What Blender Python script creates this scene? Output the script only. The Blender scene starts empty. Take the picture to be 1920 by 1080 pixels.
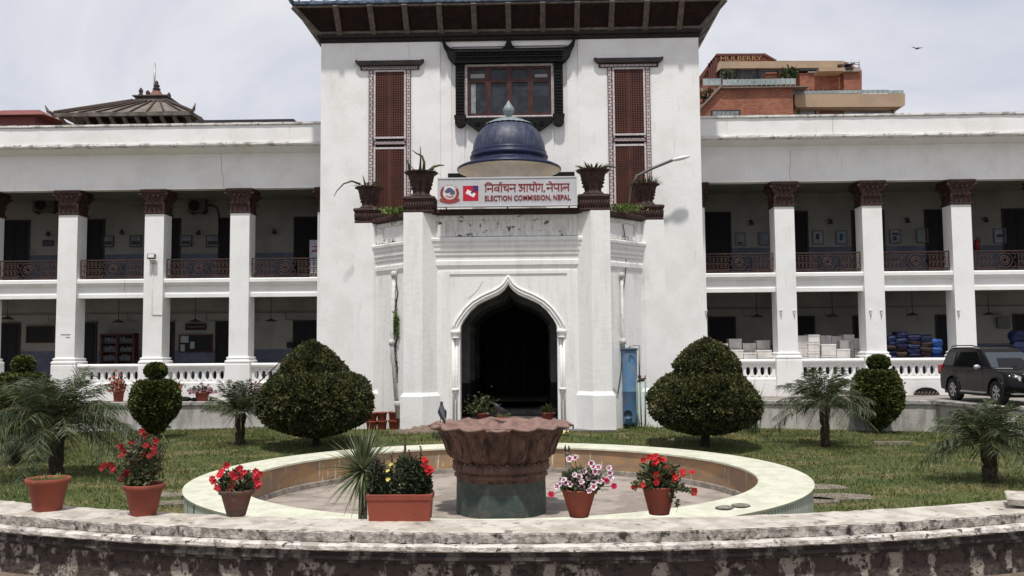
import bpy, bmesh, math, random
import numpy as np
from mathutils import Vector, Matrix, noise as mnoise
R = math.radians; PI = math.pi
random.seed(7); rng = np.random.default_rng(7)
SC = bpy.context.scene
COL = SC.collection

# ---------------------------------------------------------------- camera, sky, sun, exposure
F = 1700.0; YAW = math.atan(41/1700.); PIT = math.atan(118/1700.); ROLL = -.008; CZ = 1.86
cam = bpy.data.cameras.new('camera'); camo = bpy.data.objects.new('camera', cam); COL.objects.link(camo)
cam.sensor_width = 36; cam.lens = 36*F/1920; cam.clip_end = 3000; cam.clip_start = .1
camo.matrix_world = Matrix.Translation((0,0,CZ)) @ Matrix.Rotation(YAW,4,'Z') @ Matrix.Rotation(PI/2+PIT,4,'X') @ Matrix.Rotation(ROLL,4,'Z')
SC.camera = camo
SUN_EL = 68; SUN_AZ = 184       # azimuth measured clockwise from +Y: the sun stands behind the photographer, a touch to the left
w = bpy.data.worlds.new('World'); SC.world = w; w.use_nodes = True
nt = w.node_tree; nt.nodes.clear()
def wn(t, **k):
    n = nt.nodes.new(t)
    for a, b in k.items(): setattr(n, a, b)
    return n
sky = wn('ShaderNodeTexSky', sky_type='NISHITA', sun_disc=False, sun_elevation=R(SUN_EL), sun_rotation=R(SUN_AZ), dust_density=3.0)
tc = wn('ShaderNodeTexCoord'); mp = wn('ShaderNodeMapping'); mp.inputs['Scale'].default_value = (1.0, 1.0, 2.6); mp.inputs['Location'].default_value = (.7,.2,.35)
n1 = wn('ShaderNodeTexNoise'); n1.inputs['Scale'].default_value = 2.1; n1.inputs['Detail'].default_value = 7; n1.inputs['Roughness'].default_value = .55
n1.inputs['Distortion'].default_value = .5
rp = wn('ShaderNodeValToRGB'); rp.color_ramp.elements[0].position = .36; rp.color_ramp.elements[1].position = .62
rp.color_ramp.elements[0].color = (5.7,6.1,7.3,1); rp.color_ramp.elements[1].color = (8.7,8.65,9.0,1)
mx = wn('ShaderNodeMixRGB'); mx.inputs['Fac'].default_value = .9
bg = wn('ShaderNodeBackground'); bg.inputs['Strength'].default_value = .1
ow = wn('ShaderNodeOutputWorld')
L = nt.links.new
L(tc.outputs['Generated'], mp.inputs['Vector']); L(mp.outputs[0], n1.inputs['Vector']); L(n1.outputs['Fac'], rp.inputs['Fac'])
L(sky.outputs[0], mx.inputs['Color1']); L(rp.outputs[0], mx.inputs['Color2']); L(mx.outputs[0], bg.inputs['Color']); L(bg.outputs[0], ow.inputs['Surface'])
sl = bpy.data.lights.new('sun', 'SUN'); sl.energy = 3.7; sl.angle = R(2.5); sl.color = (1,.965,.91)
so = bpy.data.objects.new('sun', sl); COL.objects.link(so)
sd = Vector((math.sin(R(SUN_AZ))*math.cos(R(SUN_EL)), math.cos(R(SUN_AZ))*math.cos(R(SUN_EL)), math.sin(R(SUN_EL))))
so.rotation_euler = sd.to_track_quat('Z','Y').to_euler(); so.location = (0,-10,30)
SC.view_settings.view_transform = 'Standard'; SC.view_settings.look = 'None'; SC.view_settings.exposure = 0; SC.view_settings.gamma = 1

# ---------------------------------------------------------------- pixel -> point of the place (used to read off real positions)
CR = camo.matrix_world.to_3x3()
def ray(x, y): return CR @ Vector((x-960., 540.-y, -F))
def P(x, y, Y):
    r = ray(x, y); k = Y/r.y; return (r.x*k, r.z*k+CZ)
def G(x, y, z):
    r = ray(x, y); k = (z-CZ)/r.z; return (r.x*k, r.y*k)
def smooth(t): t = max(0., min(1., t)); return t*t*(3-2*t)
def lz(x, y): return -1.11 + .39*smooth((y-23)/6.5)*math.exp(-((x+.88)/9.5)**2)
def Lw(x, y):
    z = -1.0
    for _ in range(12): X, Y = G(x, y, z); z = .5*z+.5*lz(X, Y)
    X, Y = G(x, y, z); return X, Y, lz(X, Y)

# ---------------------------------------------------------------- materials
MATS = {}
def M(name, c1, c2=None, sc=3., lo=.4, hi=.6, st=(1,1,1), c3=None, sc3=8., lo3=.55, hi3=.7, st3=(1,1,1), rough=.85, bump=0., bsc=25., metal=0., spec=.3, trans=0.):
    if name in MATS: return MATS[name]
    m = bpy.data.materials.new(name); m.use_nodes = True; t = m.node_tree; b = t.nodes['Principled BSDF']; lk = t.links.new
    b.inputs['Roughness'].default_value = rough; b.inputs['Metallic'].default_value = metal; b.inputs['Specular IOR Level'].default_value = spec
    if trans: b.inputs['Transmission Weight'].default_value = trans
    g = t.nodes.new('ShaderNodeNewGeometry')
    def layer(scale, stretch, a, z, off):
        mp = t.nodes.new('ShaderNodeMapping'); mp.inputs['Scale'].default_value = stretch; mp.inputs['Location'].default_value = (off, off*.7, off*.3)
        lk(g.outputs['Position'], mp.inputs['Vector'])
        n = t.nodes.new('ShaderNodeTexNoise'); n.inputs['Scale'].default_value = scale; n.inputs['Detail'].default_value = 8; n.inputs['Roughness'].default_value = .62
        lk(mp.outputs[0], n.inputs['Vector'])
        r = t.nodes.new('ShaderNodeMapRange'); r.inputs['From Min'].default_value = a; r.inputs['From Max'].default_value = z; r.interpolation_type = 'SMOOTHSTEP'
        lk(n.outputs['Fac'], r.inputs['Value']); return r.outputs[0]
    def rgb(c):
        n = t.nodes.new('ShaderNodeRGB'); n.outputs[0].default_value = (*c, 1); return n.outputs[0]
    out = rgb(c1)
    for c, s, s2, a, z, off in ((c2, sc, st, lo, hi, 3.3), (c3, sc3, st3, lo3, hi3, 17.7)):
        if c is None: continue
        mixn = t.nodes.new('ShaderNodeMixRGB'); lk(layer(s, s2, a, z, off), mixn.inputs['Fac']); lk(out, mixn.inputs['Color1']); lk(rgb(c), mixn.inputs['Color2']); out = mixn.outputs[0]
    lk(out, b.inputs['Base Color'])
    if bump:
        n = t.nodes.new('ShaderNodeTexNoise'); n.inputs['Scale'].default_value = bsc; n.inputs['Detail'].default_value = 6
        lk(g.outputs['Position'], n.inputs['Vector'])
        bp = t.nodes.new('ShaderNodeBump'); bp.inputs['Strength'].default_value = bump; bp.inputs['Distance'].default_value = .03
        lk(n.outputs['Fac'], bp.inputs['Height']); lk(bp.outputs[0], b.inputs['Normal'])
    MATS[name] = m; return m

def brickmat(name, c1, c2, mortar, sc, rough=.85, sxz=True, bw=.5, rh=.25, ms=.02):
    m = bpy.data.materials.new(name); m.use_nodes = True; t = m.node_tree; b = t.nodes['Principled BSDF']; lk = t.links.new
    b.inputs['Roughness'].default_value = rough
    g = t.nodes.new('ShaderNodeNewGeometry'); s = t.nodes.new('ShaderNodeSeparateXYZ'); c = t.nodes.new('ShaderNodeCombineXYZ'); a = t.nodes.new('ShaderNodeMath'); a.operation = 'ADD'
    lk(g.outputs['Position'], s.inputs[0]); lk(s.outputs[0], a.inputs[0]); lk(s.outputs[1], a.inputs[1]); lk(a.outputs[0], c.inputs[0]); lk(s.outputs[2], c.inputs[1])
    br = t.nodes.new('ShaderNodeTexBrick'); br.inputs['Scale'].default_value = sc; br.inputs['Mortar Size'].default_value = ms
    br.inputs['Brick Width'].default_value = bw; br.inputs['Row Height'].default_value = rh
    for k, v in (('Color1', c1), ('Color2', c2), ('Mortar', mortar)): br.inputs[k].default_value = (*v, 1)
    lk(c.outputs[0], br.inputs['Vector'])
    n = t.nodes.new('ShaderNodeTexNoise'); n.inputs['Scale'].default_value = .6; n.inputs['Detail'].default_value = 8; lk(g.outputs['Position'], n.inputs['Vector'])
    mixn = t.nodes.new('ShaderNodeMixRGB'); mixn.blend_type = 'MULTIPLY'; mixn.inputs['Fac'].default_value = .55
    r = t.nodes.new('ShaderNodeValToRGB'); r.color_ramp.elements[0].position = .35; r.color_ramp.elements[0].color = (.55,.5,.5,1); r.color_ramp.elements[1].position = .62
    lk(n.outputs['Fac'], r.inputs['Fac']); lk(br.outputs[0], mixn.inputs['Color1']); lk(r.outputs[0], mixn.inputs['Color2']); lk(mixn.outputs[0], b.inputs['Base Color'])
    MATS[name] = m; return m

def leafmat(name, ca, cb, cc, rough=.6, sc=9., trans=.25):
    # three tones spread over the leaves by a per-leaf random value, plus a large soft variation of tone
    m = bpy.data.materials.new(name); m.use_nodes = True; t = m.node_tree; b = t.nodes['Principled BSDF']; lk = t.links.new
    b.inputs['Roughness'].default_value = rough; b.inputs['Specular IOR Level'].default_value = .35
    g = t.nodes.new('ShaderNodeNewGeometry')
    n = t.nodes.new('ShaderNodeTexNoise'); n.inputs['Scale'].default_value = sc; n.inputs['Detail'].default_value = 4; lk(g.outputs['Position'], n.inputs['Vector'])
    ad = t.nodes.new('ShaderNodeMath'); ad.operation = 'MULTIPLY_ADD'; ad.inputs[1].default_value = .55
    lk(g.outputs['Random Per Island'], ad.inputs[0]); lk(n.outputs['Fac'], ad.inputs[2])
    r = t.nodes.new('ShaderNodeValToRGB'); e = r.color_ramp.elements
    e[0].position = .45; e[0].color = (*ca, 1); e[1].position = 1.0; e[1].color = (*cc, 1); x = e.new(.72); x.color = (*cb, 1)
    lk(ad.outputs[0], r.inputs['Fac']); lk(r.outputs[0], b.inputs['Base Color'])
    tr = t.nodes.new('ShaderNodeBsdfTranslucent'); lk(r.outputs[0], tr.inputs['Color'])
    ms = t.nodes.new('ShaderNodeMixShader'); ms.inputs[0].default_value = trans
    lk(b.outputs[0], ms.inputs[1]); lk(tr.outputs[0], ms.inputs[2]); lk(ms.outputs[0], t.nodes['Material Output'].inputs[0])
    MATS[name] = m; return m

WHITE = M('whitewash', (.82,.815,.80), (.75,.74,.72), sc=.9, lo=.42, hi=.66, c3=(.62,.595,.555), sc3=2.3, lo3=.60, hi3=.80, st3=(3.5,3.5,.3), bump=.2, bsc=9, rough=.9)
WHITED = M('whitewash_streaked', (.66,.645,.61), (.52,.505,.475), sc=2.2, lo=.42, hi=.62, st=(4,4,.5), c3=(.13,.125,.12), sc3=2.2, lo3=.60, hi3=.74, st3=(2.5,2.5,.7), bump=.3, bsc=14, rough=.92)
WHITEL = M('whitewash_mouldy_edge', (.70,.68,.65), (.34,.33,.31), sc=2.2, lo=.50, hi=.64, st=(1,1,.7), c3=(.08,.076,.07), sc3=7, lo3=.58, hi3=.66, bump=.5, bsc=22, rough=.93)
WHITEP = M('whitewash_porch', (.79,.78,.76), (.70,.69,.665), sc=1.6, lo=.45, hi=.7, st=(3,3,.4), c3=(.55,.49,.41), sc3=3, lo3=.66, hi3=.8, st3=(4,4,.25), bump=.3, bsc=7, rough=.9)
PANELG = M('whitewash_grey_panel', (.74,.73,.70), (.55,.54,.51), sc=3, lo=.4, hi=.66, st=(3,3,.6), c3=(.06,.06,.055), sc3=3.4, lo3=.57, hi3=.66, bump=.3, bsc=14)
INNER = M('gallery_shade_plaster', (.22,.21,.188), (.17,.162,.145), sc=.8, lo=.4, hi=.65, rough=.9)  # white plaster with the gallery shade put into a low base colour
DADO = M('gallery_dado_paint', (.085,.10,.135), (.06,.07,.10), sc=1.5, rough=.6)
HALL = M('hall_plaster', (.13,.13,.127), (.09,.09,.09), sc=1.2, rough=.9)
DARKW = M('dark_door_wood', (.022,.014,.012), (.01,.008,.008), sc=6, rough=.6)
BLACKI = M('black_void_wood', (.008,.008,.01), rough=.8)
BLACKC = M('black_carved_wood', (.008,.0085,.008), (.016,.016,.015), sc=14, spec=.12, rough=.7, bump=.8, bsc=22)
BROWNC = M('brown_carved_terracotta', (.058,.028,.024), (.030,.016,.015), sc=8, lo=.4, hi=.6, c3=(.14,.10,.09), sc3=16, lo3=.66, hi3=.74, rough=.7, bump=.9, bsc=20)
BROWNP = M('brown_planter_clay', (.06,.032,.026), (.03,.018,.016), sc=6, rough=.75, bump=.5, bsc=25)
LATT = M('red_brown_lattice_wood', (.088,.027,.017), (.055,.018,.013), sc=1.6, lo=.4, hi=.65, rough=.6)
LATTD = M('dark_brown_lattice_wood', (.03,.012,.010), (.015,.008,.007), sc=3, rough=.8)
PINKW = brickmat('pinkish_stone_border', (.55,.50,.50), (.48,.43,.44), (.12,.05,.05), 1.0, bw=.16, rh=.115, ms=.012)
PINKT = M('pale_stone_trim', (.60,.56,.56), (.45,.40,.40), sc=12, rough=.8)
MAROON = M('maroon_trim', (.06,.022,.02), rough=.7)
SASH = M('red_brown_sash_wood', (.070,.022,.018), (.04,.014,.012), sc=5, rough=.45)
GLASS = M('dark_window_glass', (.040,.046,.055), (.022,.026,.032), sc=2, rough=.12, spec=.25)
STRUT = M('grey_roof_strut', (.155,.13,.115), (.10,.08,.07), sc=6, rough=.8)
ROOFB = M('blue_roof_sheet', (.035,.05,.085), (.10,.15,.22), sc=3, lo=.45, hi=.6, rough=.35, spec=.5)
IRON = M('brown_cast_iron', (.034,.021,.019), (.062,.032,.026), sc=7, rough=.65, metal=.0)
BLUED = M('blue_dome_paint', (.026,.033,.070), (.060,.068,.10), sc=2.6, lo=.45, hi=.62, st=(2.5,2.5,.8), c3=(.16,.17,.18), sc3=8, lo3=.60, hi3=.74, st3=(3,3,.6), rough=.5, spec=.4, bump=.35, bsc=6)
LEADG = M('weathered_grey_dome_cap', (.30,.34,.35), (.12,.16,.17), sc=14, st=(2,2,.4), rough=.5)
CREAM = M('cream_soffit', (.80,.72,.62), (.70,.61,.50), sc=3, rough=.9)
TILEG = M('pale_green_rim_tiles', (.60,.60,.48), (.50,.495,.39), sc=2.4, lo=.42, hi=.62, c3=(.42,.37,.28), sc3=6, lo3=.60, hi3=.74, rough=.6, bump=.1)
TILED = brickmat('pale_green_side_tiles', (.48,.53,.45), (.43,.47,.40), (.10,.11,.09), 1.0, bw=.16, rh=1.2, ms=.012)
POOLW = M('tan_stained_basin_wall', (.36,.225,.115), (.27,.185,.125), sc=1.4, lo=.4, hi=.6, st=(1,1,2.5), c3=(.55,.52,.40), sc3=4.5, lo3=.58, hi3=.68, st3=(2.6,2.6,.35), rough=.8)
POOLF = M('dusty_basin_floor', (.34,.29,.25), (.24,.205,.175), sc=1.3, lo=.44, hi=.58, c3=(.12,.105,.09), sc3=3.2, lo3=.57, hi3=.70, rough=.95, bump=.4, bsc=12)
LOTUS = M('red_sandstone_lotus', (.150,.085,.062), (.075,.044,.035), sc=4, lo=.42, hi=.62, st=(1,1,.5), c3=(.035,.026,.024), sc3=4.5, lo3=.55, hi3=.66, st3=(2.6,2.6,.5), rough=.75, bump=.5, bsc=16)
LOTUSR = M('sunlit_sandstone_rim', (.235,.148,.122), (.15,.09,.075), sc=5, lo=.42, hi=.65, c3=(.5,.46,.42), sc3=14, lo3=.70, hi3=.76, rough=.8, bump=.5, bsc=20)  # same stone as the bowl; sun on its top painted as a lighter tone
LOTUSB = M('algae_green_pedestal', (.045,.064,.056), (.075,.082,.070), sc=5, lo=.42, hi=.62, c3=(.14,.095,.07), sc3=6, lo3=.60, hi3=.72, st3=(1.5,1.5,.7), rough=.75, bump=.4)
TERRA = M('terracotta_pot', (.25,.060,.036), (.19,.052,.036), sc=5, lo=.4, hi=.65, c3=(.34,.17,.13), sc3=16, lo3=.64, hi3=.78, rough=.7, bump=.12, bsc=30)
TERRAD = M('dull_terracotta_pot', (.14,.07,.052), (.09,.058,.048), sc=6, lo=.4, hi=.6, c3=(.26,.20,.17), sc3=10, lo3=.6, hi3=.75, rough=.8, bump=.2, bsc=30)
SOIL = M('dark_soil', (.035,.024,.018), rough=1, bump=.8, bsc=40)
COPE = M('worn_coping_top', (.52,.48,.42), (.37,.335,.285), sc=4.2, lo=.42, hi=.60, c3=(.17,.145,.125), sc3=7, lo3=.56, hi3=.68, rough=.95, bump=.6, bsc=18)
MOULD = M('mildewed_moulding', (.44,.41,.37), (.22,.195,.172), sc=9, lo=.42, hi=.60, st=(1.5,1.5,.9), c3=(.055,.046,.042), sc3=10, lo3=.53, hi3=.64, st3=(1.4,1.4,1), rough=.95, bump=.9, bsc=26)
LEDGE = M('lit_worn_ledge', (.60,.565,.52), (.36,.33,.295), sc=5, lo=.46, hi=.60, st=(1.5,1.5,.8), c3=(.08,.068,.06), sc3=12, lo3=.575, hi3=.64, rough=.95, bump=.8, bsc=26)  # highlight along the ledge put into a paler base, under the stains
GROOVE = M('dark_groove', (.050,.042,.038), (.19,.17,.15), sc=7, lo=.49, hi=.60, st=(1,1,.5), rough=.95, bump=.7, bsc=26)  # darker base colour along the groove below the moulding
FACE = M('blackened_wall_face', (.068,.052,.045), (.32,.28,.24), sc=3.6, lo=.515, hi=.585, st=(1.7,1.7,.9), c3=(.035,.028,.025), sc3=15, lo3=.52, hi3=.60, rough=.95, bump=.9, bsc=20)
RETM = M('retaining_wall_plaster', (.46,.44,.415), (.30,.285,.265), sc=1.6, lo=.42, hi=.62, st=(2,2,.6), c3=(.10,.09,.08), sc3=2.4, lo3=.60, hi3=.74, st3=(4,4,.35), rough=.95, bump=.4, bsc=12)
SLABM = M('drive_slab_edge', (.40,.385,.36), (.16,.15,.14), sc=3, lo=.45, hi=.6, rough=.95, bump=.4)
GALV = M('galvanised_pipe', (.34,.33,.30), rough=.4, metal=.5)
TEAL = M('teal_pipe_paint', (.11,.27,.23), (.16,.20,.17), sc=12, rough=.5)
BLUET = M('blue_tank_paint', (.10,.205,.35), (.16,.22,.30), sc=3, lo=.45, hi=.65, c3=(.20,.15,.10), sc3=7, lo3=.62, hi3=.7, rough=.5)
PVC = M('white_pipe', (.62,.61,.59), (.5,.48,.45), sc=6, rough=.5)
WHITEB = M('white_box_card', (.74,.70,.67), (.60,.565,.53), sc=3, rough=.8)
DIRT = M('bare_dirt', (.20,.15,.115), (.13,.10,.075), sc=1.5, c3=(.30,.26,.22), sc3=9, lo3=.58, hi3=.7, rough=1, bump=.8, bsc=20)
DRIVE = M('drive_concrete', (.30,.28,.26), (.23,.215,.20), sc=1.0, rough=.95, bump=.3)
LAWN = M('lawn_soil_and_turf', (.070,.088,.024), (.165,.135,.062), sc=.55, lo=.46, hi=.62, st=(.7,1.6,1), c3=(.04,.062,.02), sc3=.9, lo3=.5, hi3=.62, rough=1, bump=.8, bsc=18)
BARK = M('dark_palm_bark', (.030,.024,.018), (.06,.045,.03), sc=14, rough=.95, bump=.9, bsc=30)
TRUNK = M('shrub_trunk_bark', (.035,.028,.022), rough=.95, bump=.6)
LEAFBIG = leafmat('cypress_foliage', (.010,.016,.006), (.036,.046,.014), (.13,.125,.043), sc=3.2, trans=.12)
LEAFBAL = leafmat('clipped_privet_foliage', (.010,.018,.005), (.040,.054,.011), (.12,.135,.026), sc=6, trans=.15)
LEAFPALM = leafmat('palm_fronds', (.012,.024,.010), (.034,.054,.022), (.12,.135,.06), sc=3, rough=.5, trans=.15)
LEAFYUC = leafmat('yucca_blades', (.050,.075,.034), (.115,.14,.07), (.27,.28,.16), sc=6, rough=.45)
LEAFPOT = leafmat('potted_leaves', (.022,.034,.014), (.055,.072,.028), (.13,.135,.06), sc=12)
LEAFGRN = leafmat('fresh_green_leaves', (.04,.07,.018), (.10,.15,.035), (.2,.26,.07), sc=12)
LEAFDRK = leafmat('dark_spike_foliage', (.010,.018,.010), (.026,.042,.02), (.075,.095,.045), sc=14)
GRASSM = leafmat('grass_blades', (.048,.078,.016), (.098,.128,.030), (.19,.185,.075), sc=.55, rough=.7)
CLOVER = leafmat('pale_clover_specks', (.14,.155,.085), (.24,.24,.15), (.4,.38,.28), sc=3, rough=.7)
REDF = M('red_petals', (.42,.012,.012), (.55,.03,.03), sc=20, rough=.6)
DREDF = M('dark_red_petals', (.15,.006,.008), (.27,.012,.014), sc=20, rough=.6)
PINKF = M('pink_red_petals', (.60,.045,.07), (.48,.02,.03), sc=22, rough=.6)
WHITEF = M('white_petals', (.72,.66,.68), (.62,.5,.56), sc=30, rough=.6)
PURPF = M('crimson_petal_centre', (.25,.005,.05), rough=.6)
LILAF = M('dull_lilac_petals', (.26,.16,.20), (.36,.12,.18), sc=22, rough=.7)
YELF = M('yellow_petals', (.66,.60,.14), rough=.7)
RUST = M('rust_orange_petals', (.33,.09,.06), rough=.7)

# ---------------------------------------------------------------- mesh building
WL = {}
class MB:
    def __init__(s): s.V = []; s.Fc = []; s.sm = False; s.S = []
    def add(s, vs, fs, sm=None):
        o = len(s.V); s.V.extend(vs); sm = s.sm if sm is None else sm
        for f in fs: s.Fc.append(tuple(i+o for i in f)); s.S.append(sm)
        return s
    def box(s, x0, x1, y0, y1, z0, z1, b=0):
        if b:
            return s.frus([(x0+b,y0+b,z0),(x1-b,y0+b,z0),(x1-b,y1-b,z0),(x0+b,y1-b,z0)], [[(x0,y0,z0+b),(x1,y0,z0+b),(x1,y1,z0+b),(x0,y1,z0+b)],[(x0,y0,z1-b),(x1,y0,z1-b),(x1,y1,z1-b),(x0,y1,z1-b)],[(x0+b,y0+b,z1),(x1-b,y0+b,z1),(x1-b,y1-b,z1),(x0+b,y1-b,z1)]])
        return s.add([(x0,y0,z0),(x1,y0,z0),(x1,y1,z0),(x0,y1,z0),(x0,y0,z1),(x1,y0,z1),(x1,y1,z1),(x0,y1,z1)],
                     [(3,2,1,0),(4,5,6,7),(0,1,5,4),(1,2,6,5),(2,3,7,6),(3,0,4,7)])
    def frus(s, base, rings, cap=True):
        n = len(base); vs = list(base); fs = []
        for r in rings: vs += list(r)
        for k in range(len(rings)):
            for i in range(n): j = (i+1) % n; fs.append((k*n+i, k*n+j, (k+1)*n+j, (k+1)*n+i))
        if cap: fs.append(tuple(reversed(range(n)))); fs.append(tuple(len(rings)*n+i for i in range(n)))
        return s.add(vs, fs)
    def prism(s, pts, y0, y1):           # polygon in (x,z), extruded along y; y0 front
        n = len(pts)
        ar = sum(pts[i][0]*pts[(i+1)%n][1]-pts[(i+1)%n][0]*pts[i][1] for i in range(n))
        if ar < 0: pts = pts[::-1]
        return s.add([(x,y0,z) for x,z in pts]+[(x,y1,z) for x,z in pts], [tuple(range(n)), tuple(range(2*n-1,n-1,-1))]+[(i,i+n,(i+1)%n+n,(i+1)%n) for i in range(n)])
    def poly(s, pts, z0, z1):            # polygon in (x,y), extruded along z
        n = len(pts); ar = sum(pts[i][0]*pts[(i+1)%n][1]-pts[(i+1)%n][0]*pts[i][1] for i in range(n))
        if ar < 0: pts = pts[::-1]
        return s.add([(x,y,z0) for x,y in pts]+[(x,y,z1) for x,y in pts], [tuple(range(n-1,-1,-1)), tuple(range(n,2*n))]+[(i,(i+1)%n,(i+1)%n+n,i+n) for i in range(n)])
    def lathe(s, prof, cx=0, cy=0, n=24, sm=True, a0=0, a1=2*PI, fn=None):
        full = abs(a1-a0-2*PI) < 1e-6; m = n if full else n+1; vs = []; fs = []
        for r, z in prof:
            for i in range(m):
                a = a0+(a1-a0)*i/n; rr = r if fn is None else fn(r, z, a)
                vs.append((cx+rr*math.cos(a), cy+rr*math.sin(a), z))
        for k in range(len(prof)-1):
            for i in range(n):
                j = (i+1) % m; fs.append((k*m+i, k*m+j, (k+1)*m+j, (k+1)*m+i))
        return s.add(vs, fs, sm)
    def tube(s, pts, r, n=6, sm=True, cap=True):
        pts = [Vector(p) for p in pts]; rs = r if isinstance(r, (list, tuple)) else [r]*len(pts); vs = []; fs = []
        up = None
        for i, p in enumerate(pts):
            t = (pts[min(i+1,len(pts)-1)]-pts[max(i-1,0)]).normalized()
            if up is None:
                up = Vector((0,0,1)) if abs(t.z) < .9 else Vector((1,0,0))
            u = t.cross(up).normalized(); up = u.cross(t).normalized()
            for k in range(n):
                a = 2*PI*k/n; vs.append(tuple(p+(u*math.cos(a)+up*math.sin(a))*rs[i]))
        for i in range(len(pts)-1):
            for k in range(n): j = (k+1) % n; fs.append((i*n+k, i*n+j, (i+1)*n+j, (i+1)*n+k))
        if cap: fs.append(tuple(reversed(range(n)))); fs.append(tuple((len(pts)-1)*n+k for k in range(n)))
        return s.add(vs, fs, sm)
    def sweep(s, path, prof, jit=0, closed=False):   # path in XY; prof = [(outward offset, z)...]; outward = right of travel
        n = len(path); vs = []; fs = []; m = len(prof)
        for i, (x, y) in enumerate(path):
            a = Vector(path[i])-Vector(path[i-1]) if i > 0 else Vector(path[1])-Vector(path[0])
            b = Vector(path[i+1])-Vector(path[i]) if i < n-1 else a
            a.normalize(); b.normalize(); na = Vector((a.y,-a.x)); nb = Vector((b.y,-b.x)); nn = (na+nb); k = nn.length
            nn = nn/k if k > 1e-6 else na; f = 1/max(.3, nn.dot(na))
            for o, z in prof:
                j1 = (random.random()-.5)*jit; j2 = (random.random()-.5)*jit
                vs.append((x+nn.x*(o*f+j1), y+nn.y*(o*f+j1), z+j2))
        for i in range(n-1):
            for k in range(m-1): fs.append((i*m+k, (i+1)*m+k, (i+1)*m+k+1, i*m+k+1))
        fs.append(tuple(range(m))); fs.append(tuple((n-1)*m+k for k in reversed(range(m))))
        return s.add(vs, fs)
    def ball(s, c, r, n=10, sm=True):
        rx, ry, rz = r if isinstance(r, (tuple, list)) else (r, r, r); vs = []; fs = []; h = n//2
        for i in range(h+1):
            ph = PI*i/h
            for k in range(n):
                a = 2*PI*k/n; vs.append((c[0]+rx*math.sin(ph)*math.cos(a), c[1]+ry*math.sin(ph)*math.sin(a), c[2]+rz*math.cos(ph)))
        for i in range(h):
            for k in range(n): j = (k+1) % n; fs.append((i*n+k, (i+1)*n+k, (i+1)*n+j, i*n+j))
        return s.add(vs, fs, sm)
    def xf(s, mat, start=0):
        for i in range(start, len(s.V)): s.V[i] = tuple(mat @ Vector(s.V[i]))
        return s
    def build(s, name, mat, parent=None, wl=None):
        if parent is not None: o3 = WL[parent.name]
        elif wl is not None: o3 = wl
        else:
            a = np.array(s.V); mn = a.min(0); mxx = a.max(0); o3 = ((mn[0]+mxx[0])/2, (mn[1]+mxx[1])/2, mn[2])
        me = bpy.data.meshes.new(name)
        me.from_pydata([(x-o3[0], y-o3[1], z-o3[2]) for x, y, z in s.V], [], s.Fc)
        if any(s.S): me.polygons.foreach_set('use_smooth', s.S)
        me.update()
        me.materials.append(mat)
        o = bpy.data.objects.new(name, me); COL.objects.link(o); WL[o.name] = o3
        if parent is not None: o.parent = parent
        else: o.location = o3
        return o
def tag(o, label=None, cat=None, group=None, kind=None):
    if label: o['label'] = label
    if cat: o['category'] = cat
    if group: o['group'] = group
    if kind: o['kind'] = kind
    return o
def thing(name, label, cat, loc=(0,0,0), rz=0, group=None):
    o = bpy.data.objects.new(name, None); COL.objects.link(o); o.location = loc; o.rotation_euler = (0,0,rz); o.empty_display_size = .2
    WL[o.name] = tuple(loc) if rz == 0 else (0,0,0)
    return tag(o, label, cat, group)
def kids(o): return [c for c in COL.objects if c.parent == o]
def copy_tree(o, parent=None):
    c = o.copy(); COL.objects.link(c); c.parent = parent
    for ch in kids(o): copy_tree(ch, c)
    return c
def leafcloud(mb, pts, nrm, size, asp=1.6, up=0.3, jitter=.9):
    # one small folded leaf (two triangles) per point, roughly along the outward normal
    n = len(pts); pts = np.asarray(pts, float); nrm = np.asarray(nrm, float)
    d = nrm+rng.normal(0, jitter, (n,3))+np.array([0,0,up]); d /= np.linalg.norm(d, axis=1)[:,None]
    t = np.cross(d, rng.normal(0,1,(n,3))); t /= np.linalg.norm(t, axis=1)[:,None]
    sz = size*(.6+.8*rng.random(n))[:,None]
    a = pts-t*sz*.5/asp*1.0; b = pts+t*sz*.5/asp; c = pts+d*sz+t*sz*.1; e = pts+d*sz*.9-t*sz*.25
    vs = np.stack([a,b,c,e],1).reshape(-1,3).tolist(); o = len(mb.V)
    mb.V.extend(map(tuple, vs)); mb.Fc.extend([(o+4*i,o+4*i+1,o+4*i+2,o+4*i+3) for i in range(n)]); mb.S.extend([False]*n)
    return mb

# ================================================================ THE SETTING
arc = [(-.18+11.93*math.sin(a), 18.9-11.93*math.cos(a)) for a in np.linspace(-R(25), R(22.5), 150)]
x0, y0 = arc[0]; x1, y1 = arc[-1]
WPATH = [(-26, y0+.22*(26+x0)), *[(x0-k*.25*.98, y0+.22*k*.25) for k in range(24,0,-1)], *arc, *[(x1+k*.25, y1+.1*k*.25) for k in range(1,24)], (26, y1+.1*(26-x1))]
RETL = [(-26,34.7),(-7.9,34.7)]
RETR = [(6.2,33.1),(12.6,32.5),(14.0,32.15),(14.55,28.8),(26,28.5)]
def ground_sheet():
    inner = [(x, y+.25) for x, y in WPATH]+RETR[::-1]+[(6.2,33.6),(-7.9,33.6)]+RETL[::-1]
    bm = bmesh.new(); ed = []
    for loop in ([(-900,-60),(900,-60),(900,1400),(-900,1400)], inner):
        vs = [bm.verts.new((x,y,0)) for x, y in loop]
        for i in range(len(vs)): ed.append(bm.edges.new((vs[i], vs[(i+1)%len(vs)])))
    bmesh.ops.triangle_fill(bm, use_beauty=True, use_dissolve=False, edges=ed, normal=(0,0,1))
    me = bpy.data.meshes.new('ground'); bm.to_mesh(me); bm.free(); me.materials.append(DIRT)
    o = bpy.data.objects.new('ground', me); COL.objects.link(o); o['kind'] = 'structure'; o['label'] = 'bare brown dirt ground outside the sunken garden'
ground_sheet()
d = MB()
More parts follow.
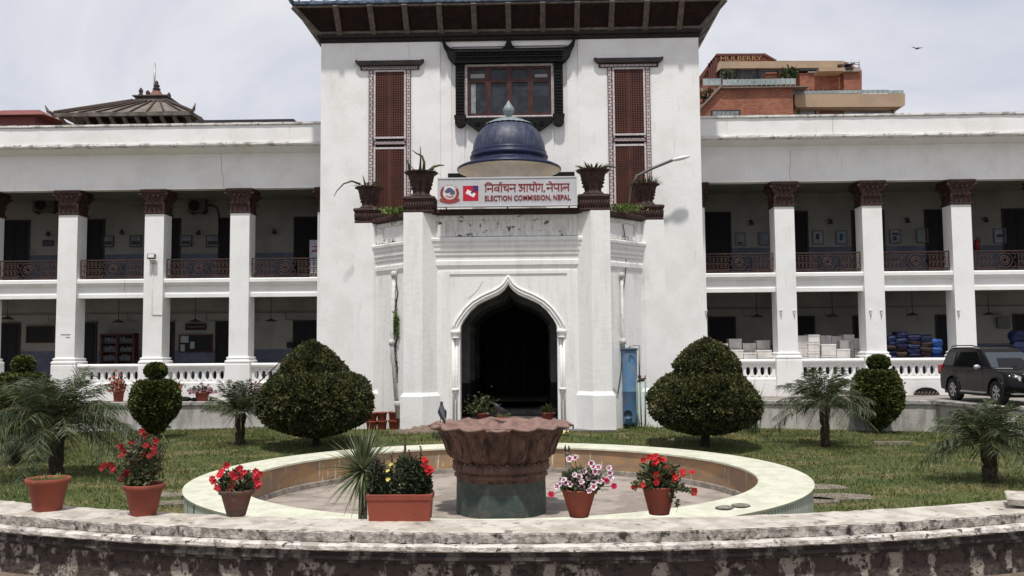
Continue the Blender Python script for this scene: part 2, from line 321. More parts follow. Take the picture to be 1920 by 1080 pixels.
d.poly([(-26,34.72),(-7.96,34.72),(-7.96,35.3),(-26,35.3)], .002, .006)
d.poly([(6.27,33.12),(12.6,32.52),(14.02,32.17),(14.57,28.82),(26,28.5),(26,35.3),(6.27,35.3)], .002, .006)
tag(d.build('drive', DRIVE), 'pale concrete drive in front of the building', kind='structure')
BC = (-.72, 18.5)     # centre of the round basin
g = MB(); st = .4; xs = np.arange(-26, 26.01, st); ys = np.arange(6.6, 34.9, st)
vi = {}
for i, x in enumerate(xs):
    for j, y in enumerate(ys):
        vi[i,j] = len(g.V); g.V.append((x, y, lz(x, y)+.012*math.sin(x*3.1+y*1.7)+.010*math.sin(x*1.3-y*4.2)))
for i in range(len(xs)-1):
    for j in range(len(ys)-1):
        if math.hypot(xs[i]+.2-BC[0], ys[j]+.2-BC[1]) < 5.6: continue
        g.Fc.append((vi[i,j],vi[i+1,j],vi[i+1,j+1],vi[i,j+1])); g.S.append(True)
tag(g.build('lawn', LAWN), 'patchy green and dry lawn of the sunken garden', kind='structure')
def inside(x, y):
    if math.hypot(x-BC[0], y-BC[1]) < 6.02: return False
    if abs(x) > .62*y+.6 or y > 34.6: return False
    if y > 33.0 and -8 < x < 6.3: return False
    if x > 6 and y > 32.4-.05*(x-6): return False
    if x > 14.3 and y > 28.8: return False
    if math.hypot(x+.18, y-18.9) > 11.4 and y < 12: return False
    if abs(x+.9) < 3.6+max(0, y-30.0)*1.0 and y > 29.5: return False
    return True
def grass(name, mat, n, h, wd, fn=None):
    X = rng.uniform(-21, 21, n*2); Y = 8+26.6*rng.random(n*2)**.8
    keep = [k for k in range(n*2) if inside(X[k], Y[k]) and (fn is None or fn(X[k], Y[k]))][:n]
    X = X[keep]; Y = Y[keep]; m = len(X); Z = np.array([lz(a,b) for a, b in zip(X,Y)])-.01
    a = rng.uniform(0, PI, m); ww = wd*(.6+.8*rng.random(m)); hh = h*(.45+.9*rng.random(m)); lx = rng.normal(0,.45,m)*hh; ly = rng.normal(0,.45,m)*hh
    v = np.stack([np.stack([X-np.cos(a)*ww, Y-np.sin(a)*ww, Z],1), np.stack([X+np.cos(a)*ww, Y+np.sin(a)*ww, Z],1), np.stack([X+lx, Y+ly, Z+hh],1)],1).reshape(-1,3)
    mb = MB(); mb.V = list(map(tuple, v.tolist())); mb.Fc = [(3*k,3*k+1,3*k+2) for k in range(m)]; mb.S = [False]*m
    return mb.build(name, mat)
tag(grass('grass', GRASSM, 120000, .075, .014), 'short mown grass with dry patches around the basin', kind='stuff', cat='grass')
tag(grass('clover', CLOVER, 5200, .07, .016, lambda x, y: math.sin(x*.55+1)+math.sin(y*.8+x*.3) > .1), 'pale clover specks scattered in the lawn', kind='stuff', cat='clover')

# ---- the low curved parapet in front
t = thing('parapet_wall', 'low curved mildewed masonry wall in the foreground carrying the flower pots', 'wall', (0,7,0))
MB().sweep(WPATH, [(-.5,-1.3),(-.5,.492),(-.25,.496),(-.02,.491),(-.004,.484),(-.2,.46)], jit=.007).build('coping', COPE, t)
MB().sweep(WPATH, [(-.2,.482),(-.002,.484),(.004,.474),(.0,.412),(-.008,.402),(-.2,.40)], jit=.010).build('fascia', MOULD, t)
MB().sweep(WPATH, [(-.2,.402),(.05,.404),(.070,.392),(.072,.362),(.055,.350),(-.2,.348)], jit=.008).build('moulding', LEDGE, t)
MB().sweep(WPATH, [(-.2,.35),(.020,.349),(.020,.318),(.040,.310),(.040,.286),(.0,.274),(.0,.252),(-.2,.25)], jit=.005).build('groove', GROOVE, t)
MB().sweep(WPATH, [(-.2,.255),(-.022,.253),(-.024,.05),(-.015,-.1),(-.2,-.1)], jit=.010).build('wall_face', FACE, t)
sx, sy = G(1935, 918, .62)
s = MB(); s.frus([(-.34,-.1,0),(.4,-.2,0),(.42,.22,0),(-.2,.20,0)], [[(-.36,-.11,.05),(.4,-.21,.05),(.42,.23,.05),(-.22,.21,.05)],[(-.35,-.10,.062),(.4,-.2,.062),(.41,.22,.062),(-.21,.20,.062)]])
s.xf(Matrix.Translation((sx+.02, sy-.12, .515)) @ Matrix.Rotation(R(3),4,'Y') @ Matrix.Rotation(R(4),4,'X'))
tag(s.build('broken_slab', COPE), 'loose broken stone slab lying on the right end of the curved wall', 'slab')

# ---- retaining walls of the sunken garden
for pth, lab in (([(-26,12)]+RETL, 'stained low retaining wall left of the porch'), (RETR+[(26,12)], 'streaked low retaining wall right of the porch below the car')):
    n = []
    for (a, b), (c, e) in zip(pth[:-1], pth[1:]): n += [(a+(c-a)*k/12, b+(e-b)*k/12) for k in range(12)]
    n.append(pth[-1])
    t = thing('retaining_wall', lab, 'wall', ((pth[0][0]+pth[-1][0])/2, pth[0][1], -1.2), group='retaining walls of the sunken garden')
    MB().sweep(n, [(-.2,-1.4),(-.2,-.1),(0,-.1),(0,-1.4)], jit=.005).build('wall_face', RETM, t)
    MB().sweep(n, [(-.22,-.1),(-.22,.02),(.06,.022),(.075,.0),(.07,-.11),(.0,-.13)], jit=.008).build('coping', SLABM, t)

# ---- the basin
t = thing('fountain_basin', 'round empty fountain basin with wide pale green tiled rim', 'basin', (BC[0], BC[1], -1.25))
MB().lathe([(6.0,-1.3),(6.0,-.64)], *BC, n=128, sm=True).build('outer_wall', TILED, t)
MB().lathe([(6.02,-.64),(6.03,-.60),(6.0,-.588),(5.7,-.586),(5.69,-.59),(5.68,-.586),(5.38,-.585),(5.37,-.589),(5.36,-.585),(5.06,-.586),(5.03,-.60),(5.03,-.64),(5.08,-.65)], *BC, n=128, sm=False).build('rim', TILEG, t)
MB().lathe([(5.08,-.62),(5.08,-1.13)], *BC, n=128, sm=True).build('inner_wall', POOLW, t)
MB().lathe([(5.08,-1.12),(5.03,-1.135),(5.01,-1.26)], *BC, n=128, sm=False).build('inner_kerb', M('grey_inner_kerb', (.27,.235,.20), (.17,.15,.13), sc=4, c3=(.09,.08,.07), sc3=8, lo3=.56, hi3=.66), t)
MB().lathe([(5.06,-1.24),(4.2,-1.243),(3,-1.24),(1.6,-1.236),(.01,-1.235)], *BC, n=96, sm=True).build('floor', POOLF, t)
for a, r1 in ((20, .4), (150, .5), (95, .35)):
    pass

# ---- the lotus fountain
FX, FY = -.67, 17.8
t = thing('lotus_fountain', 'dry red sandstone lotus bowl on a green stained round pedestal', 'fountain', (FX, FY, -1.24))
NP = 16
def lot(v, th, inner=False):
    c = abs(math.cos(NP*th/2)); s_ = c**.7
    T = ((0,.86,-.25),(.12,.95,-.17),(.25,1.0,-.08),(.45,1.055,.06),(.65,1.11,.20),(.82,1.17,.32),(.93,1.25,.385),(1.0,1.345,.42))
    for (v0,r0,z0),(v1,r1,z1) in zip(T[:-1],T[1:]):
        if v <= v1+1e-9: break
    f = (v-v0)/(v1-v0); r = r0+(r1-r0)*f; z = z0+(z1-z0)*f
    r += (.15*s_-.095)*math.sin(PI*min(1,.08+v*.9))**.5
    return r, z
lo = MB(); NA = 384; nv = 14; vs = []; fs = []
for k in range(nv+1):
    v = k/nv
    for i in range(NA):
        th = 2*PI*i/NA; c = abs(math.cos(NP*th/2)); r, z = lot(v, th)
        tw = .5*abs(((NP*th/(2*PI))%1)*2-1)+.5*c; q = max(0,(v-.84)/.16); r += q*(.09*tw-.03); z += q*(.012-.035*tw)
        vs.append((FX+r*math.cos(th), FY+r*math.sin(th), z))
for k in range(nv):
    for i in range(NA): j = (i+1) % NA; fs.append((k*NA+i, k*NA+j, (k+1)*NA+j, (k+1)*NA+i))
lo.add(vs, fs, True)
# a raised almond on every petal
for p in range(NP):
    th0 = 2*PI*p/NP; q = []
    for k in range(17):
        a = 2*PI*k/16; vv = .47+.30*math.sin(a); dth = .085*math.cos(a)*(.8+.5*vv); r, z = lot(vv, th0+dth); q.append((FX+(r+.006)*math.cos(th0+dth), FY+(r+.006)*math.sin(th0+dth), z))
    lo.tube(q, .018, 5)
lo.build('petal_bowl', LOTUS, t)
ri = MB(); vs = []; fs = []
for k, (rr, zz, am) in enumerate(((0,0,1),(.012,.018,1),( -.03,.04,1),(-.13,.0,.85),(-.24,-.06,.5),(-.36,-.13,.2),(-.55,-.26,0),(-.9,-.36,0))):
    for i in range(NA):
        th = 2*PI*i/NA; c = abs(math.cos(NP*th/2)); tw2 = .5*abs(((NP*th/(2*PI))%1)*2-1)+.5*c; c2 = 1-tw2; r, z = lot(1, th); r += .09*tw2-.03; z += .012-.035*tw2
        r = r*(am)+1.38*(1-am)+rr; z = z*am+.42*(1-am)+zz+(.03*c2 if 1 < k < 5 else 0)
        vs.append((FX+r*math.cos(th), FY+r*math.sin(th), z))
for k in range(7):
    for i in range(NA): j = (i+1) % NA; fs.append((k*NA+i, k*NA+j, (k+1)*NA+j, (k+1)*NA+i))
fs.append(tuple(7*NA+i for i in range(NA)))
ri.add(vs, fs, True); bx, by = G(930, 792, .47); ri.box(FX-.22, FX+.22, FY-1.36, FY-1.1, .40, .475, .01); ri.build('petal_rim', LOTUSR, t)
MB().lathe([(.80,-.22),(.86,-.25),(.93,-.30),(.945,-.36),(.93,-.41),(.87,-.43),(.86,-.455),(.90,-.48),(.91,-.52),(.88,-.545),(.86,-.56),(.865,-.60),(.83,-.62)], FX, FY, 64).build('collar', LOTUS, t)
b = MB()
for k in range(40): a = 2*PI*k/40; b.ball((FX+.90*math.cos(a), FY+.90*math.sin(a), -.262), (.045,.045,.03), 6)
b.build('bead_band', LOTUS, t)
MB().lathe([(.86,-.60),(.865,-.8),(.86,-.81),(.865,-.82),(.87,-1.26)], FX, FY, 64).build('pedestal', LOTUSB, t)

# ================================================================ THE PALACE
YF = 36.0; YB = 39.4; AX = -.88
pal = thing('palace_building', 'long white colonnaded government building with central tower and entrance porch', 'building', (AX, 38, 0))
COLX = [(-22.3,), (-18.83,), (-15.3,), (-11.82,)]; LC = [-25.8, -22.3, -18.83, -15.3, -11.82]; RC = [9.98, 13.43, 16.93, 20.42, 23.9]
LX0, LX1, RX0, RX1 = -27.6, -7.95, 6.25, 26.0
for xa, xb in ((LX0, LX1), (RX0, RX1)):
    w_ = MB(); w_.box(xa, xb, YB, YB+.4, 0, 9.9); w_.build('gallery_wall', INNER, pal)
    w_ = MB(); w_.box(xa, xb, YF, YB, .0, .55); w_.build('plinth', WHITE, pal)
    w_ = MB(); w_.box(xa, xb, YF+.25, YB, 4.42, 4.86); w_.box(xa, xb, YF+.4, YB, 8.62, 9.0)
    for k in range(int((xb-xa)/1.75)+1): w_.box(xa+k*1.75, min(xb, xa+k*1.75+.14), YF+.4, YB, 4.28, 4.42)
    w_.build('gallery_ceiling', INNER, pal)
    w_ = MB(); w_.box(xa, xb, YB-.015, YB, .55, 2.02); w_.box(xa, xb, YB-.015, YB, 4.86, 6.25); w_.build('dado', DADO, pal)
    w_ = MB(); w_.box(xa, xb, YF, YF+.4, 8.5, 10.0); w_.box(xa, xb, YF+.4, 44, 9.9, 10.3)
    w_.build('frieze', WHITE, pal)
    w_ = MB(); n_ = 60; pth = [(xa+(xb-xa)*k/n_, YF) for k in range(n_+1)]
    w_.sweep(pth, [(-.05,9.92),(.12,9.96),(.52,10.10),(.58,10.14),(.62,10.26),(.62,10.92),(.54,10.94),(-.2,10.94)]); w_.build('cornice', WHITE, pal)
    w_ = MB(); w_.sweep(pth, [(.52,10.09),(.66,10.11),(.685,10.16),(.68,10.23),(.62,10.25)], jit=.018)
    w_.sweep(pth, [(-.2,10.93),(.62,10.93),(.68,10.96),(.68,11.03),(.4,11.06),(-.3,11.06)], jit=.012); w_.build('cornice_edge', WHITEL, pal)
def plaster_bay(xa, xb, rail=True, balus=True):
    """between two columns: upper ledge and band, cast iron railing, ground balustrade"""
    MB().sweep([(xa,YF+.16),(xb,YF+.16)], [(-.3,4.60),(.0,4.60),(.05,4.66),(.06,4.70),(.10,4.72),(.10,4.84),(.06,4.88),(-.3,4.90)]).build('upper_ledge', WHITE, pal)
    MB().sweep([(xa,YF+.18),(xb,YF+.18)], [(-.3,4.12),(0,4.12),(0,4.27),(-.035,4.29),(-.035,4.56),(0,4.58),(0,4.61),(-.3,4.62)]).build('floor_band', WHITE, pal)
    if rail:
        r = MB(); y = YF+.26; z0, z1 = 4.93, 5.66; u0, u1 = xa+.05, xb-.05
        for z in (z0+.02, z0+.1, z1-.1): r.box(u0, u1, y-.012, y+.012, z-.012, z+.012)
        r.box(u0, u1, y-.03, y+.03, z1-.02, z1+.03)
        n = max(4, int((u1-u0)/.15)); mid = (u0+u1)/2
        for k in range(n+1):
            x = u0+(u1-u0)*k/n; wide = abs(x-mid)
            if wide < .42 and u1-u0 > 1.5: continue
            r.box(x-.014, x+.014, y-.01, y+.01, z0, z1)
            if k < n:
                c = x+(u1-u0)/n/2
                for zc, rr in ((z0+.24,.055),(z1-.23,.055)):
                    r.tube([(c+rr*math.cos(a), y, zc+rr*1.2*math.sin(a)) for a in np.linspace(0,2*PI,9)], .013, 4, cap=False)
                r.box(c-.05, c+.05, y-.008, y+.008, z0+.335, z0+.375); r.box(c-.035, c+.035, y-.008, y+.008, z0, z0+.12)
        if u1-u0 > 1.5:
            zc = (z0+z1)/2
            for rr, tk in ((.30,.018),(.20,.016),(.10,.03)):
                r.tube([(mid+rr*math.cos(a), y, zc+rr*.95*math.sin(a)) for a in np.linspace(0,2*PI,25)], tk, 5, cap=False)
            for k in range(8):
                a = 2*PI*k/8; r.ball((mid+.15*math.cos(a), y-.01, zc+.15*math.sin(a)), (.045,.02,.045), 6)
            for sgn in (-1,1):
                for k in range(2):
                    r.tube([(mid+sgn*(.28+.16*math.sin(a)), y, zc+(1-2*k)*(.32-.3*a/PI)) for a in np.linspace(0,PI,9)], .014, 4)
        r.build('iron_railing', IRON, pal)
    if balus: balustrade(xa, xb)
def balustrade(xa, xb):
    b = MB(); y = YF+.14; z0, z1 = .77, 1.21; w_ = xb-xa-.12; n = max(3, round(w_/.29)); u0 = xa+.06; cw = w_/n
    MB().sweep([(xa,y),(xb,y)], [(-.3,1.27),(.02,1.27),(.04,1.30),(.11,1.33),(.125,1.38),(.11,1.43),(.05,1.46),(-.3,1.46)]).build('balustrade_rail', WHITE, pal)
    for k in range(n):
        c = u0+cw*(k+.5); N = 20; vs = []; fs = []
        for i in range(N):
            a = 2*PI*i/N; ca, sa = math.cos(a), math.sin(a); ex, ez = .088*ca, .178*sa
            m = max(abs(ca)/(cw/2), abs(sa)/((z1-z0)/2)); bx_, bz = ca/m, sa/m
            zc = (z0+z1)/2
            vs += [(c+bx_, y, zc+bz), (c+ex*1.12, y, zc+ez*1.06), (c+ex, y+.03, zc+ez), (c+ex*1.0, y+.15, zc+ez)]
        for i in range(N):
            j = (i+1) % N
            for q in range(3): fs.append((4*i+q, 4*j+q, 4*j+q+1, 4*i+q+1))
        b.add(vs, fs)
    b.box(xa, u0, y, y+.15, z0, z1); b.box(u0+w_, xb, y, y+.15, z0, z1)
    b.box(xa, xb, y-.002, y+.15, z1, 1.27); b.box(xa, xb, y-.002, y+.15, .70, z0)
    b.build('balustrade_panel', WHITE, pal)
    MB().sweep([(xa,y),(xb,y)], [(-.2,.0),(.02,.0),(.02,.62),(.06,.64),(.06,.69),(.02,.71),(-.2,.71)]).build('balustrade_base', WHITE, pal)
def cap_shape(c, cx, cy, hw, z0, z1):
    def sq(r, z, ch=.0): return [(cx-r,cy-r,z),(cx+r,cy-r,z),(cx+r,cy+r,z),(cx-r,cy+r,z)]
    H = z1-z0
    c.frus(sq(hw+.03,z0), [sq(hw+.055,z0+.03), sq(hw+.055,z0+.08), sq(hw+.01,z0+.1), sq(hw+.01,z0+.45*H), sq(hw+.07,z0+.7*H), sq(hw+.13,z0+.86*H), sq(hw+.15,z0+.88*H), sq(hw+.17,z1-.03), sq(hw+.12,z1)])
    for row, (zz, hh, o) in enumerate(((z0+.1,.34*H,.02),(z0+.38*H,.36*H,.05))):
        for side in range(4):
            for k in range(4):
                u = (-.75+.5*k+(.25 if row else 0))*hw
                if abs(u) > hw*.95: continue
                pr = [(u-.075,hw+o*.3),(u+.075,hw+o*.3)]
                vs = []
                for f, out in ((0,0),(.55,.03),(.85,.085),(1.0,.12),(.86,.13)):
                    ww = .075*(1-.55*f)
                    for sx_ in (-ww, 0, ww): vs.append((u+sx_, hw+o+out+(.025 if sx_ == 0 else 0), zz+hh*f))
                fs = [(3*a+b_, 3*a+b_+1, 3*a+b_+4, 3*a+b_+3) for a in range(4) for b_ in range(2)]
                rot = [(1,0,0,-1),(0,1,1,0),(-1,0,0,1),(0,-1,-1,0)][side]
                c.add([(cx+rot[0]*a+rot[1]*b_, cy+rot[2]*a+rot[3]*b_, z) for a, b_, z in vs], fs)
    for sx_ in (-1,1):
        for sy_ in (-1,1):
            q = [(cx+sx_*(hw-.02+.21*f), cy+sy_*(hw-.02+.21*f), z0+H*(.5+.40*f-.14*max(0,f-.75)*4)) for f in (0,.3,.6,.85,1.0)]
            c.tube(q, [.05,.05,.055,.06,.04], 5)
def column(cx, half=0):
    """half: -1 column cut at its left side by the tower, +1 by its right side"""
    hw = .39; cy = YF+hw; s = MB()
    if half == 0: s.box(cx-hw, cx+hw, YF, YF+2*hw, 1.72, 7.5)
    elif half < 0: s.box(RX0, RX0+.58, YF, YF+2*hw, 0, 7.5)
    else: s.box(LX1-.72, LX1, YF, YF+2*hw, 0, 7.5)
    col = s.build('column', WHITE, pal)
    c = MB()
    if half == 0:
        cap_shape(c, cx, cy, hw, 7.5, 8.5)
        def sq(r, z): return [(cx-r,cy-r,z),(cx+r,cy-r,z),(cx+r,cy+r,z),(cx-r,cy+r,z)]
        b = MB(); b.frus(sq(.50,0), [sq(.50,1.34), sq(.50,1.40), sq(.485,1.46)]); b.frus(sq(.485,1.46), [sq(.505,1.50), sq(.50,1.56), sq(.455,1.59), sq(.43,1.62), sq(.46,1.65), sq(.46,1.69), sq(.40,1.72), sq(.39,1.74)])
        b.build('column_base', WHITE, col)
    else:
        x_ = RX0+.2 if half < 0 else LX1-.3
        cap_shape(c, x_, cy, hw, 7.5, 8.5)
    c.build('capital', BROWNC, col)
for x in LC+RC: column(x)
column(0, -1); column(0, 1)
for i in range(len(LC)):
    xa = LC[i]+.39; xb = LC[i+1]-.39 if i < len(LC)-1 else LX1-.72
    plaster_bay(xa, xb, True, False)
    if i in (2, 3): balustrade(LC[i]+.5, LC[i+1]-.5)
balustrade(LC[-1]+.5, P(527,700,YF)[0])
for i in range(len(RC)):
    xa = RC[i-1]+.39 if i > 0 else RX0+.58; xb = RC[i]-.39
    plaster_bay(xa, xb, True, False); balustrade(xa+(.11 if i > 0 else 0), xb-.11)

# hairline cracks in the plaster
CRK = M('plaster_crack', (.16,.15,.14))
for pts, Y in (([(414,288),(416,305),(415,318),(418,332),(420,352)], YF),([(1481,282),(1483,300),(1480,322),(1484,344)], YF),([(1562,220),(1561,240),(1563,256)], YF-.62),([(232,522),(234,535),(233,548)], YF+.06),([(905,528),(898,541),(890,550),(878,560)], 30.05)):
    MB().tube([(P(a,b,Y)[0], Y, P(a,b,Y)[1]) for a, b in pts], .007, 4).build('crack', CRK, pal)
# gallery doors
def gdoor(px0, px1, z0, z1):
    xa = P(px0, 560, YB)[0]; xb = P(px1, 560, YB)[0]
    f = MB(); y = YB-.06
    f.box(xa-.07, xa, y, YB, z0, z1+.07); f.box(xb, xb+.07, y, YB, z0, z1+.07); f.box(xa, xb, y, YB, z1, z1+.07)
    o = f.build('door', DARKW, pal)
    l = MB(); m = (xa+xb)/2; H = z1-z0
    l.box(xa, xb, YB-.020, YB-.016, z0, z1)
    for a, b_ in ((xa+.03, m-.015), (m+.015, xb-.03)):
        l.box(a, b_, YB-.035, YB-.02, z0, z1-.02)
        for q in range(3): l.box(a+.08, b_-.08, YB-.045, YB-.035, z0+.15+q*H/3, z0+H/3-.05+q*H/3)
    l.build('door_leaf', BLACKI, o)
for a, b_ in ((5,50),(146,191),(289,334),(411,456),(553,600),(1326,1371),(1471,1516),(1604,1660),(1742,1787),(1888,1933)): gdoor(a, b_, 4.87, 7.76)
for a, b_ in ((-6,38),(136,181),(281,326),(408,452),(553,600),(1330,1375),(1477,1523),(1600,1644),(1755,1800),(1900,1945)): gdoor(a, b_, .55, 3.2)

# ---- tower
t = MB()
TX0, TX1, TY = -7.95, 6.25, 33.4; CXA, CXB = -3.45, 1.74; TZ = 13.75
t.box(TX0, CXA, TY, 41, -1.3, TZ); t.box(CXB, TX1, TY, 41, -1.3, TZ)
t.box(CXA, CXB, TY+.16, 41, 4.4, TZ)
t.box(CXA+.0, CXA+.42, TY+.06, TY+.16, 6.5, TZ); t.box(CXB-.42, CXB, TY+.06, TY+.16, 6.5, TZ)
t.box(CXA, CXA+.9, TY+.11, TY+.16, 6.5, TZ-.9); t.box(CXB-.9, CXB, TY+.11, TY+.16, 6.5, TZ-.9)
t.box(CXA, CXB, TY+.04, TY+.16, TZ-.42, TZ); t.build('tower_wall', WHITE, pal)
t = MB(); t.sweep([(TX0,41),(TX0,TY),(TX1,TY),(TX1,41)], [(0,13.52),(.05,13.54),(.08,13.60),(.06,13.66),(.12,13.70),(.14,13.80),(0,13.82)]); t.build('eave_cornice', DARKW, pal)
OV = .86; ZL = 14.66; ZW = 13.80
def eave_pt(side, u, v, o=0.):   # u along the side in metres, v 0 wall .. 1 lip
    x0_, x1_ = TX0-OV*v, TX1+OV*v; y0_ = TY-OV*v; z = ZW+(ZL-ZW)*v
    if side == 0: return (u, y0_-o, z-o*.6)
    if side == 1: return (x1_+o, u, z-o*.6)
    return (x0_-o, u, z-o*.6)
s = MB()
for side in range(3):
    A, B_ = ((TX0,TX1),(TY,41),(41,TY))[side]
    a0 = eave_pt(side, A, 0); b0 = eave_pt(side, B_, 0)
    if side == 0: a1 = (TX0-OV, TY-OV, ZL); b1 = (TX1+OV, TY-OV, ZL)
    elif side == 1: a1 = (TX1+OV, TY-OV, ZL); b1 = (TX1+OV, 41, ZL)
    else: a1 = (TX0-OV, 41, ZL); b1 = (TX0-OV, TY-OV, ZL)
    up = .06
    s.add([a0,b0,b1,a1]+[(p[0],p[1],p[2]+up) for p in (a0,b0,b1,a1)], [(0,3,2,1),(4,5,6,7),(0,1,5,4),(1,2,6,5),(2,3,7,6),(3,0,4,7)])
# lattice ribs on the front soffit
for k in range(96):
    u = TX0-.7+k*(TX1-TX0+1.4)/95
    v0 = max(0, (TX0-u)/OV, (u-TX1)/OV)
    p = eave_pt(0, u, v0, .004); q = eave_pt(0, u, .96, .004)
    if v0 < .9: s.tube([p, q], .016, 4, cap=False)
for k in range(1, 9):
    v = k/9; s.tube([eave_pt(0, TX0-OV*v, v, .006), eave_pt(0, TX1+OV*v, v, .006)], .014, 4, cap=False)
s.build('eave_soffit', LATTD, pal)
def beam(mb, p, q, wd, th):
    p = Vector(p); q = Vector(q); t_ = (q-p).normalized(); side = t_.cross(Vector((0,0,1))); side = side.normalized() if side.length > .01 else Vector((1,0,0)); up = side.cross(t_)
    vs = [tuple(a+side*sx_*wd/2+up*sz*th/2) for a in (p, q) for sx_, sz in ((-1,-1),(1,-1),(1,1),(-1,1))]
    mb.add(vs, [(3,2,1,0),(4,5,6,7),(0,1,5,4),(1,2,6,5),(2,3,7,6),(3,0,4,7)])
for k in range(11):
    u = AX+.03+(k-5)*1.275; s = MB(); beam(s, eave_pt(0,u,.02,.05), eave_pt(0,u,1.0,.05), .2, .10); s.build('roof_strut', STRUT, pal)
for k in range(6):
    for side in (1,2):
        u = TY+.9+k*1.2; s = MB(); beam(s, eave_pt(side,u,.02,-.01), eave_pt(side,u,.97,-.01), .2, .10); s.build('roof_strut', STRUT, pal)
for sx_ in (0,1):
    X0 = TX1 if sx_ else TX0; e = 1 if sx_ else -1; s = MB(); beam(s, (X0,TY,ZW-.03), (X0+e*OV, TY-OV, ZL-.04), .2, .10); s.build('roof_strut', STRUT, pal)
s = MB(); s.sweep([(TX0-.03,41),(TX0-.03,TY-.03),(TX1+.03,TY-.03),(TX1+.03,41)], [(0,13.81),(.09,13.84),(.12,13.92),(.02,13.94)])
s.sweep([(TX0-OV,41),(TX0-OV,TY-OV),(TX1+OV,TY-OV),(TX1+OV,41)], [(-.12,14.58),(.0,14.60),(0,14.68),(-.12,14.70)]); s.build('soffit_rail', STRUT, pal)
s = MB(); s.sweep([(TX0-OV,41),(TX0-OV,TY-OV),(TX1+OV,TY-OV),(TX1+OV,41)], [(-.15,14.70),(.03,14.68),(.06,14.71),(.06,14.80),(.0,14.84),(-.15,14.84)])
a_, b_, c_ = TX0-OV, TX1+OV, TY-OV; Zr = 16.35
s.add([(a_,c_,14.83),(b_,c_,14.83),(b_,42,14.83),(a_,42,14.83),(a_+4.7,c_+4.2,Zr),(b_-4.7,c_+4.2,Zr)], [(0,1,5,4),(1,2,5),(2,3,4,5),(3,0,4)])
for k in range(34):
    u = a_+.2+k*(b_-a_-.4)/33; f = min(1, min(u-a_, b_-u)/4.7); beam(s, (u,c_,14.85), (u, c_+4.2*f, 14.85+(Zr-14.83)*f), .05, .05)
for cx_ in (a_-.02, b_+.02): s.tube([(cx_, c_-.02, 14.78), (cx_+(.10 if cx_ > 0 else -.10), c_-.10, 14.92), (cx_+(.13 if cx_ > 0 else -.13), c_-.13, 15.07)], [.09,.06,.02], 6)
s.build('tower_roof', ROOFB, pal)

# ---- tall lattice windows
def lattice_window(xc, zt):
    f = MB(); y = TY-.05; hw = .78
    zb = 6.4; zm0, zm1 = 9.50, 9.83
    f.box(xc-hw, xc-hw+.14, y, TY, zb, zt); f.box(xc+hw-.14, xc+hw, y, TY, zb, zt)
    f.box(xc-hw-.28, xc+hw+.28, y-.01, TY, zt, zt+.10)
    f.box(xc-hw+.21, xc+hw-.21, y, TY, zm0+.12, zm1-.12)
    o = f.build('window', PINKW, pal)
    e = MB()
    for sg in (-1,1):
        for a in (hw, hw-.155): e.box(xc+sg*a-.012-.0, xc+sg*a+.012, y-.012, TY, zb, zt)
    e.box(xc-hw-.30, xc+hw+.30, y-.02, TY, zt-.025, zt-.003); e.box(xc-hw+.17, xc+hw-.17, y-.006, TY, zm0+.09, zm0+.115); e.box(xc-hw+.17, xc+hw-.17, y-.006, TY, zm1-.115, zm1-.09)
    e.box(xc-hw-.33, xc-hw-.283, y-.02, TY, zt-.025, zt+.14); e.box(xc+hw+.283, xc+hw+.33, y-.02, TY, zt-.025, zt+.14)
    e.build('maroon_edging', MAROON, o)
    i_ = MB(); q = .16
    for a, b2 in ((zb, zm0), (zm1, zt-.03)):
        i_.box(xc-hw+.17, xc-hw+.24, y+.005, TY, a+.0, b2); i_.box(xc+hw-.24, xc+hw-.17, y+.005, TY, a, b2)
        i_.box(xc-hw+.24, xc+hw-.24, y+.005, TY, b2-.07, b2); 
        if a > 7: i_.box(xc-hw+.24, xc+hw-.24, y+.005, TY, a, a+.07)
    i_.build('inner_frame', PINKT, o)
    l = MB(); w0, w1 = xc-hw+.24, xc+hw-.24
    for a, b2 in ((zb, zm0-.07), (zm1+.07, zt-.10)):
        n = 12; m = int((b2-a)/.087)
        for k in range(n+1): x = w0+(w1-w0)*k/n; l.box(x-.021, x+.021, y+.018, TY-.005, a, b2)
        for k in range(m+1): z = a+(b2-a)*k/m; l.box(w0, w1, y+.022, TY-.008, z-.020, z+.020)
        l.box((w0+w1)/2-.05, (w0+w1)/2+.05, y+.014, TY-.004, a, b2)
    l.build('lattice', LATT, o)
    k_ = MB(); k_.box(w0, w1, TY-.006, TY-.003, zb, zt-.1); k_.build('dark_backing', BLACKI, o)
    h = MB(); h.prism([(xc-hw-.52,zt+.31),(xc-hw-.50,zt+.24),(xc-hw-.36,zt+.11),(xc+hw+.36,zt+.11),(xc+hw+.50,zt+.24),(xc+hw+.52,zt+.31),(xc+hw+.46,zt+.33),(xc+hw+.40,zt+.30),(xc-hw-.40,zt+.30),(xc-hw-.46,zt+.33)], y-.12, TY)
    n = 34
    for k in range(n): x = xc-hw-.34+k*(2*hw+.68)/n; h.box(x, x+.03, y-.135, y-.12, zt+.14, zt+.27)
    h.build('lintel', MAROON if False else DARKW, o)
lattice_window(-5.34, 12.48); lattice_window(3.62, 12.44)

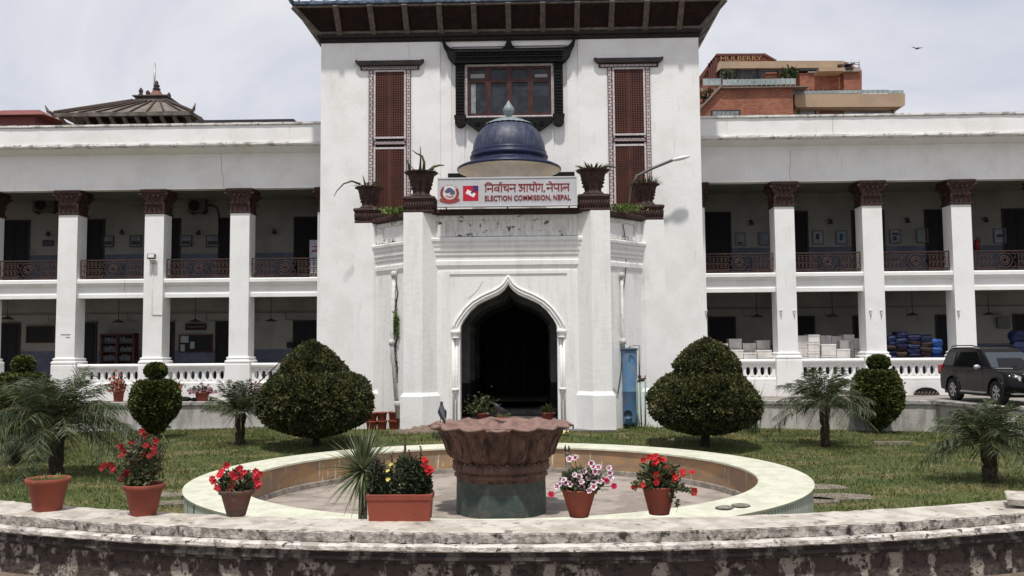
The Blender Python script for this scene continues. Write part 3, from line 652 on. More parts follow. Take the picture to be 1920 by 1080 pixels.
# ---- carved central window
wx = -.85; y = TY+.05
f = MB(); OUT = [(-1.99,10.25),(-1.99,12.75),(1.99,12.75),(1.99,10.25)]
for sg in (-1,1):
    f.box(wx+sg*1.84-.17, wx+sg*1.84+.17, y-.16, y+.1, 10.62, 12.72)
    for k in range(16): f.box(wx+sg*1.84-.13, wx+sg*1.84+.13, y-.19, y-.16, 10.7+k*.12, 10.76+k*.12)
    f.prism([(wx+sg*1.84-.22,10.66),(wx+sg*1.84-.22,10.55),(wx+sg*1.84-.19,10.50),(wx+sg*1.84-.19,10.34),(wx+sg*1.84-.11,10.24),(wx+sg*1.84,10.21),(wx+sg*1.84+.11,10.24),(wx+sg*1.84+.19,10.34),(wx+sg*1.84+.19,10.50),(wx+sg*1.84+.22,10.55),(wx+sg*1.84+.22,10.66)], y-.22, y+.1)
lint = []
R_ = [(2.05,12.62),(2.12,12.70),(2.22,12.78),(2.30,12.90),(2.36,13.10),(2.46,13.28),(2.50,13.48),(2.44,13.62),(2.40,13.45),(2.30,13.28),(2.20,13.20),(2.05,13.15),(.26,13.14),(.16,13.22),(.09,13.38),(0,13.56)]
pts = [(wx+a, z) for a, z in R_]+[(wx-a, z) for a, z in R_[-2::-1]]
f.prism(pts, y-.30, y+.1)
f.prism([(wx-1.7,12.62),(wx+1.7,12.62),(wx+2.05,12.68),(wx-2.05,12.68)], y-.2, y+.1)
for dz, o_ in ((12.80,.36),(12.98,.42)):
    f.box(wx-2.0, wx+2.0, y-o_, y-.29, dz, dz+.06)
for k in range(40): x = wx-1.95+k*.1; f.box(x-.02, x+.02, y-.40, y-.3, 12.88, 12.96)
R2 = [(1.60,10.56),(1.60,10.42),(1.45,10.28),(1.20,10.10),(.95,9.98),(.6,9.94),(.3,9.98),(0,9.90)]
f.prism([(wx+a, z) for a, z in R2]+[(wx-a, z) for a, z in R2[-2::-1]], y-.14, y+.1)
for k in range(9):
    a = -1.2+k*.3; zc = 10.36-.12*math.cos(a*1.1)
    f.tube([(wx+a+.09*math.cos(q), y-.15, zc+.07*math.sin(q)) for q in np.linspace(0,2*PI,9)], .02, 5, cap=False)
cw = f.build('carved_window', BLACKC, pal)
b = MB(); x0_, x1_, z0_, z1_ = wx-1.67, wx+1.67, 10.56, 12.63
for (a, c, e, g_) in ((x0_, x1_, z0_, z0_+.09), (x0_, x1_, z1_-.09, z1_), (x0_, x0_+.09, z0_+.09, z1_-.09), (x1_-.09, x1_, z0_+.09, z1_-.09)): b.box(a, c, y-.07, y+.1, e, g_)
for k in range(46):
    x = x0_+.036+k*(3.27/45); b.ball((x, y-.075, z0_+.045), .03, 6); b.ball((x, y-.075, z1_-.045), .03, 6)
for k in range(27):
    z = z0_+.1+k*.072
    for x in (x0_+.045, x1_-.045): b.ball((x, y-.075, z), .03, 6)
b.build('beaded_frame', PINKT, cw)
s = MB(); a0, a1, c0, c1 = x0_+.09, x1_-.09, z0_+.09, z1_-.09; yy = y-.02
s.box(a0, a1, yy, yy+.1, c0, c0+.10); s.box(a0, a1, yy, yy+.1, c1-.10, c1); s.box(a0, a1, yy-.01, yy+.1, c0+1.28, c0+1.40)
for k, u in enumerate((0,.25,.5,.75,1)):
    ww = .10 if k not in (2,) else .09; x = a0+(a1-a0)*u; s.box(max(a0, x-ww), min(a1, x+ww), yy-.006*(k%2+1), yy+.1, c0, c1)
s.build('sash', SASH, cw)
g_ = MB(); g_.box(a0, a1, yy+.05, yy+.06, c0, c1); g_.build('pane', GLASS, cw)
cu = MB(); pts = [(a0+.14+k*.035, yy+.045-.012*(k%2), 0) for k in range(6)]
cu.add([(p[0], p[1], z) for p in pts for z in (c0+.12, c0+1.25)], [(2*k, 2*k+2, 2*k+3, 2*k+1) for k in range(5)]); blb = MB(); blb.box(a0+.12, a0+.66, yy+.03, yy+.045, c0+1.46, c0+1.62); blb.build('fan_grille', M('dull_grey_panel', (.28,.28,.26)), cw); blb = MB(); blb.box(a1-.62, a1-.14, yy+.03, yy+.045, c0+1.46, c0+1.58); blb.build('fan_grille', M('dull_grey_panel', (.28,.28,.26)), cw)
cu.build('curtain', M('grey_curtain', (.30,.33,.33), (.2,.22,.23), sc=9), cw)
f = MB(); f.box(-3.15, 1.55, TY-.16, TY+.16, 8.28, 8.46); f.box(-3.1, 1.5, TY-.12, TY+.16, 8.2, 8.28); f.build('sill_band', BLACKC, pal)

# ---- entrance porch
PX = -.88; PW = 2.65; PF = 30.05; PR = 4.85; PRY = 32.2     # half widths and depths of the bay
PATH = [(PX-PR,TY),(PX-PR,PRY),(PX-PW,PF),(PX+PW,PF),(PX+PR,PRY),(PX+PR,TY)]
AC = -.85; SPR = 2.55
OUTC = [(1.84,0),(1.82,.18),(1.71,.37),(1.45,.73),(1.19,.97),(.98,1.09),(.82,1.18),(.60,1.27),(.40,1.36),(.26,1.45),(.17,1.53),(.09,1.64),(.04,1.72),(0,1.80)]
def acurve(k, off=0):    # k 1: outer; smaller: inner offset curve
    return [(a*(1-off/1.84*1.0), b*(1-off*.62/1.0*.9)) for a, b in OUTC]
INC = [(1.61,0),(1.59,.16),(1.50,.34),(1.27,.65),(1.04,.85),(.86,.95),(.71,1.02),(.52,1.10),(.34,1.18),(.22,1.27),(.14,1.34),(.075,1.42),(.03,1.48),(0,1.54)]
def fullc(c): return [(AC-a, SPR+b) for a, b in c]+[(AC+a, SPR+b) for a, b in c[-2::-1]]
w_ = MB(); base = -1.2
for sg in (-1, 1):       # slanting side walls
    a = (PX+sg*PW, PF); b = (PX+sg*PR, PRY); c = (PX+sg*PR, TY); e = (PX+sg*(PR-.5), TY); f = (PX+sg*(PW-.3), PF+.5)
    MB().poly([a, b, c, e, f], base, 6.42).build('porch_side_wall', WHITEP, pal)
w_ = MB(); xs_ = fullc(INC); yf, yb = PF, PF+.55
def vq(x0, z0, x1, z1): w_.add([(x0,yf,z0),(x1,yf,z0),(x1,yf,z1),(x0,yf,z1)], [(0,1,2,3)])
w_.box(PX-PW, AC-1.61, yf, yb, base, 4.6); w_.box(AC+1.61, PX+PW, yf, yb, base, 4.6); w_.box(PX-PW, PX+PW, yf, yb, 4.6, 6.42)
for (xa, za), (xb, zb) in zip(xs_[:-1], xs_[1:]):
    w_.add([(xa,yf,za),(xb,yf,zb),(xb,yf,4.6),(xa,yf,4.6),(xa,yb,za),(xb,yb,zb),(xb,yb,4.6),(xa,yb,4.6)], [(0,1,2,3),(0,4,5,1),(7,6,5,4)])
# raised strips making the sunk rectangle round the arch
for a, b, c, e in ((PX-PW+.55,AC-1.95,-1.2,4.52),(AC+1.95,PX+PW-.55,-1.2,4.52)): w_.box(a, b, yf-.035, yf, c, e)
w_.box(AC-1.95, AC+1.95, yf-.035, yf, 4.42, 4.52)
w_.box(PX-PW+.30, PX-PW+.50, yf-.02, yf, -1.2, 4.5); w_.box(PX+PW-.50, PX+PW-.30, yf-.02, yf, -1.2, 4.5)
fw = w_.build('porch_front_wall', WHITEP, pal)
m_ = MB(); oc = fullc(OUTC)
m_.tube([(a, yf-.015, b) for a, b in oc], .045, 8); m_.tube([(AC+(a-AC)*.945, yf-.0, SPR+(b-SPR)*.93) for a, b in oc], .04, 8); m_.tube([(AC+(a-AC)*.90, yf+.03, SPR+(b-SPR)*.885) for a, b in oc], .03, 8)
for sg in (-1, 1):
    for q, r_, dy in ((1.83,.042,-.015),(1.73,.036,0),(1.65,.028,.03)): m_.tube([(AC+sg*q, yf+dy, -.62), (AC+sg*q, yf+dy, 2.3)], r_, 8)
    m_.lathe([(.02,2.27),(.13,2.28),(.13,2.33),(.10,2.36),(.15,2.44),(.17,2.50),(.15,2.56),(.02,2.58)], AC+sg*1.75, yf-.0, 14)
    m_.lathe([(.06,.55),(.11,.56),(.12,.60),(.11,.64),(.06,.65)], AC+sg*1.77, yf-.01, 12)
m_.build('arch_moulding', WHITEP, fw)
CORN = [(-.1,4.62),(.04,4.63),(.06,4.68),(.12,4.72),(.13,4.86),(.08,4.90),(.08,5.0),(.16,5.06),(.17,5.14),(.24,5.20),(.25,5.30),(.32,5.38),(.33,5.46),(.42,5.52),(.44,5.60),(.40,5.64),(-.1,5.66)]
c = MB(); c.sweep(PATH[1:-1], [(o*.45, z) for o, z in CORN], jit=.004); c.build('porch_cornice', WHITEP, pal)
c = MB(); c.box(PX-2.05, PX+2.05, PF-.06, PF, 5.68, 5.84); c.box(PX-2.05, PX+2.05, PF-.06, PF, 6.22, 6.38); c.box(PX-2.35, PX-2.05, PF-.06, PF, 5.68, 6.38); c.box(PX+1.85+.2, PX+2.35, PF-.06, PF, 5.68, 6.38)
c.box(PX-2.04, PX+2.04, PF-.025, PF, 5.84, 6.22)
for sg in (-1, 1):
    for u0, u1, z0, z1 in ((.08,.92,5.68,5.82),(.08,.92,6.26,6.38),(.08,.2,5.82,6.26),(.8,.92,5.82,6.26)):
        p = [(PX+sg*(PW+(PR-PW)*u), PF+(PRY-PF)*u) for u in (u0, u1)]; nx, ny = sg*.7*.06, -.7*.06
        c.poly([p[0], p[1], (p[1][0]+nx, p[1][1]+ny), (p[0][0]+nx, p[0][1]+ny)], z0, z1)
c.build('parapet_panel', PANELG, pal)
c = MB(); c.sweep(PATH, [(-.3,6.40),(.16,6.41),(.20,6.46),(.20,6.56),(.12,6.60),(-.3,6.60)], jit=.008)
c.build('porch_coping', BROWNC, pal)
MB().poly([(x*.97+PX*.03, y_+.12) for x, y_ in PATH], 6.42, 6.585).build('porch_roof', COPE, pal)  # separate pale deck put in to bounce light up to the brim soffit
def pier(sg, front):
    if front: pts = [(1.50+1.87,-.45),(1.50+1.27,-.45),(2.30,.05),(2.30,.5),(3.37,.6)]; bx_ = [(sg*a+PX, PF+b) for a, b in ((3.40,-.45),(2.77,-.45),(2.30,.02),(2.30,.45),(3.40,.85))]
    else: bx_ = [(sg*a+PX, PRY+b) for a, b in ((5.50,-.25),(4.80,-.25),(4.55,.02),(4.6,.5),(5.50,1.15))]
    p = MB().poly(bx_, .46, 6.45)
    o = p.build('pier', WHITE if not front else WHITEP, pal)
    cx_ = sum(a for a, b in bx_)/5; cy_ = sum(b for a, b in bx_)/5
    def sc(k, z): return [(cx_+(a-cx_)*k, cy_+(b-cy_)*k, z) for a, b in (bx_ if sg < 0 else bx_[::-1])]
    b = MB(); b.frus(sc(1.17,-1.3), [sc(1.17,.34), sc(1.17,.40), sc(1.02,.52)]); b.build('pier_plinth', WHITE, o)
    if front: q = [(sg*a+PX, PF+b) for a, b in ((3.36,-.42),(2.42,-.42),(2.42,.45),(3.36,.45))]; z0 = 6.46
    else: q = [(sg*a+PX, PRY+b) for a, b in ((5.46,-.22),(4.5,-.22),(4.5,.7),(5.46,.7))]; z0 = 6.46
    if sg < 0: pass
    else: q = q[::-1]
    cx_ = sum(a for a, b_ in q)/4; cy_ = sum(b_ for a, b_ in q)/4
    def s2(k, z): return [(cx_+(a-cx_)*k, cy_+(b_-cy_)*k, z) for a, b_ in q]
    c = MB(); c.frus(s2(1.04,z0-.02), [s2(1.08,z0+.04), s2(1.0,z0+.08), s2(1.02,z0+.32), s2(1.12,z0+.42), s2(1.16,z0+.46), s2(1.12,z0+.52), s2(.9,z0+.55)])
    x0_ = min(a for a, b_ in q); x1_ = max(a for a, b_ in q); yf_ = min(b_ for a, b_ in q)
    for k in range(11): x = x0_+.03+k*(x1_-x0_-.06)/10; c.tube([(x, yf_-.015, z0+.1), (x, yf_-.03, z0+.34)], .03, 5)
    for k in range(11): yy_ = yf_+.03+k*.08; c.tube([(x1_+.015, yy_, z0+.1), (x1_+.03, yy_, z0+.34)], .03, 5); c.tube([(x0_-.015, yy_, z0+.1), (x0_-.03, yy_, z0+.34)], .03, 5)
    c.build('pier_cap', BROWNC, o)
    return cx_, cy_, z0+.54
PC = [pier(-1, False), pier(-1, True), pier(1, True), pier(1, False)]
# interior
h = MB(); hx0, hx1 = PX-2.45, PX+2.5
h.box(hx0-.2, hx0, PF+.55, 43, -1, 4.4); h.box(hx1, hx1+.2, PF+.55, 43, -1, 4.4); h.box(hx0, hx1, PF+.55, 43, 4.25, 4.4); MB().box(hx0-.2, hx1+.2, 43, 43.3, -1, 4.4).build('hall_end_wall', DARKW, pal)  # end wall coloured dark to stand for the shade deep in the hall
for yy_ in (31.9, 34.4, 37.5):
    for sg in (-1, 1):
        xi = AC+sg*1.42; xo = hx0 if sg < 0 else hx1
        h.box(min(xi, xo), max(xi, xo), yy_, yy_+.5, .9 if False else -.7, 2.72); h.box(min(xi, xo)-.05*(sg > 0), max(xi, xo)+.05*(sg < 0), yy_-.05, yy_, 2.6, 2.75)
    for (xa, za), (xb, zb) in zip(xs_[:-1], xs_[1:]):
        f1 = lambda x: AC+(x-AC)*.885
        h.add([(f1(xa),yy_,2.72+(za-SPR)*.72),(f1(xb),yy_,2.72+(zb-SPR)*.72),(f1(xb),yy_,4.25),(f1(xa),yy_,4.25),(f1(xa),yy_+.5,2.72+(za-SPR)*.72),(f1(xb),yy_+.5,2.72+(zb-SPR)*.72)], [(0,1,2,3),(0,4,5,1)])
    h.box(hx0, AC-1.42, yy_, yy_+.5, 2.72, 4.25); h.box(AC+1.42, hx1, yy_, yy_+.5, 2.72, 4.25)
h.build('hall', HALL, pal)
h = MB()
for yy_ in (31.9, 34.4, 37.5):
    for sg in (-1, 1):
        xi = AC+sg*1.40; xo = hx0 if sg < 0 else hx1; h.box(min(xi, xo), max(xi, xo), yy_-.01, yy_+.51, -.6, .75)
h.build('hall_dado', BLACKI, pal)
h = MB(); h.box(hx0, hx1, PF-.0, 31.5, -1.1, -.58); h.box(PX-3.4, PX+3.5, PF-.7, PF, -1.1, -.70); h.box(hx0, hx1, 31.5, 33.0, -1.1, -.42); h.box(hx0, hx1, 33.0, 43, -1.1, -.26); h.build('porch_floor', M('porch_floor_stone', (.17,.16,.15), (.11,.10,.10), sc=3, rough=.8), pal)
h = MB()
for xa in (-.55-.85, -.55+.02, .3): h.box(AC+xa, AC+xa+.06, 42.9, 42.98, -.2, 2.3)
h.box(AC-1.4, AC+.4, 42.9, 42.98, 2.25, 2.33); h.build('inner_door_frame', M('inner_door_grey', (.10,.10,.10)), pal)

# ---- dome over the porch
DX, DY = -.83, 31.55
t_ = MB(); t_.lathe([(1.30,6.5),(1.30,7.75)], DX, DY, 48); dome = t_.build('dome_drum', WHITE, pal)
MB().lathe([(1.28,7.72),(1.32,7.85),(1.42,7.97),(1.60,8.09),(1.74,8.16),(1.80,8.18),(1.815,8.20)], DX, DY, 64).build('brim_soffit', CREAM, dome)
MB().lathe([(1.80,8.175),(1.83,8.19),(1.83,8.25),(1.70,8.32),(1.45,8.42),(1.30,8.50),(1.31,8.54),(1.36,8.58),(1.385,8.66),(1.34,8.72),(1.30,8.74),(1.335,8.80),(1.30,8.86),(1.26,8.88)], DX, DY, 64).build('brim', M('navy_brim_paint', (.014,.019,.055), (.05,.055,.09), sc=5, lo=.5, hi=.7, rough=.4), dome)
prof = [(1.265*math.cos(a), 8.88+1.16*math.sin(a)) for a in np.linspace(0, R(66), 18)]
MB().lathe(prof, DX, DY, 72, fn=lambda r, z, a: r*(1+.012*abs(math.cos(12*a)))).build('dome_shell', BLUED, dome)
prof = [(1.30*math.cos(a), 8.90+1.165*math.sin(a)) for a in np.linspace(R(49), R(88), 9)]
MB().lathe(prof, DX, DY, 96, fn=lambda r, z, a: r*(1+.05*abs(math.cos(14*a))*(1 if r > .7 else .6))).build('dome_cap', LEADG, dome)
MB().lathe([(.16,10.02),(.10,10.07),(.08,10.12),(.12,10.16),(.19,10.26),(.21,10.36),(.17,10.46),(.10,10.56),(.04,10.66),(.0,10.72)], DX, DY, 16).build('finial', LEADG, dome)

# ---- signboard with its writing
sgn = thing('signboard', 'wide pale grey signboard with red lettering and two emblems standing on the porch coping', 'sign', (-.85, 29.5, 6.6))
SY = 29.40
b = MB(); b.box(-3.10, 1.42, SY, SY+.16, 6.60, 7.53, .012); b.build('board', M('sign_face_grey', (.50,.50,.52), (.46,.46,.48), sc=3, rough=.5), sgn)
b = MB()
for a in ((-3.13,1.45,6.585,6.62),(-3.13,1.45,7.51,7.55)): b.box(a[0], a[1], SY-.02, SY+.17, a[2], a[3])
for a in ((-3.13,-3.10),(1.42,1.45)): b.box(a[0], a[1], SY-.02, SY+.17, 6.62, 7.51)
b.build('frame', M('sign_frame_metal', (.6,.6,.6), rough=.35, metal=.4), sgn)
b = MB()
for x in (-2.9, -.85, 1.2): b.tube([(x,SY+.14,6.56),(x,SY+.14,7.3),(x,SY+.7,6.6)], .02, 5)
b.build('support', IRON, sgn)
def text_mesh(s_, name, mat, parent, x0, x1, z0, z1, y, depth=.012, bold=.0, rz=0):
    cu = bpy.data.curves.new('tmp', 'FONT'); cu.body = s_; cu.size = 1; cu.extrude = depth; cu.offset = bold; cu.resolution_u = 3
    o = bpy.data.objects.new('tmp', cu); COL.objects.link(o); bpy.context.view_layer.update()
    me = bpy.data.meshes.new_from_object(o.evaluated_get(bpy.context.evaluated_depsgraph_get())); bpy.data.objects.remove(o); bpy.data.curves.remove(cu)
    v = np.array([tuple(q.co) for q in me.vertices]); mn = v.min(0); mx_ = v.max(0)
    mb = MB(); mb.V = [(x0+(a-mn[0])/(mx_[0]-mn[0])*(x1-x0), y-c, z0+(b_-mn[1])/(mx_[1]-mn[1])*(z1-z0)) for a, b_, c in v.tolist()]
    mb.Fc = [tuple(p.vertices) for p in me.polygons]; mb.S = [False]*len(mb.Fc); bpy.data.meshes.remove(me)
    return mb.build(name, mat, parent)
SIGNR = M('sign_maroon_paint', (.20,.012,.016), rough=.5)
xa, z1 = P(909, 361.5, SY); xb, z0 = P(1070, 374.5, SY)
text_mesh('ELECTION COMMISSION, NEPAL', 'english_lettering', SIGNR, sgn, xa, xb, z0-.035, z0-.035+.205, SY-.006, bold=.022)
def dev():
    mb = MB(); x = 0.; T = .085; segs = []
    def st(pts, k=1.): segs.append(([(x+a, b_) for a, b_ in pts], T*k))
    def bar(a): st([(a,0),(a,1)], 1.15)
    def circ(cx_, cz, r, a0=0, a1=360, k=1.): st([(cx_+r*math.cos(R(q)), cz+r*1.05*math.sin(R(q))) for q in np.linspace(a0, a1, 12)], k)
    heads = []
    def glyph(w_, fn): nonlocal x; fn(); x += w_
    def na(): st([(.12,.46),(.55,.46)]); circ(.14,.42,.09); bar(.58)
    def va(): circ(.30,.42,.20,60,330); st([(.46,.5),(.55,.52)]); bar(.55)
    def aa(): bar(.16)
    def cha(): st([(.05,.72),(.34,.72)]); st([(.34,.72),(.16,.50),(.20,.28),(.40,.24),(.55,.40)]); bar(.56)
    def a_(): st([(.05,.86),(.20,.95),(.34,.84),(.30,.66),(.14,.60)]); st([(.14,.60),(.36,.50),(.36,.22),(.20,.08),(.04,.22)]); st([(.34,.50),(.60,.50)]); bar(.62)
    def ya(): st([(.06,.92),(.22,.84),(.26,.66),(.14,.50),(.22,.30),(.42,.26),(.56,.42)]); bar(.56)
    def ga(): st([(.22,1),(.22,.40),(.12,.30),(.04,.40)]); bar(.48)
    def pa(): st([(.10,1),(.10,.56),(.24,.38),(.56,.42)]); bar(.56)
    def la(): st([(.06,.20),(.04,.46),(.18,.60),(.30,.46),(.28,.26)]); st([(.30,.5),(.42,.60),(.56,.46)]); bar(.62)
    start = x; bar(.10); st([(.10,1),(.16,1.22),(.36,1.32),(.62,1.22),(.74,1)]); x += .22; glyph(.70, na); glyph(.66, va); st([(-.50,1.0),(-.44,1.2),(-.28,1.3),(-.12,1.16)]) if False else None
    st([(.14,1.0),(-.02,1.12),(.02,1.30),(.18,1.32)], .9); glyph(.30, aa); glyph(.68, cha); glyph(.70, na); heads.append((start, x)); x += .26
    start = x; glyph(.74, a_); glyph(.28, aa); glyph(.68, ya); st([(.16,1.0),(.06,1.24),(-.16,1.36)], .9); glyph(.28, aa); glyph(.60, ga); heads.append((start, x)); x += .04
    st([(.08,.10),(.04,-.08)], 1.2); x += .30
    start = x; st([(.58,1.0),(.46,1.26),(.26,1.36)], .9); glyph(.70, na); glyph(.68, pa); glyph(.28, aa); glyph(.74, la); heads.append((start, x))
    for a, b_ in heads: segs.append(([(a-.02,1.0),(b_-.02,1.0)], T*1.1))
    W = x; xa, zt = P(909, 344, SY); xb, zb = P(1068, 358, SY); kx = (xb-xa)/W; kz = .235
    for pts, tk in segs:
        for (a, b_), (c, e) in zip(pts[:-1], pts[1:]):
            p = Vector((xa+a*kx, 0, zb+b_*kz)); q = Vector((xa+c*kx, 0, zb+e*kz)); d_ = (q-p)
            if d_.length < 1e-5: continue
            d_.normalize(); n_ = Vector((-d_.z, 0, d_.x))*tk*kx*.62; p -= d_*tk*kx*.3; q += d_*tk*kx*.3
            y_ = SY-.010-random.random()*.002
            mb.add([(v.x, y_, v.z) for v in (p-n_, q-n_, q+n_, p+n_)]+[(v.x, SY-.001, v.z) for v in (p-n_, q-n_, q+n_, p+n_)], [(0,1,2,3),(0,4,5,1),(1,5,6,2),(2,6,7,3),(3,7,4,0)])
    mb.build('devanagari_lettering', SIGNR, sgn)
dev()
def disc(mb, cx_, cz, rx, rz_, y, n=24, a0=0, a1=360, r0=0):
    pts = [(cx_+rx*math.cos(R(q)), cz+rz_*math.sin(R(q))) for q in np.linspace(a0, a1, n)]
    if r0: pts += [(cx_+rx*r0*math.cos(R(q)), cz+rz_*r0*math.sin(R(q))) for q in np.linspace(a1, a0, n)]
    if not r0 and abs(a1-a0) == 360: pts = pts[:-1]
    if r0:
        for k in range(n-1):
            A, B_, C, D = pts[k], pts[k+1], pts[2*n-2-k], pts[2*n-1-k]; mb.add([(p[0], y, p[1]) for p in (A, B_, C, D)], [(0,3,2,1)])
    else: mb.prism(pts, y, y+.004)
ex, ez = P(843, 362, SY); em = MB(); disc(em, ex, ez, .265, .27, SY-.004, r0=0); e0 = em.build('emblem', M('emblem_white', (.62,.60,.60)), sgn)
em = MB(); disc(em, ex, ez, .30, .29, SY-.010, 30, -215, 35, r0=.74)
for q in range(-215, 36, 16): em.ball((ex+.275*math.cos(R(q)), SY-.012, ez+.27*math.sin(R(q))), (.042,.008,.042), 6)
em.prism([(ex-.30,ez-.17),(ex-.19,ez-.235),(ex,ez-.27),(ex+.19,ez-.235),(ex+.30,ez-.17),(ex+.34,ez-.24),(ex+.22,ez-.31),(ex,ez-.345),(ex-.22,ez-.31),(ex-.34,ez-.24)], SY-.016, SY-.004)
em.build('garland', M('emblem_red', (.26,.03,.03), (.35,.08,.06), sc=30), e0)
em = MB(); em.prism([(ex-.17,ez+.05),(ex-.09,ez+.14),(ex-.02,ez+.18),(ex+.07,ez+.15),(ex+.19,ez+.04),(ex+.12,ez-.01),(ex+.02,ez+.03),(ex-.08,ez+.0)], SY-.014, SY-.004)
em.prism([(ex+.0,ez+.0),(ex+.17,ez+.0),(ex+.19,ez-.03),(ex+.05,ez-.05)], SY-.018, SY-.004)
em.build('mountain', M('emblem_blue', (.055,.06,.13), (.12,.12,.2), sc=30), e0)
em = MB()
for k, (a, b_) in enumerate(((-.19,.21),(-.06,.265),(.06,.265),(.19,.21))): em.box(ex+a-.04, ex+a+.04, SY-.012, SY-.004, ez+b_-.006, ez+b_+.012)
em.prism([(ex-.12,ez-.06),(ex+.0,ez-.10),(ex+.13,ez-.07),(ex+.14,ez-.11),(ex,ez-.16),(ex-.13,ez-.11)], SY-.015, SY-.004)
em.build('crest_detail', M('emblem_rose', (.40,.24,.24)), e0)
ax_, az1 = P(868, 348.5, SY); bx_, az0 = P(897, 376.5, SY)
em = MB(); em.box(ax_, bx_, SY-.006, SY, az0, az1); e1 = em.build('logo', M('logo_red', (.46,.012,.035), rough=.5), sgn)
em = MB(); cx_, cz = (ax_+bx_)/2, (az0+az1)/2
em.prism([(cx_-.17,cz-.0),(cx_-.10,cz+.13),(cx_+.17,cz-.02),(cx_+.10,cz-.14)], SY-.010, SY-.004); em.build('ballot_paper', M('logo_white', (.75,.72,.72)), e1)
em = MB(); em.prism([(cx_+.0,cz+.03),(cx_+.10,cz+.10),(cx_+.24,cz+.20),(cx_+.24,cz+.12),(cx_+.10,cz+.04),(cx_+.04,cz-.03)], SY-.014, SY-.004)
em.prism([(cx_+.06,az1-.002),(bx_-.003,az1-.002),(bx_-.003,cz+.07),(cx_+.12,cz+.09)], SY-.012, SY-.005)
em.build('blue_mark', M('logo_blue', (.06,.03,.13)), e1)

# ================================================================ BUILDINGS BEHIND
def pbox(mb, x0, x1, y0, y1, Yf, Yb, b=0):      # a box whose front fills this stretch of the view at depth Yf
    a = P(x0, y1, Yf); c = P(x1, y0, Yf); mb.box(a[0], c[0], Yf, Yb, a[1], c[1], b); return mb
def ppts(pts, Y): return [P(x, y, Y) for x, y in pts]
BRICK = brickmat('red_brick', (.27,.085,.045), (.37,.15,.085), (.18,.10,.08), 1.6, bw=.6, rh=.22)
CREAMC = M('cream_concrete_band', (.40,.295,.20), (.35,.26,.185), sc=.5, lo=.42, hi=.6, rough=.9)
t = thing('hotel_building', 'red brick terraced hotel with cream balconies behind the right wing', 'building', (P(1500,220,92)[0], 92, 0))
m = MB(); m.prism(ppts([(1305,300),(1305,158),(1313,146),(1330,118),(1341,103.5),(1433,102.5),(1453,114),(1582,114),(1616,132),(1616,300)], 92), 92, 106); bw = m.build('brick_wall', BRICK, t)
m = MB(); m.prism(ppts([(1312,300),(1312,206),(1348,166),(1487,164),(1487,300)], 86), 86, 92); m.build('brick_wall', BRICK, t)
m = MB(); m.prism(ppts([(1305,152),(1341,103.5),(1343,101),(1434,100.5),(1456,113),(1455,116),(1433,104.5),(1344,105),(1316,148),(1305,160)], 91.8), 91.7, 92); m.build('roof_trim', M('dark_roof_trim', (.12,.05,.04)), t)
m = MB()
for k in range(4): pbox(m, 1329+k*4.2, 1331.5+k*4.2, 118-k*4.5, 150, 91.7, 92)
m.build('wall_rib', M('dark_brick_rib', (.12,.05,.04)), t)
m = MB(); m.prism(ppts([(1345,133),(1349,115),(1582,114.5),(1582,120),(1570,121),(1570,127),(1352,128)], 90.9), 90.9, 92); pbox(m, 1536, 1582, 127, 133.5, 89.5, 92); m.build('upper_canopy', CREAMC, t)
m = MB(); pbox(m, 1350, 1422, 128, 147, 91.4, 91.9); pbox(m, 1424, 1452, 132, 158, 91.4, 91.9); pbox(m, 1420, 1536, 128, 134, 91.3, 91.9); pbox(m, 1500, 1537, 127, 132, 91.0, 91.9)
m.build('terrace_recess', M('terrace_shade_wall', (.07,.072,.075), (.12,.12,.12), sc=.8), t)  # dark grey panels; shadow of the recess put into their colour
m = MB()
for x in (1383, 1422): pbox(m, x, x+3, 130, 147, 91.0, 91.3)
m.build('terrace_post', DARKW, t)
m = MB(); pbox(m, 1438, 1455, 137, 148, 87.5, 89); pbox(m, 1436.5, 1456.5, 135.5, 138, 87.3, 89.2); m.build('chimney', BRICK, t)
m = MB(); pbox(m, 1583, 1614, 133, 168, 90.5, 98); pbox(m, 1500, 1583, 136, 168, 91.2, 92); m.build('brick_wall', BRICK, t)
m = MB(); pbox(m, 1580, 1613.5, 126, 134, 90.2, 98); pbox(m, 1515, 1583, 133, 136, 91, 92); m.build('cornice_band', M('beige_stone', (.32,.27,.24)), t)
m = MB(); pbox(m, 1586, 1600, 126.8, 130, 90.1, 90.3); pbox(m, 1540, 1545, 134.5, 138, 90.8, 91.2); m.build('vent_opening', BLACKI, t)
m = MB(); a = P(1585,120,90); b_ = P(1608,112,90)
m.add([(a[0],90,a[1]),(b_[0]-.25,90,a[1]+.1),(b_[0],92,b_[1]),(a[0]+.4,92,b_[1])], [(0,1,2,3)]); m.V += [(x,y+.05,z-.08) for x,y,z in m.V]; m.Fc += [(7,6,5,4),(0,4,5,1),(1,5,6,2),(3,2,6,7),(0,3,7,4)]; m.S += [False]*5; m.build('solar_panel', M('solar_panel_blue', (.03,.035,.07), rough=.3), t)
m = MB()
for x in (1582, 1597, 1611): q = P(x, 126, 90.4); m.tube([(q[0],90.4,q[1]),(q[0],90.4,q[1]+.75)], .05, 5)
for yy_ in (117, 121): q = P(1583,yy_,90.4); r_ = P(1612,yy_,90.4); m.tube([(q[0],90.4,q[1]),(r_[0],90.4,r_[1])], .04, 5)
m.build('roof_railing', GALV, t)
m = MB(); m.prism(ppts([(1490,177),(1697,175),(1697,197),(1690,200),(1494,201),(1490,195)], 86.9), 86.9, 92)
m.prism(ppts([(1500,201),(1690,200),(1660,205),(1500,204)], 87.2), 87.2, 92)
m.build('balcony', CREAMC, t)
m = MB(); pbox(m, 1485, 1678, 200, 300, 88, 92); m.build('cream_wall', CREAMC, t)
m = MB(); pbox(m, 1542, 1580, 202.5, 300, 87.8, 88); m.build('brown_wall_panel', M('brown_panel', (.14,.07,.06)), t)
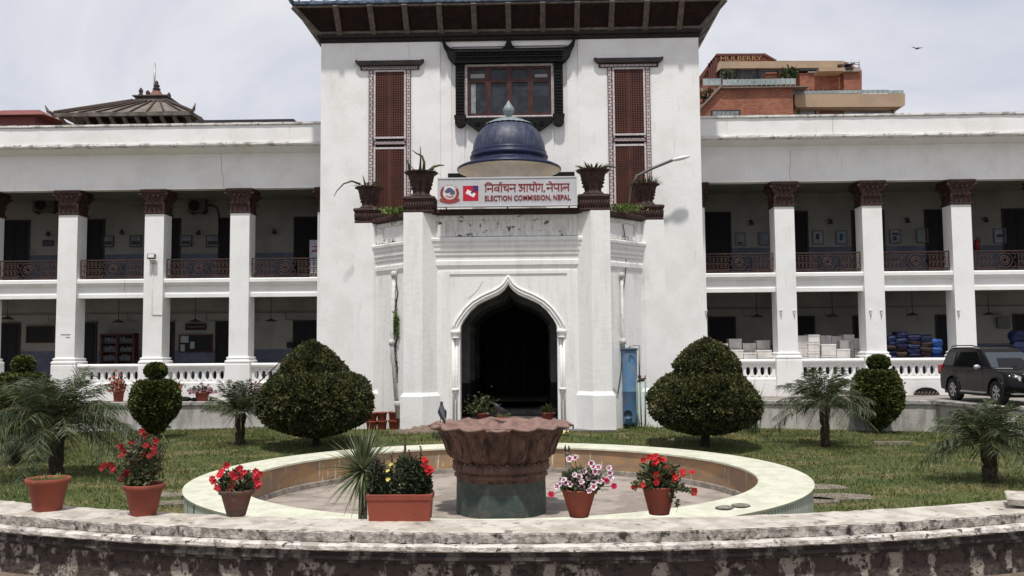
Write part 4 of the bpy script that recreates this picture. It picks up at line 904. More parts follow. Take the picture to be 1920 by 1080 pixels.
for x0_, x1_, y0_, y1_, n, Y_ in ((1499,1528,206,240,2,87.9),(1582,1672,205,240,8,87.9),(1336,1386,208,240,6,85.9)):
    m = MB(); pbox(m, x0_-2, x1_+2, y0_-2, y1_, Y_, Y_+.08); wd = m.build('window', M('dark_window_frame', (.03,.03,.033)), t)
    m = MB()
    for k in range(n): u = x0_+(x1_-x0_)*k/n; pbox(m, u+.8, u+(x1_-x0_)/n-.8, y0_+.5, y1_-1, Y_-.03, Y_-.005)
    m.build('pane', M('far_window_glass', (.10,.12,.13), (.22,.24,.24), sc=.35, rough=.15, spec=.6), wd)
GLR = M('glass_railing', (.33,.38,.38), (.22,.27,.27), sc=.4, lo=.45, hi=.6, rough=.15, spec=.6)
for x0_, x1_, y0_, y1_, Y_ in ((1355,1492,147,160,86.1),(1318,1352,147,160,87.0),(1487,1666,168,176.5,87.0),(1666,1694,169,175,87.1)):
    m = MB(); pbox(m, x0_, x1_, y0_, y1_, Y_, Y_+.06); gl = m.build('glass_balustrade', GLR, t)
    m = MB(); n_ = int((x1_-x0_)/9)
    for k in range(n_+1): u = x0_+(x1_-x0_-1)*k/n_; pbox(m, u, u+.8, y0_, y1_+1, Y_-.05, Y_)
    m.build('railing_post', GALV, gl)
m = MB(); pbox(m, 1354, 1517, 161, 165, 85.6, 92); m.prism(ppts([(1312,206),(1312,202),(1350,160),(1356,160),(1350,166)], 85.8), 85.6, 86.2); m.build('terrace_ledge', M('grey_ledge', (.20,.17,.15)), t)
a = P(1350,103,91.6); b_ = P(1429,114.5,91.6)
text_mesh('MULBERRY', 'lettering', M('gold_letters', (.30,.185,.10)), t, P(1351,110,91.6)[0], P(1428,110,91.6)[0], P(1390,114.2,91.6)[1], P(1390,105.5,91.6)[1], 91.62, depth=.1, bold=.0)
m = MB(); pts = []; nr = []
for (x0_, x1_, y0_, y1_, Y_, n_) in ((1355,1372,134,150,86.8,120),(1462,1492,131,150,86.8,260),(1358,1490,155,161,86.3,260),(1314,1334,172,196,86.6,160)):
    for k in range(n_): q = P(random.uniform(x0_,x1_), random.uniform(y0_,y1_), Y_+random.random()*.8); pts.append((q[0], Y_+random.random()*.5, q[1])); nr.append((0,-.5,.6))
leafcloud(m, pts, nr, .30, 2.4).build('terrace_planting', LEAFPALM, t)
for k, (x, yy_) in enumerate(((1552,162),(1535,166),(1576,166))):
    q = P(x, yy_+12, 84); 
# pagoda-roofed building
t = thing('pagoda_building', 'old building with shallow tiered roof, carved pinnacles and grey struts behind left wing', 'building', (-27, 62, 0))
ex0, ez = P(101,213,60); ex1, ez1 = P(357,212,60); Yb = 70; cx0, cz = P(252,192,64.2); cx1, _ = P(314,192,64.2)
m = MB(); m.frus([(ex0,60,ez),(ex1,60,ez),(ex1,Yb,ez),(ex0,Yb,ez)], [[(cx0,64,cz),(cx1,64,cz),(cx1,66.5,cz),(cx0,66.5,cz)]]); roof = m.build('roof', M('weathered_roof_tile', (.19,.165,.14), (.12,.10,.085), sc=1.2, lo=.4, hi=.6, rough=.9), t)
m = MB()
for k in range(8):
    f = (k+.45)/8.0; a = (ex0+(ex1-ex0)*f, 59.98, ez+.05); b_ = (cx0+(cx1-cx0)*f, 63.95, cz+.06); m.tube([a, b_], .065, 5)
for k in range(6): f = k/5; m.tube([(ex1+.02,60+10*f,ez+.05),(cx1+.02,64+2.5*f,cz+.06)], .09, 5)
m.tube([(ex0,60,ez+.08),(cx0,64,cz+.1)], .12, 5); m.tube([(ex1,60,ez+.08),(cx1,64,cz+.1)], .12, 5)
m.build('roof_rib', M('dark_roof_rib', (.07,.05,.042), rough=.9), roof)
m = MB(); m.box(ex0-.1, ex1+.1, 59.9, 60.1, ez-.25, ez+.02); m.box(ex1-.1, ex1+.12, 60, Yb, ez-.25, ez+.02)
for sg, xx in ((-1, ex0), (1, ex1)): m.tube([(xx,60,ez-.05),(xx+sg*.3,59.8,ez+.1),(xx+sg*.45,59.7,ez+.5)], [.14,.12,.03], 6)
m.build('eave_board', M('grey_eave', (.16,.14,.12), (.08,.07,.06), sc=2), t)
m = MB(); m.box(ex0+1.5, ex1-1.0, 61.2, Yb-1, 8, ez-.1); m.build('wall', M('dark_old_timber', (.03,.02,.018), rough=.9), t)
for k in range(11):
    u = ex0+.4+k*(ex1-ex0-.7)/10; m = MB(); beam(m, (u,60.05,ez-.22), (u+(.6 if k < 1 else .28), 61.2, ez-1.5), .26, .14); m.build('strut', STRUT, t)
m = MB(); m.frus([(cx0-.1,63.8,cz-.05),(cx1+.1,63.8,cz-.05),(cx1+.1,66.7,cz-.05),(cx0-.1,66.7,cz-.05)], [[(cx0+.15,64.1,cz+.3),(cx1-.2,64.1,cz+.3),(cx1-.2,66.4,cz+.3),(cx0+.15,66.4,cz+.3)],[(cx0-.1,63.9,cz+.42),(cx1+.05,63.9,cz+.42),(cx1+.05,66.5,cz+.42),(cx0-.1,66.5,cz+.42)],[(cx0,64,cz+.5),(cx1,64,cz+.5),(cx1,66.4,cz+.5),(cx0,66.4,cz+.5)]])
xm = P(286,175,64.2)[0]
plat = m.build('top_platform', M('dark_platform_stone', (.10,.085,.075), (.06,.05,.045), sc=2), t)
m = MB(); m.lathe([(.65,cz+.45),(.62,cz+.45+.56*(.7-.45)),(.45,cz+.45+.56*(1.05-.45)),(.30,cz+.45+.56*(1.4-.45))], xm, 64.9, 8, sm=False); m.build('stupa_base', M('dull_red_plaster', (.19,.09,.075)), plat)
m = MB(); m.lathe([(.22,cz+.45+.56*(1.35-.45)),(.30,cz+.45+.56*(1.5-.45)),(.16,cz+.45+.56*(1.6-.45)),(.30,cz+.45+.56*(1.72-.45)),(.22,cz+.45+.56*(1.85-.45)),(.12,cz+.45+.56*(1.95-.45)),(.24,cz+.45+.56*(2.1-.45)),(.18,cz+.45+.56*(2.3-.45)),(.10,cz+.45+.56*(2.45-.45)),(.13,cz+.45+.56*(2.6-.45)),(.02,cz+.45+.56*(2.9-.45))], xm, 64.9, 10); m.build('pinnacle', M('black_pinnacle', (.05,.03,.028)), plat)
for px_ in (263, 276, 292, 302): 
    q = P(px_,180,64.2)[0]; m = MB(); k_ = 1 if px_ in (263,302) else .7; m.lathe([(.16,cz+.45),(.20,cz+.45+.56*(.7-.45)*k_),(.10,cz+.45+.56*(.85-.45)*k_),(.17,cz+.45+.56*(1.1-.45)*k_),(.14,cz+.45+.56*(1.35-.45)*k_),(.02,cz+.45+.56*(1.65-.45)*k_)], q, 64.3 if px_ in (263,276) else 65.6, 8); m.build('pinnacle', M('black_pinnacle', (0,0,0)), plat)
q = P(290.5,118,65.2); m = MB(); m.tube([(q[0],65.2,cz+.4),(q[0],65.2,q[1])], [.08,.06], 6); m.build('mast', GALV, plat)
# small red-roofed building
t = thing('red_roof_building', 'small building with dull red hipped roof at far left behind the wing', 'building', (-38, 72, 0))
a = P(-60,218,70); b_ = P(72,218,70); zt = P(0,207,73)[1]
m = MB(); m.frus([(a[0]-.3,69.7,a[1]),(b_[0]+.6,69.7,a[1]),(b_[0]+1.8,78,a[1]),(a[0],78,a[1])], [[(a[0]+1,73,zt),(b_[0]-1.6,73,zt),(b_[0]-1.6,75,zt),(a[0]+1,75,zt)]]); m.build('roof', M('dull_red_roof', (.20,.065,.055), (.15,.05,.045), sc=1), t)
m = MB(); m.box(a[0], b_[0]-.4, 70.2, 77, 8, a[1]-.02); m.build('wall', M('dull_red_wall', (.17,.06,.055)), t)
# dark flat roof
a = P(372,231,43); b_ = P(546,225,43); t = thing('flat_roof_shed', 'low dark flat roof just showing above the left wing parapet', 'roof', ((a[0]+b_[0])/2, 45, 9))
m = MB(); m.box(a[0], b_[0], 43, 47, a[1]-.2, b_[1]); m.box(a[0]-.1, b_[0]+.15, 42.9, 47, b_[1]-.09, b_[1]+.03); m.build('roof_sheet', M('black_roof_sheet', (.02,.02,.022), rough=.6), t)
m = MB(); m.box(a[0]+.2, b_[0]-.2, 43.3, 46.7, 9.5, a[1]-.2); m.build('wall', INNER, t)

# ================================================================ THINGS IN THE GALLERIES
def wallpos(px, py, Y=YB): q = P(px, py, Y); return q
def frame_pic(px0, px1, py0, py1, label, cat='picture', group='framed notices along the upper galleries', bg_=(.22,.23,.25), fr=(.05,.045,.04), ink=None, name='framed_picture'):
    a = P(px0, py1, YB-.05); b = P(px1, py0, YB-.05); t = thing(name, label, cat, ((a[0]+b[0])/2, YB-.05, a[1]), group=group)
    m = MB(); e = .035
    for q in ((a[0],b[0],a[1],a[1]+e),(a[0],b[0],b[1]-e,b[1]),(a[0],a[0]+e,a[1]+e,b[1]-e),(b[0]-e,b[0],a[1]+e,b[1]-e)): m.box(q[0], q[1], YB-.07, YB-.02, q[2], q[3])
    m.build('frame', M('pic_frame_%g' % fr[0], fr), t)
    m = MB(); m.box(a[0]+e, b[0]-e, YB-.045, YB-.025, a[1]+e, b[1]-e); s_ = m.build('sheet', M('pic_sheet_%g_%g_%g' % bg_, bg_, tuple(c*.8 for c in bg_), sc=5, lo=.45, hi=.5), t)
    if ink:
        m = MB(); w_, h_ = b[0]-a[0], b[1]-a[1]
        for u0, u1, v0, v1 in ink: m.box(a[0]+w_*u0, a[0]+w_*u1, YB-.05, YB-.044, a[1]+h_*v0, a[1]+h_*v1)
        m.build('print', M('pic_ink', (.035,.04,.05)), s_)
for px0, px1, py0, py1, lab in ((191,213,442,463,'small framed picture beside the upper door left of second column'),(243,265,441,463,'framed picture just left of the column carrying the floodlight'),(336,360,441,462,'pale framed picture right of the floodlight column'),(386,412,441,463,'pale framed picture beside the dark door under the right air conditioner')):
    frame_pic(px0, px1, py0, py1, lab, bg_=(.16,.17,.19), ink=((.15,.85,.2,.5),))
frame_pic(80,100,450,461,'small dark nameplate on upper gallery wall at far left', 'nameplate', None, (.06,.07,.08), name='nameplate')
PR_ = [(1379,1398,436,460,'poster in upper right gallery nearest the tower',(.2,.19,.2),((.2,.7,.1,.25),)),(1423,1443,436,460,'grey poster partly behind the first right column',(.15,.17,.21),None),(1524,1544,432,458,'white poster with dark figure in second upper right bay',(.24,.24,.25),((.3,.6,.35,.75),)),(1568,1588,432,458,'pale blue poster with dark figure in second upper right bay',(.17,.23,.26),((.35,.6,.3,.75),)),(1669,1689,430,456,'white poster with printed lines left in third upper right bay',(.22,.22,.24),((.2,.8,.6,.75),(.3,.6,.2,.5))),(1719,1740,429,455,'pale green poster in the third upper right bay',(.17,.21,.19),None),(1864,1886,428,456,'white poster with dark mark beside the far right door',(.24,.23,.26),((.25,.75,.4,.6),))]
for px0, px1, py0, py1, lab, bgc, ink in PR_: frame_pic(px0, px1, py0, py1, lab, 'poster', 'posters along the upper right gallery', bgc, (.10,.10,.10), ink, name='poster')
def wall_lamp(px, py, lab, grp):
    q = P(px, py, YB-.2); t = thing('wall_lamp', lab, 'lamp', (q[0], YB-.15, q[1]), group=grp)
    MB().tube([(q[0],YB,q[1]+.02),(q[0],YB-.14,q[1]+.06),(q[0]+.05,YB-.2,q[1]+.02)], .025, 5).build('bracket', BLACKI, t)
    MB().lathe([(.03,q[1]+.06),(.07,q[1]-.02),(.11,q[1]-.12),(.09,q[1]-.14),(.02,q[1]-.10)], q[0]+.05, YB-.2, 10).build('lamp_shade', M('dim_lamp_shade', (.03,.028,.025)), t)
for px, py, lab in ((88,436,'small dark wall lamp under the left air conditioner'),(226,433,'dark wall lamp between two pictures in second left bay'),(370,434,'dark wall lamp under the air conditioner with a hose'),(512,432,'dark wall lamp in the upper left bay nearest the tower'),(1407,415,'dark wall lamp in the upper right bay nearest the tower'),(1555,413,'dark wall lamp above the pale blue poster'),(1700,411,'dark wall lamp above the two posters of third bay'),(1847,410,'dark wall lamp above the red extinguisher')):
    wall_lamp(px, py, lab, 'wall lamps along the upper galleries')
def pendant(px, py, lab):
    q = P(px, py, 38.0); t = thing('pendant_lamp', lab, 'lamp', (q[0], 38, q[1]), group='pendant lamps in the ground galleries')
    MB().tube([(q[0],38,4.3),(q[0],38,q[1]+.05)], .012, 4).build('cord', BLACKI, t)
    MB().lathe([(.02,q[1]+.08),(.05,q[1]+.05),(.24,q[1]-.03),(.25,q[1]-.06),(.02,q[1]-.05)], q[0], 38, 14).build('lamp_shade', M('pendant_shade_dark', (.03,.03,.03), rough=.5), t)
for px, py, lab in ((14,596,'hanging saucer lamp in open bay at far left'),(222,602,'hanging saucer lamp above the book cabinet'),(366,601,'hanging saucer lamp above the black nameboard'),(508,600,'hanging saucer lamp in ground bay left of the tower'),(1419,592,'hanging saucer lamp in ground bay right of the tower'),(1561,591,'hanging saucer lamp above the taller white boxes'),(1711,589,'hanging saucer lamp above the blue bundles'),(1854,588,'hanging saucer lamp above the parked car')):
    pendant(px, py, lab)
def aircon(px0, px1, py0, py1, lab):
    a = P(px0, py1, YB-.3); b = P(px1, py0, YB-.3); t = thing('air_conditioner', lab, 'air conditioner', ((a[0]+b[0])/2, YB-.2, a[1]), group='air conditioner units high on left gallery wall')
    MB().box(a[0], b[0], YB-.4, YB-.06, a[1]+.08, b[1], .015).build('casing', M('aircon_casing', (.10,.10,.09), (.07,.07,.06), sc=4), t)
    cx_ = a[0]+(b[0]-a[0])*.36; cz = (a[1]+b[1])/2+.04; m = MB()
    for r_ in (.06,.12,.18,.24): m.tube([(cx_+r_*math.cos(q), YB-.41, cz+r_*math.sin(q)) for q in np.linspace(0,2*PI,17)], .008, 4, cap=False)
    for q in range(8): m.tube([(cx_,YB-.41,cz),(cx_+.25*math.cos(q*PI/4),YB-.41,cz+.25*math.sin(q*PI/4))], .007, 4)
    m.build('fan_guard', IRON, t)
    MB().lathe([(.001,0),(.24,0)], 0, 0, 20).xf(Matrix.Translation((cx_, YB-.403, cz)) @ Matrix.Rotation(PI/2,4,'X')).build('fan_opening', BLACKI, t)
    for x in (a[0]+.1, b[0]-.14): MB().box(x, x+.04, YB-.38, YB, a[1]+.02, a[1]+.08).build('bracket', IRON, t)
aircon(63,104,371,401,'boxy outdoor air conditioner unit high in second upper bay from left edge')
aircon(354,386,373,402,'outdoor air conditioner unit with curved hose in third upper left bay')
h = MB(); h.tube([(P(386+a,386+b,YB-.1)[0], YB-.05, P(386+a,386+b,YB-.1)[1]) for a, b in ((0,0),(10,-2),(20,3),(24,20),(24,70))], .03, 5); tag(h.build('drain_hose', BLACKI), 'dark curved hose running down from right air conditioner', 'hose')
# fire extinguisher
q = P(1832,457,YB-.15); t = thing('fire_extinguisher', 'red fire extinguisher on upper gallery wall at the far right', 'extinguisher', (q[0], YB-.12, q[1]-.3))
MB().lathe([(0,q[1]-.32),(.1,q[1]-.31),(.11,q[1]+.1),(.06,q[1]+.18),(.03,q[1]+.2)], q[0], YB-.14, 12).build('cylinder', M('extinguisher_red', (.22,.02,.02), rough=.4), t)
MB().tube([(q[0],YB-.14,q[1]+.18),(q[0],YB-.14,q[1]+.28),(q[0]+.1,YB-.16,q[1]+.26),(q[0]+.13,YB-.16,q[1]+.0)], .018, 5).build('hose', BLACKI, t)
# banner stand upstairs
a = P(580,520,YF+1.2); b = P(594,450,YF+1.2); t = thing('banner_stand', 'upright pale printed banner behind the railing beside the tower', 'banner', (a[0]+.3, YF+1.2, 4.86))
MB().box(a[0], b[0]+.35, YF+1.2, YF+1.22, 4.9, b[1]).build('sheet', M('banner_sheet', (.40,.42,.46), (.30,.28,.32), sc=4), t)
MB().box(a[0]+.1, a[0]+.4, YF+1.19, YF+1.20, b[1]-.5, b[1]-.42).box(a[0]+.1, a[0]+.5, YF+1.19, YF+1.20, b[1]-.3, b[1]-.25).build('print', M('banner_red', (.3,.05,.06)), t)
# boards and cabinet downstairs
def board(px0, px1, py0, py1, lab, cat='notice board', fr=(.05,.02,.015), fc=(.012,.012,.014), papers=(), name='notice_board'):
    a = P(px0, py1, YB-.1); b = P(px1, py0, YB-.1); t = thing(name, lab, cat, ((a[0]+b[0])/2, YB-.06, a[1])); e = .05
    m = MB()
    for q in ((a[0],b[0],a[1],a[1]+e),(a[0],b[0],b[1]-e,b[1]),(a[0],a[0]+e,a[1]+e,b[1]-e),(b[0]-e,b[0],a[1]+e,b[1]-e)): m.box(q[0], q[1], YB-.1, YB-.02, q[2], q[3])
    m.build('frame', M('board_frame', fr), t); m = MB(); m.box(a[0]+e, b[0]-e, YB-.06, YB-.03, a[1]+e, b[1]-e); f = m.build('board_face', M('board_face', fc), t)
    w_, h_ = b[0]-a[0], b[1]-a[1]
    for u0, u1, v0, v1 in papers: MB().box(a[0]+w_*u0, a[0]+w_*u1, YB-.066, YB-.061, a[1]+h_*v0, a[1]+h_*v1).build('paper', M('board_paper', (.25,.27,.28)), f)
board(335,398,627,661,'black notice board with pinned papers beside the floodlight column', papers=((.03,.28,.55,.95),(.04,.17,.06,.45),(.33,.46,.22,.6)))
board(347,386,606,619,'narrow black nameboard above the notice board', 'nameboard', name='nameboard')
a = P(350,614.5,YB-.1); b = P(383,611,YB-.1)
MB().box(a[0], b[0], YB-.075, YB-.07, a[1], b[1]).build('faded_line', M('faded_gold', (.08,.07,.05)), bpy.data.objects['nameboard'])
board(48,101,611,643,'wide plain black board beside the open doorway at far left', name='blackboard')
a = P(187,683,YB-.4); b = P(253,625,YB-.4); t = thing('book_cabinet', 'glazed brown book cabinet with shelves in the second left bay', 'cabinet', ((a[0]+b[0])/2, YB-.3, .55))
m = MB(); mid = (a[0]+b[0])/2
for x in (a[0], mid-.06, b[0]-.09): m.box(x, x+.09, YB-.45, YB-.02, .55, b[1])
m.box(a[0], b[0], YB-.46, YB-.02, b[1]-.08, b[1]); m.box(a[0], b[0], YB-.05, YB-.02, .6, b[1]); m.build('case', M('cabinet_wood', (.075,.028,.02), (.05,.02,.015), sc=4), t)
for k in range(5):
    z = b[1]-.42-k*.38; sh = MB().box(a[0]+.09, b[0]-.09, YB-.42, YB-.06, z-.02, z).build('shelf', M('cabinet_wood', (0,0,0)), t)
    m = MB(); x = a[0]+.12
    while x < b[0]-.2:
        w_ = .03+random.random()*.05
        if not mid-.1 < x < mid+.06: m.box(x, x+w_, YB-.36, YB-.1, z, z+.16+random.random()*.14)
        x += w_+.008
    m.build('books', M('shelf_books', (.10,.10,.10), (.05,.06,.08), sc=9, lo=.48, hi=.52), sh)
m = MB(); q = P(1881,605,YB-.1); m.box(q[0]-.26, q[0]+.26, YB-.16, YB, q[1]-.24, q[1]+.24, .01); tag(m.build('junction_box', M('grey_junction_box', (.10,.10,.09))), 'square grey electrical box on ground gallery wall at right', 'electrical box')
m = MB(); q = P(545,647,YB-.1); m.box(q[0]-.15, q[0]+.15, YB-.18, YB, q[1]-.12, q[1]+.12, .01); tag(m.build('letter_box', BLACKI), 'small dark box on wall beside the ground door left of tower', 'box')
for xa, xb, lab in ((LX0, LX1, 'thin service pipe running along left ground gallery wall'), (RX0, RX1, 'thin service pipe running along right ground gallery wall')):
    m = MB(); m.tube([(xa,YB-.06,3.62),(xb,YB-.06,3.62)], .02, 5)
    x = xa+1
    while x < xb: m.tube([(x,YB-.06,3.62),(x+.02,YB-.06,3.3),(x+.5,YB-.06,3.27)], .014, 4); x += 1.75
    tag(m.build('service_pipe', M('gallery_pipe', (.12,.115,.10))), lab, 'pipe')
# floodlight on the column, its conduit
q = P(285,481,YF-.15); t = thing('floodlight', 'small grey floodlight fixed on the third column from left edge', 'floodlight', (q[0], YF-.1, q[1]-.3))
m = MB(); m.box(-.16,.16,-.06,.06,-.11,.11,.02); m.xf(Matrix.Translation((q[0],YF-.2,q[1])) @ Matrix.Rotation(R(-18),4,'X')); m.build('housing', M('flood_housing', (.12,.12,.12), rough=.5), t)
m = MB(); m.box(-.12,.12,-.068,-.06,-.075,.075); m.xf(Matrix.Translation((q[0],YF-.2,q[1])) @ Matrix.Rotation(R(-18),4,'X')); m.build('lens', M('flood_lens', (.55,.57,.58), rough=.2), t)
MB().box(q[0]-.1,q[0]+.14,YF-.14,YF,q[1]-.24,q[1]-.13,.01).build('bracket', PVC, t)
c = P(287,500,YF)[0]; z2 = P(287,590,YF)[1]
MB().tube([(c,YF-.015,q[1]-.2),(c,YF-.015,z2),(c+.42,YF-.015,z2-.01)], .014, 5).build('conduit', PVC, t)
for px in (1464,1489,1632,1652,1797,1324):
    q = P(px,584,YF); m = MB(); m.box(q[0]-.05,q[0]+.05,YF-.06,YF,q[1]-.0,q[1]+.05); m.tube([(q[0],YF-.03,q[1]),(q[0],YF-.03,q[1]-.22)], .022, 6); m.build('flag_bracket', PVC, pal)
for px0, py, px1 in ((114,627,132),(123,632,131)):
    q = P(px0,py,YF); r_ = P(px1,py,YF); MB().box(q[0],r_[0],YF-.012,YF,q[1]-.02,q[1]+.01).build('metal_strip', GALV, pal)
# white boxes
WB = [(0,(1332,1361,644)),(1,(1366,1394,656)),(2,(1394,1420,661)),(3,(1420,1447,656)),(0,(1366,1391,635)),(1,(1393,1419,643)),(2,(1419,1445,638)),(0,(1340,1366,643))]
def whitebox(px0, px1, pyt, pyb, Y, label):
    a = P(px0, pyb, Y); b = P(px1, pyt, Y); t = thing('white_box', label, 'box', ((a[0]+b[0])/2, Y, a[1]), group='white boxes stacked behind the balustrade')
    MB().box(a[0]+.01, b[0]-.01, Y, Y+.5, a[1]+.005, b[1]-.07, .012).build('box_body', WHITEB, t)
    MB().box(a[0], b[0], Y-.012, Y+.512, b[1]-.075, b[1]-.003, .012).build('lid', WHITEB, t)
def stack(px0, px1, tops, Y, where):
    tops = list(tops); n = len(tops)
    names = {1:['the only box'],2:['upper box','lower box'],3:['topmost box','middle box','lowest box'],4:['topmost box','second box down','third box down','lowest box']}[n]
    bots = tops[1:]+[689]
    for (tp, bt), nm in zip(zip(tops, bots), names): whitebox(px0, px1, tp, bt, Y, f'plain white {nm} in {where}')
stack(1340,1365,(644,668),37.0,'stack nearest the tower, right gallery')
stack(1366,1394,(656,673),36.75,'front stack second from the tower')
stack(1367,1391,(635,653),37.4,'tall stack behind the second stack from tower')
stack(1394.5,1419,(661,676),36.75,'low front stack third from the tower')
stack(1393,1418,(643,662),37.4,'back stack third from the tower')
stack(1420,1447,(656,673),36.75,'front stack beside the first right column')
stack(1419,1444,(638,655),37.4,'back stack beside the first right column')
stack(1494,1515,(629,649,669),37.0,'leftmost stack of the second right bay')
stack(1515.5,1537,(627,643,660,676),36.9,'tallest narrow stack of the second right bay')
stack(1538,1559,(629,655),37.6,'back stack behind the wide stack, second right bay')
stack(1541,1568,(645,667),36.75,'wide front stack of the second right bay')
stack(1560,1580,(630,646),37.6,'middle back stack of the second right bay')
stack(1569,1594,(654,672),36.75,'lowest front stack of the second right bay')
stack(1575,1592,(638,655),37.2,'short stack behind lowest front stack, second right bay')
stack(1582,1602,(627,643,660,676),37.4,'tall stack near the second right column')
stack(1603,1622,(634,655,672),37.2,'stack partly hidden by the second right column')
# bundles of folded tarpaulin, brown and blue
BB = M('blue_bundle', (.014,.026,.095), (.010,.018,.05), sc=6, rough=.55); BV = M('violet_blue_bundle', (.024,.022,.085), (.014,.014,.05), sc=6, rough=.6); BR = M('brown_bundle', (.055,.030,.024), (.032,.02,.02), sc=6, rough=.8); BL = M('bright_blue_bundle', (.014,.07,.25), (.012,.04,.16), sc=6, rough=.5)
def bundle(px0, px1, pyt, pyb, Y, mat, label):
    a = P(px0, pyb, Y); b = P(px1, pyt, Y); H = b[1]-a[1]; W_ = b[0]-a[0]; m = MB(); n = 20; vs = []; fs = []; rings = 6
    sd_ = random.random()*9
    for k in range(rings+1):
        f = k/rings; bul = math.sin(PI*f)**.5 if 0 < f < 1 else 0
        for i in range(n):
            q = 2*PI*i/n; c_, s_ = math.cos(q), math.sin(q); sx_ = abs(c_)**.45*math.copysign(1, c_); sy_ = abs(s_)**.45*math.copysign(1, s_)
            j = 1+.05*math.sin(3*q+sd_+f*4)+.04*math.sin(7*q+sd_*2)
            vs.append(((a[0]+b[0])/2+sx_*W_/2*(.82+.2*bul)*j, Y+.3+sy_*.3*(.82+.2*bul)*j, a[1]+H*f+.03*math.sin(2*q+sd_)))
    for k in range(rings):
        for i in range(n): fs.append((k*n+i, k*n+(i+1)%n, (k+1)*n+(i+1)%n, (k+1)*n+i))
    fs += [tuple(reversed(range(n))), tuple(rings*n+i for i in range(n))]; m.add(vs, fs, True)
    t = thing('folded_bundle', label, 'bundle', ((a[0]+b[0])/2, Y, a[1]), group='folded bundles piled in the third right bay')
    m.build('cloth', mat, t)
    MB().tube([(a[0]+W_*.0, Y-.02, a[1]+H*.5), (a[0]+W_*.5, Y-.035, a[1]+H*.52), (b[0], Y-.02, a[1]+H*.48)], .012, 4).build('strap', BLACKI, t)
piles = [(1664,1682,[629,640,648,656,666,676],'leftmost',[BB,BB,BR,BB,BV,BR]),(1681,1703,[622,634,643,650,659,669,678],'second',[BV,BB,BV,BR,BR,BR,BR]),(1703,1728,[627,637,645,653,662,671,680],'third',[BV,BR,BB,BB,BV,BB,BV]),(1728,1749,[628,640,650,659,668,677],'fourth',[BB,BR,BR,BR,BR,BR]),(1749,1769,[635,650,663,676],'rightmost',[BL,BL,BL,BL])]
cn = {id(BB):'blue', id(BV):'violet blue', id(BR):'brown', id(BL):'bright blue'}; od = ['topmost','second','third','fourth','fifth','sixth','seventh','eighth']
for px0, px1, tops, nm, ms in piles:
    bots = tops[1:]+[689]
    for k, (tp, bt) in enumerate(zip(tops, bots)):
        lv = 'topmost' if k == 0 else ('lowest' if k == len(tops)-1 else od[k]+' from top')
        bundle(px0+random.uniform(-1,1), px1+random.uniform(-1,1), tp, bt+1, 36.8+random.uniform(0,.1), ms[k], f'folded {cn[id(ms[k])]} bundle, {lv} in the {nm} pile of third right bay')
for k, (tp, bt) in enumerate(((620,640),(640,662),(662,689))): bundle(1903,1935,tp,bt,37.0,BB,f'folded blue bundle, {("topmost","middle","lowest")[k]} in the pile behind the car windscreen')
# stair handrail left of porch
t = thing('stair_handrail', 'thin dark metal handrail beside steps left of the big shrub', 'handrail', (-10, 35.3, 0))
m = MB(); pr = [P(478,724,35.3), P(523,681,35.3), P(530,681,35.3)]; m.tube([(a, 35.3, z) for a, z in pr], .022, 6); m.tube([(a, 35.3, z-.35) for a, z in pr[:2]], .016, 5); m.build('rail', IRON, t)
for px, py in ((478,724),(505,699),(529,681)):
    q = P(px,py,35.3); MB().tube([(q[0],35.3,0),(q[0],35.3,q[1])], .02, 5).build('post', IRON, t)
s = MB()
for k in range(3): s.box(-10.0, -8.0, 35.1+.3*k, 36, 0, .18*(k+1))
tag(s.build('entrance_steps', WHITE), 'white steps up into gallery beside the tower', 'steps')
# arched drain grille under the gallery near the car
q = P(1737,739,35.85); t = thing('drain_grille', 'arched dark drain opening with terracotta fretwork beside the rear wheel', 'grille', (q[0], 35.9, 0))
MB().prism([(q[0]+.5*math.cos(a), .02+.30*math.sin(a)) for a in np.linspace(0,PI,16)], 35.84, 35.87).build('opening', BLACKI, t)
m = MB()
for k in range(7):
    x = q[0]-.42+k*.14
    m.tube([(x-.07,35.83,.02),(x,35.83,.15),(x+.07,35.83,.02)], .016, 4)
m.build('fretwork', M('fretwork_clay', (.26,.2,.17)), t)

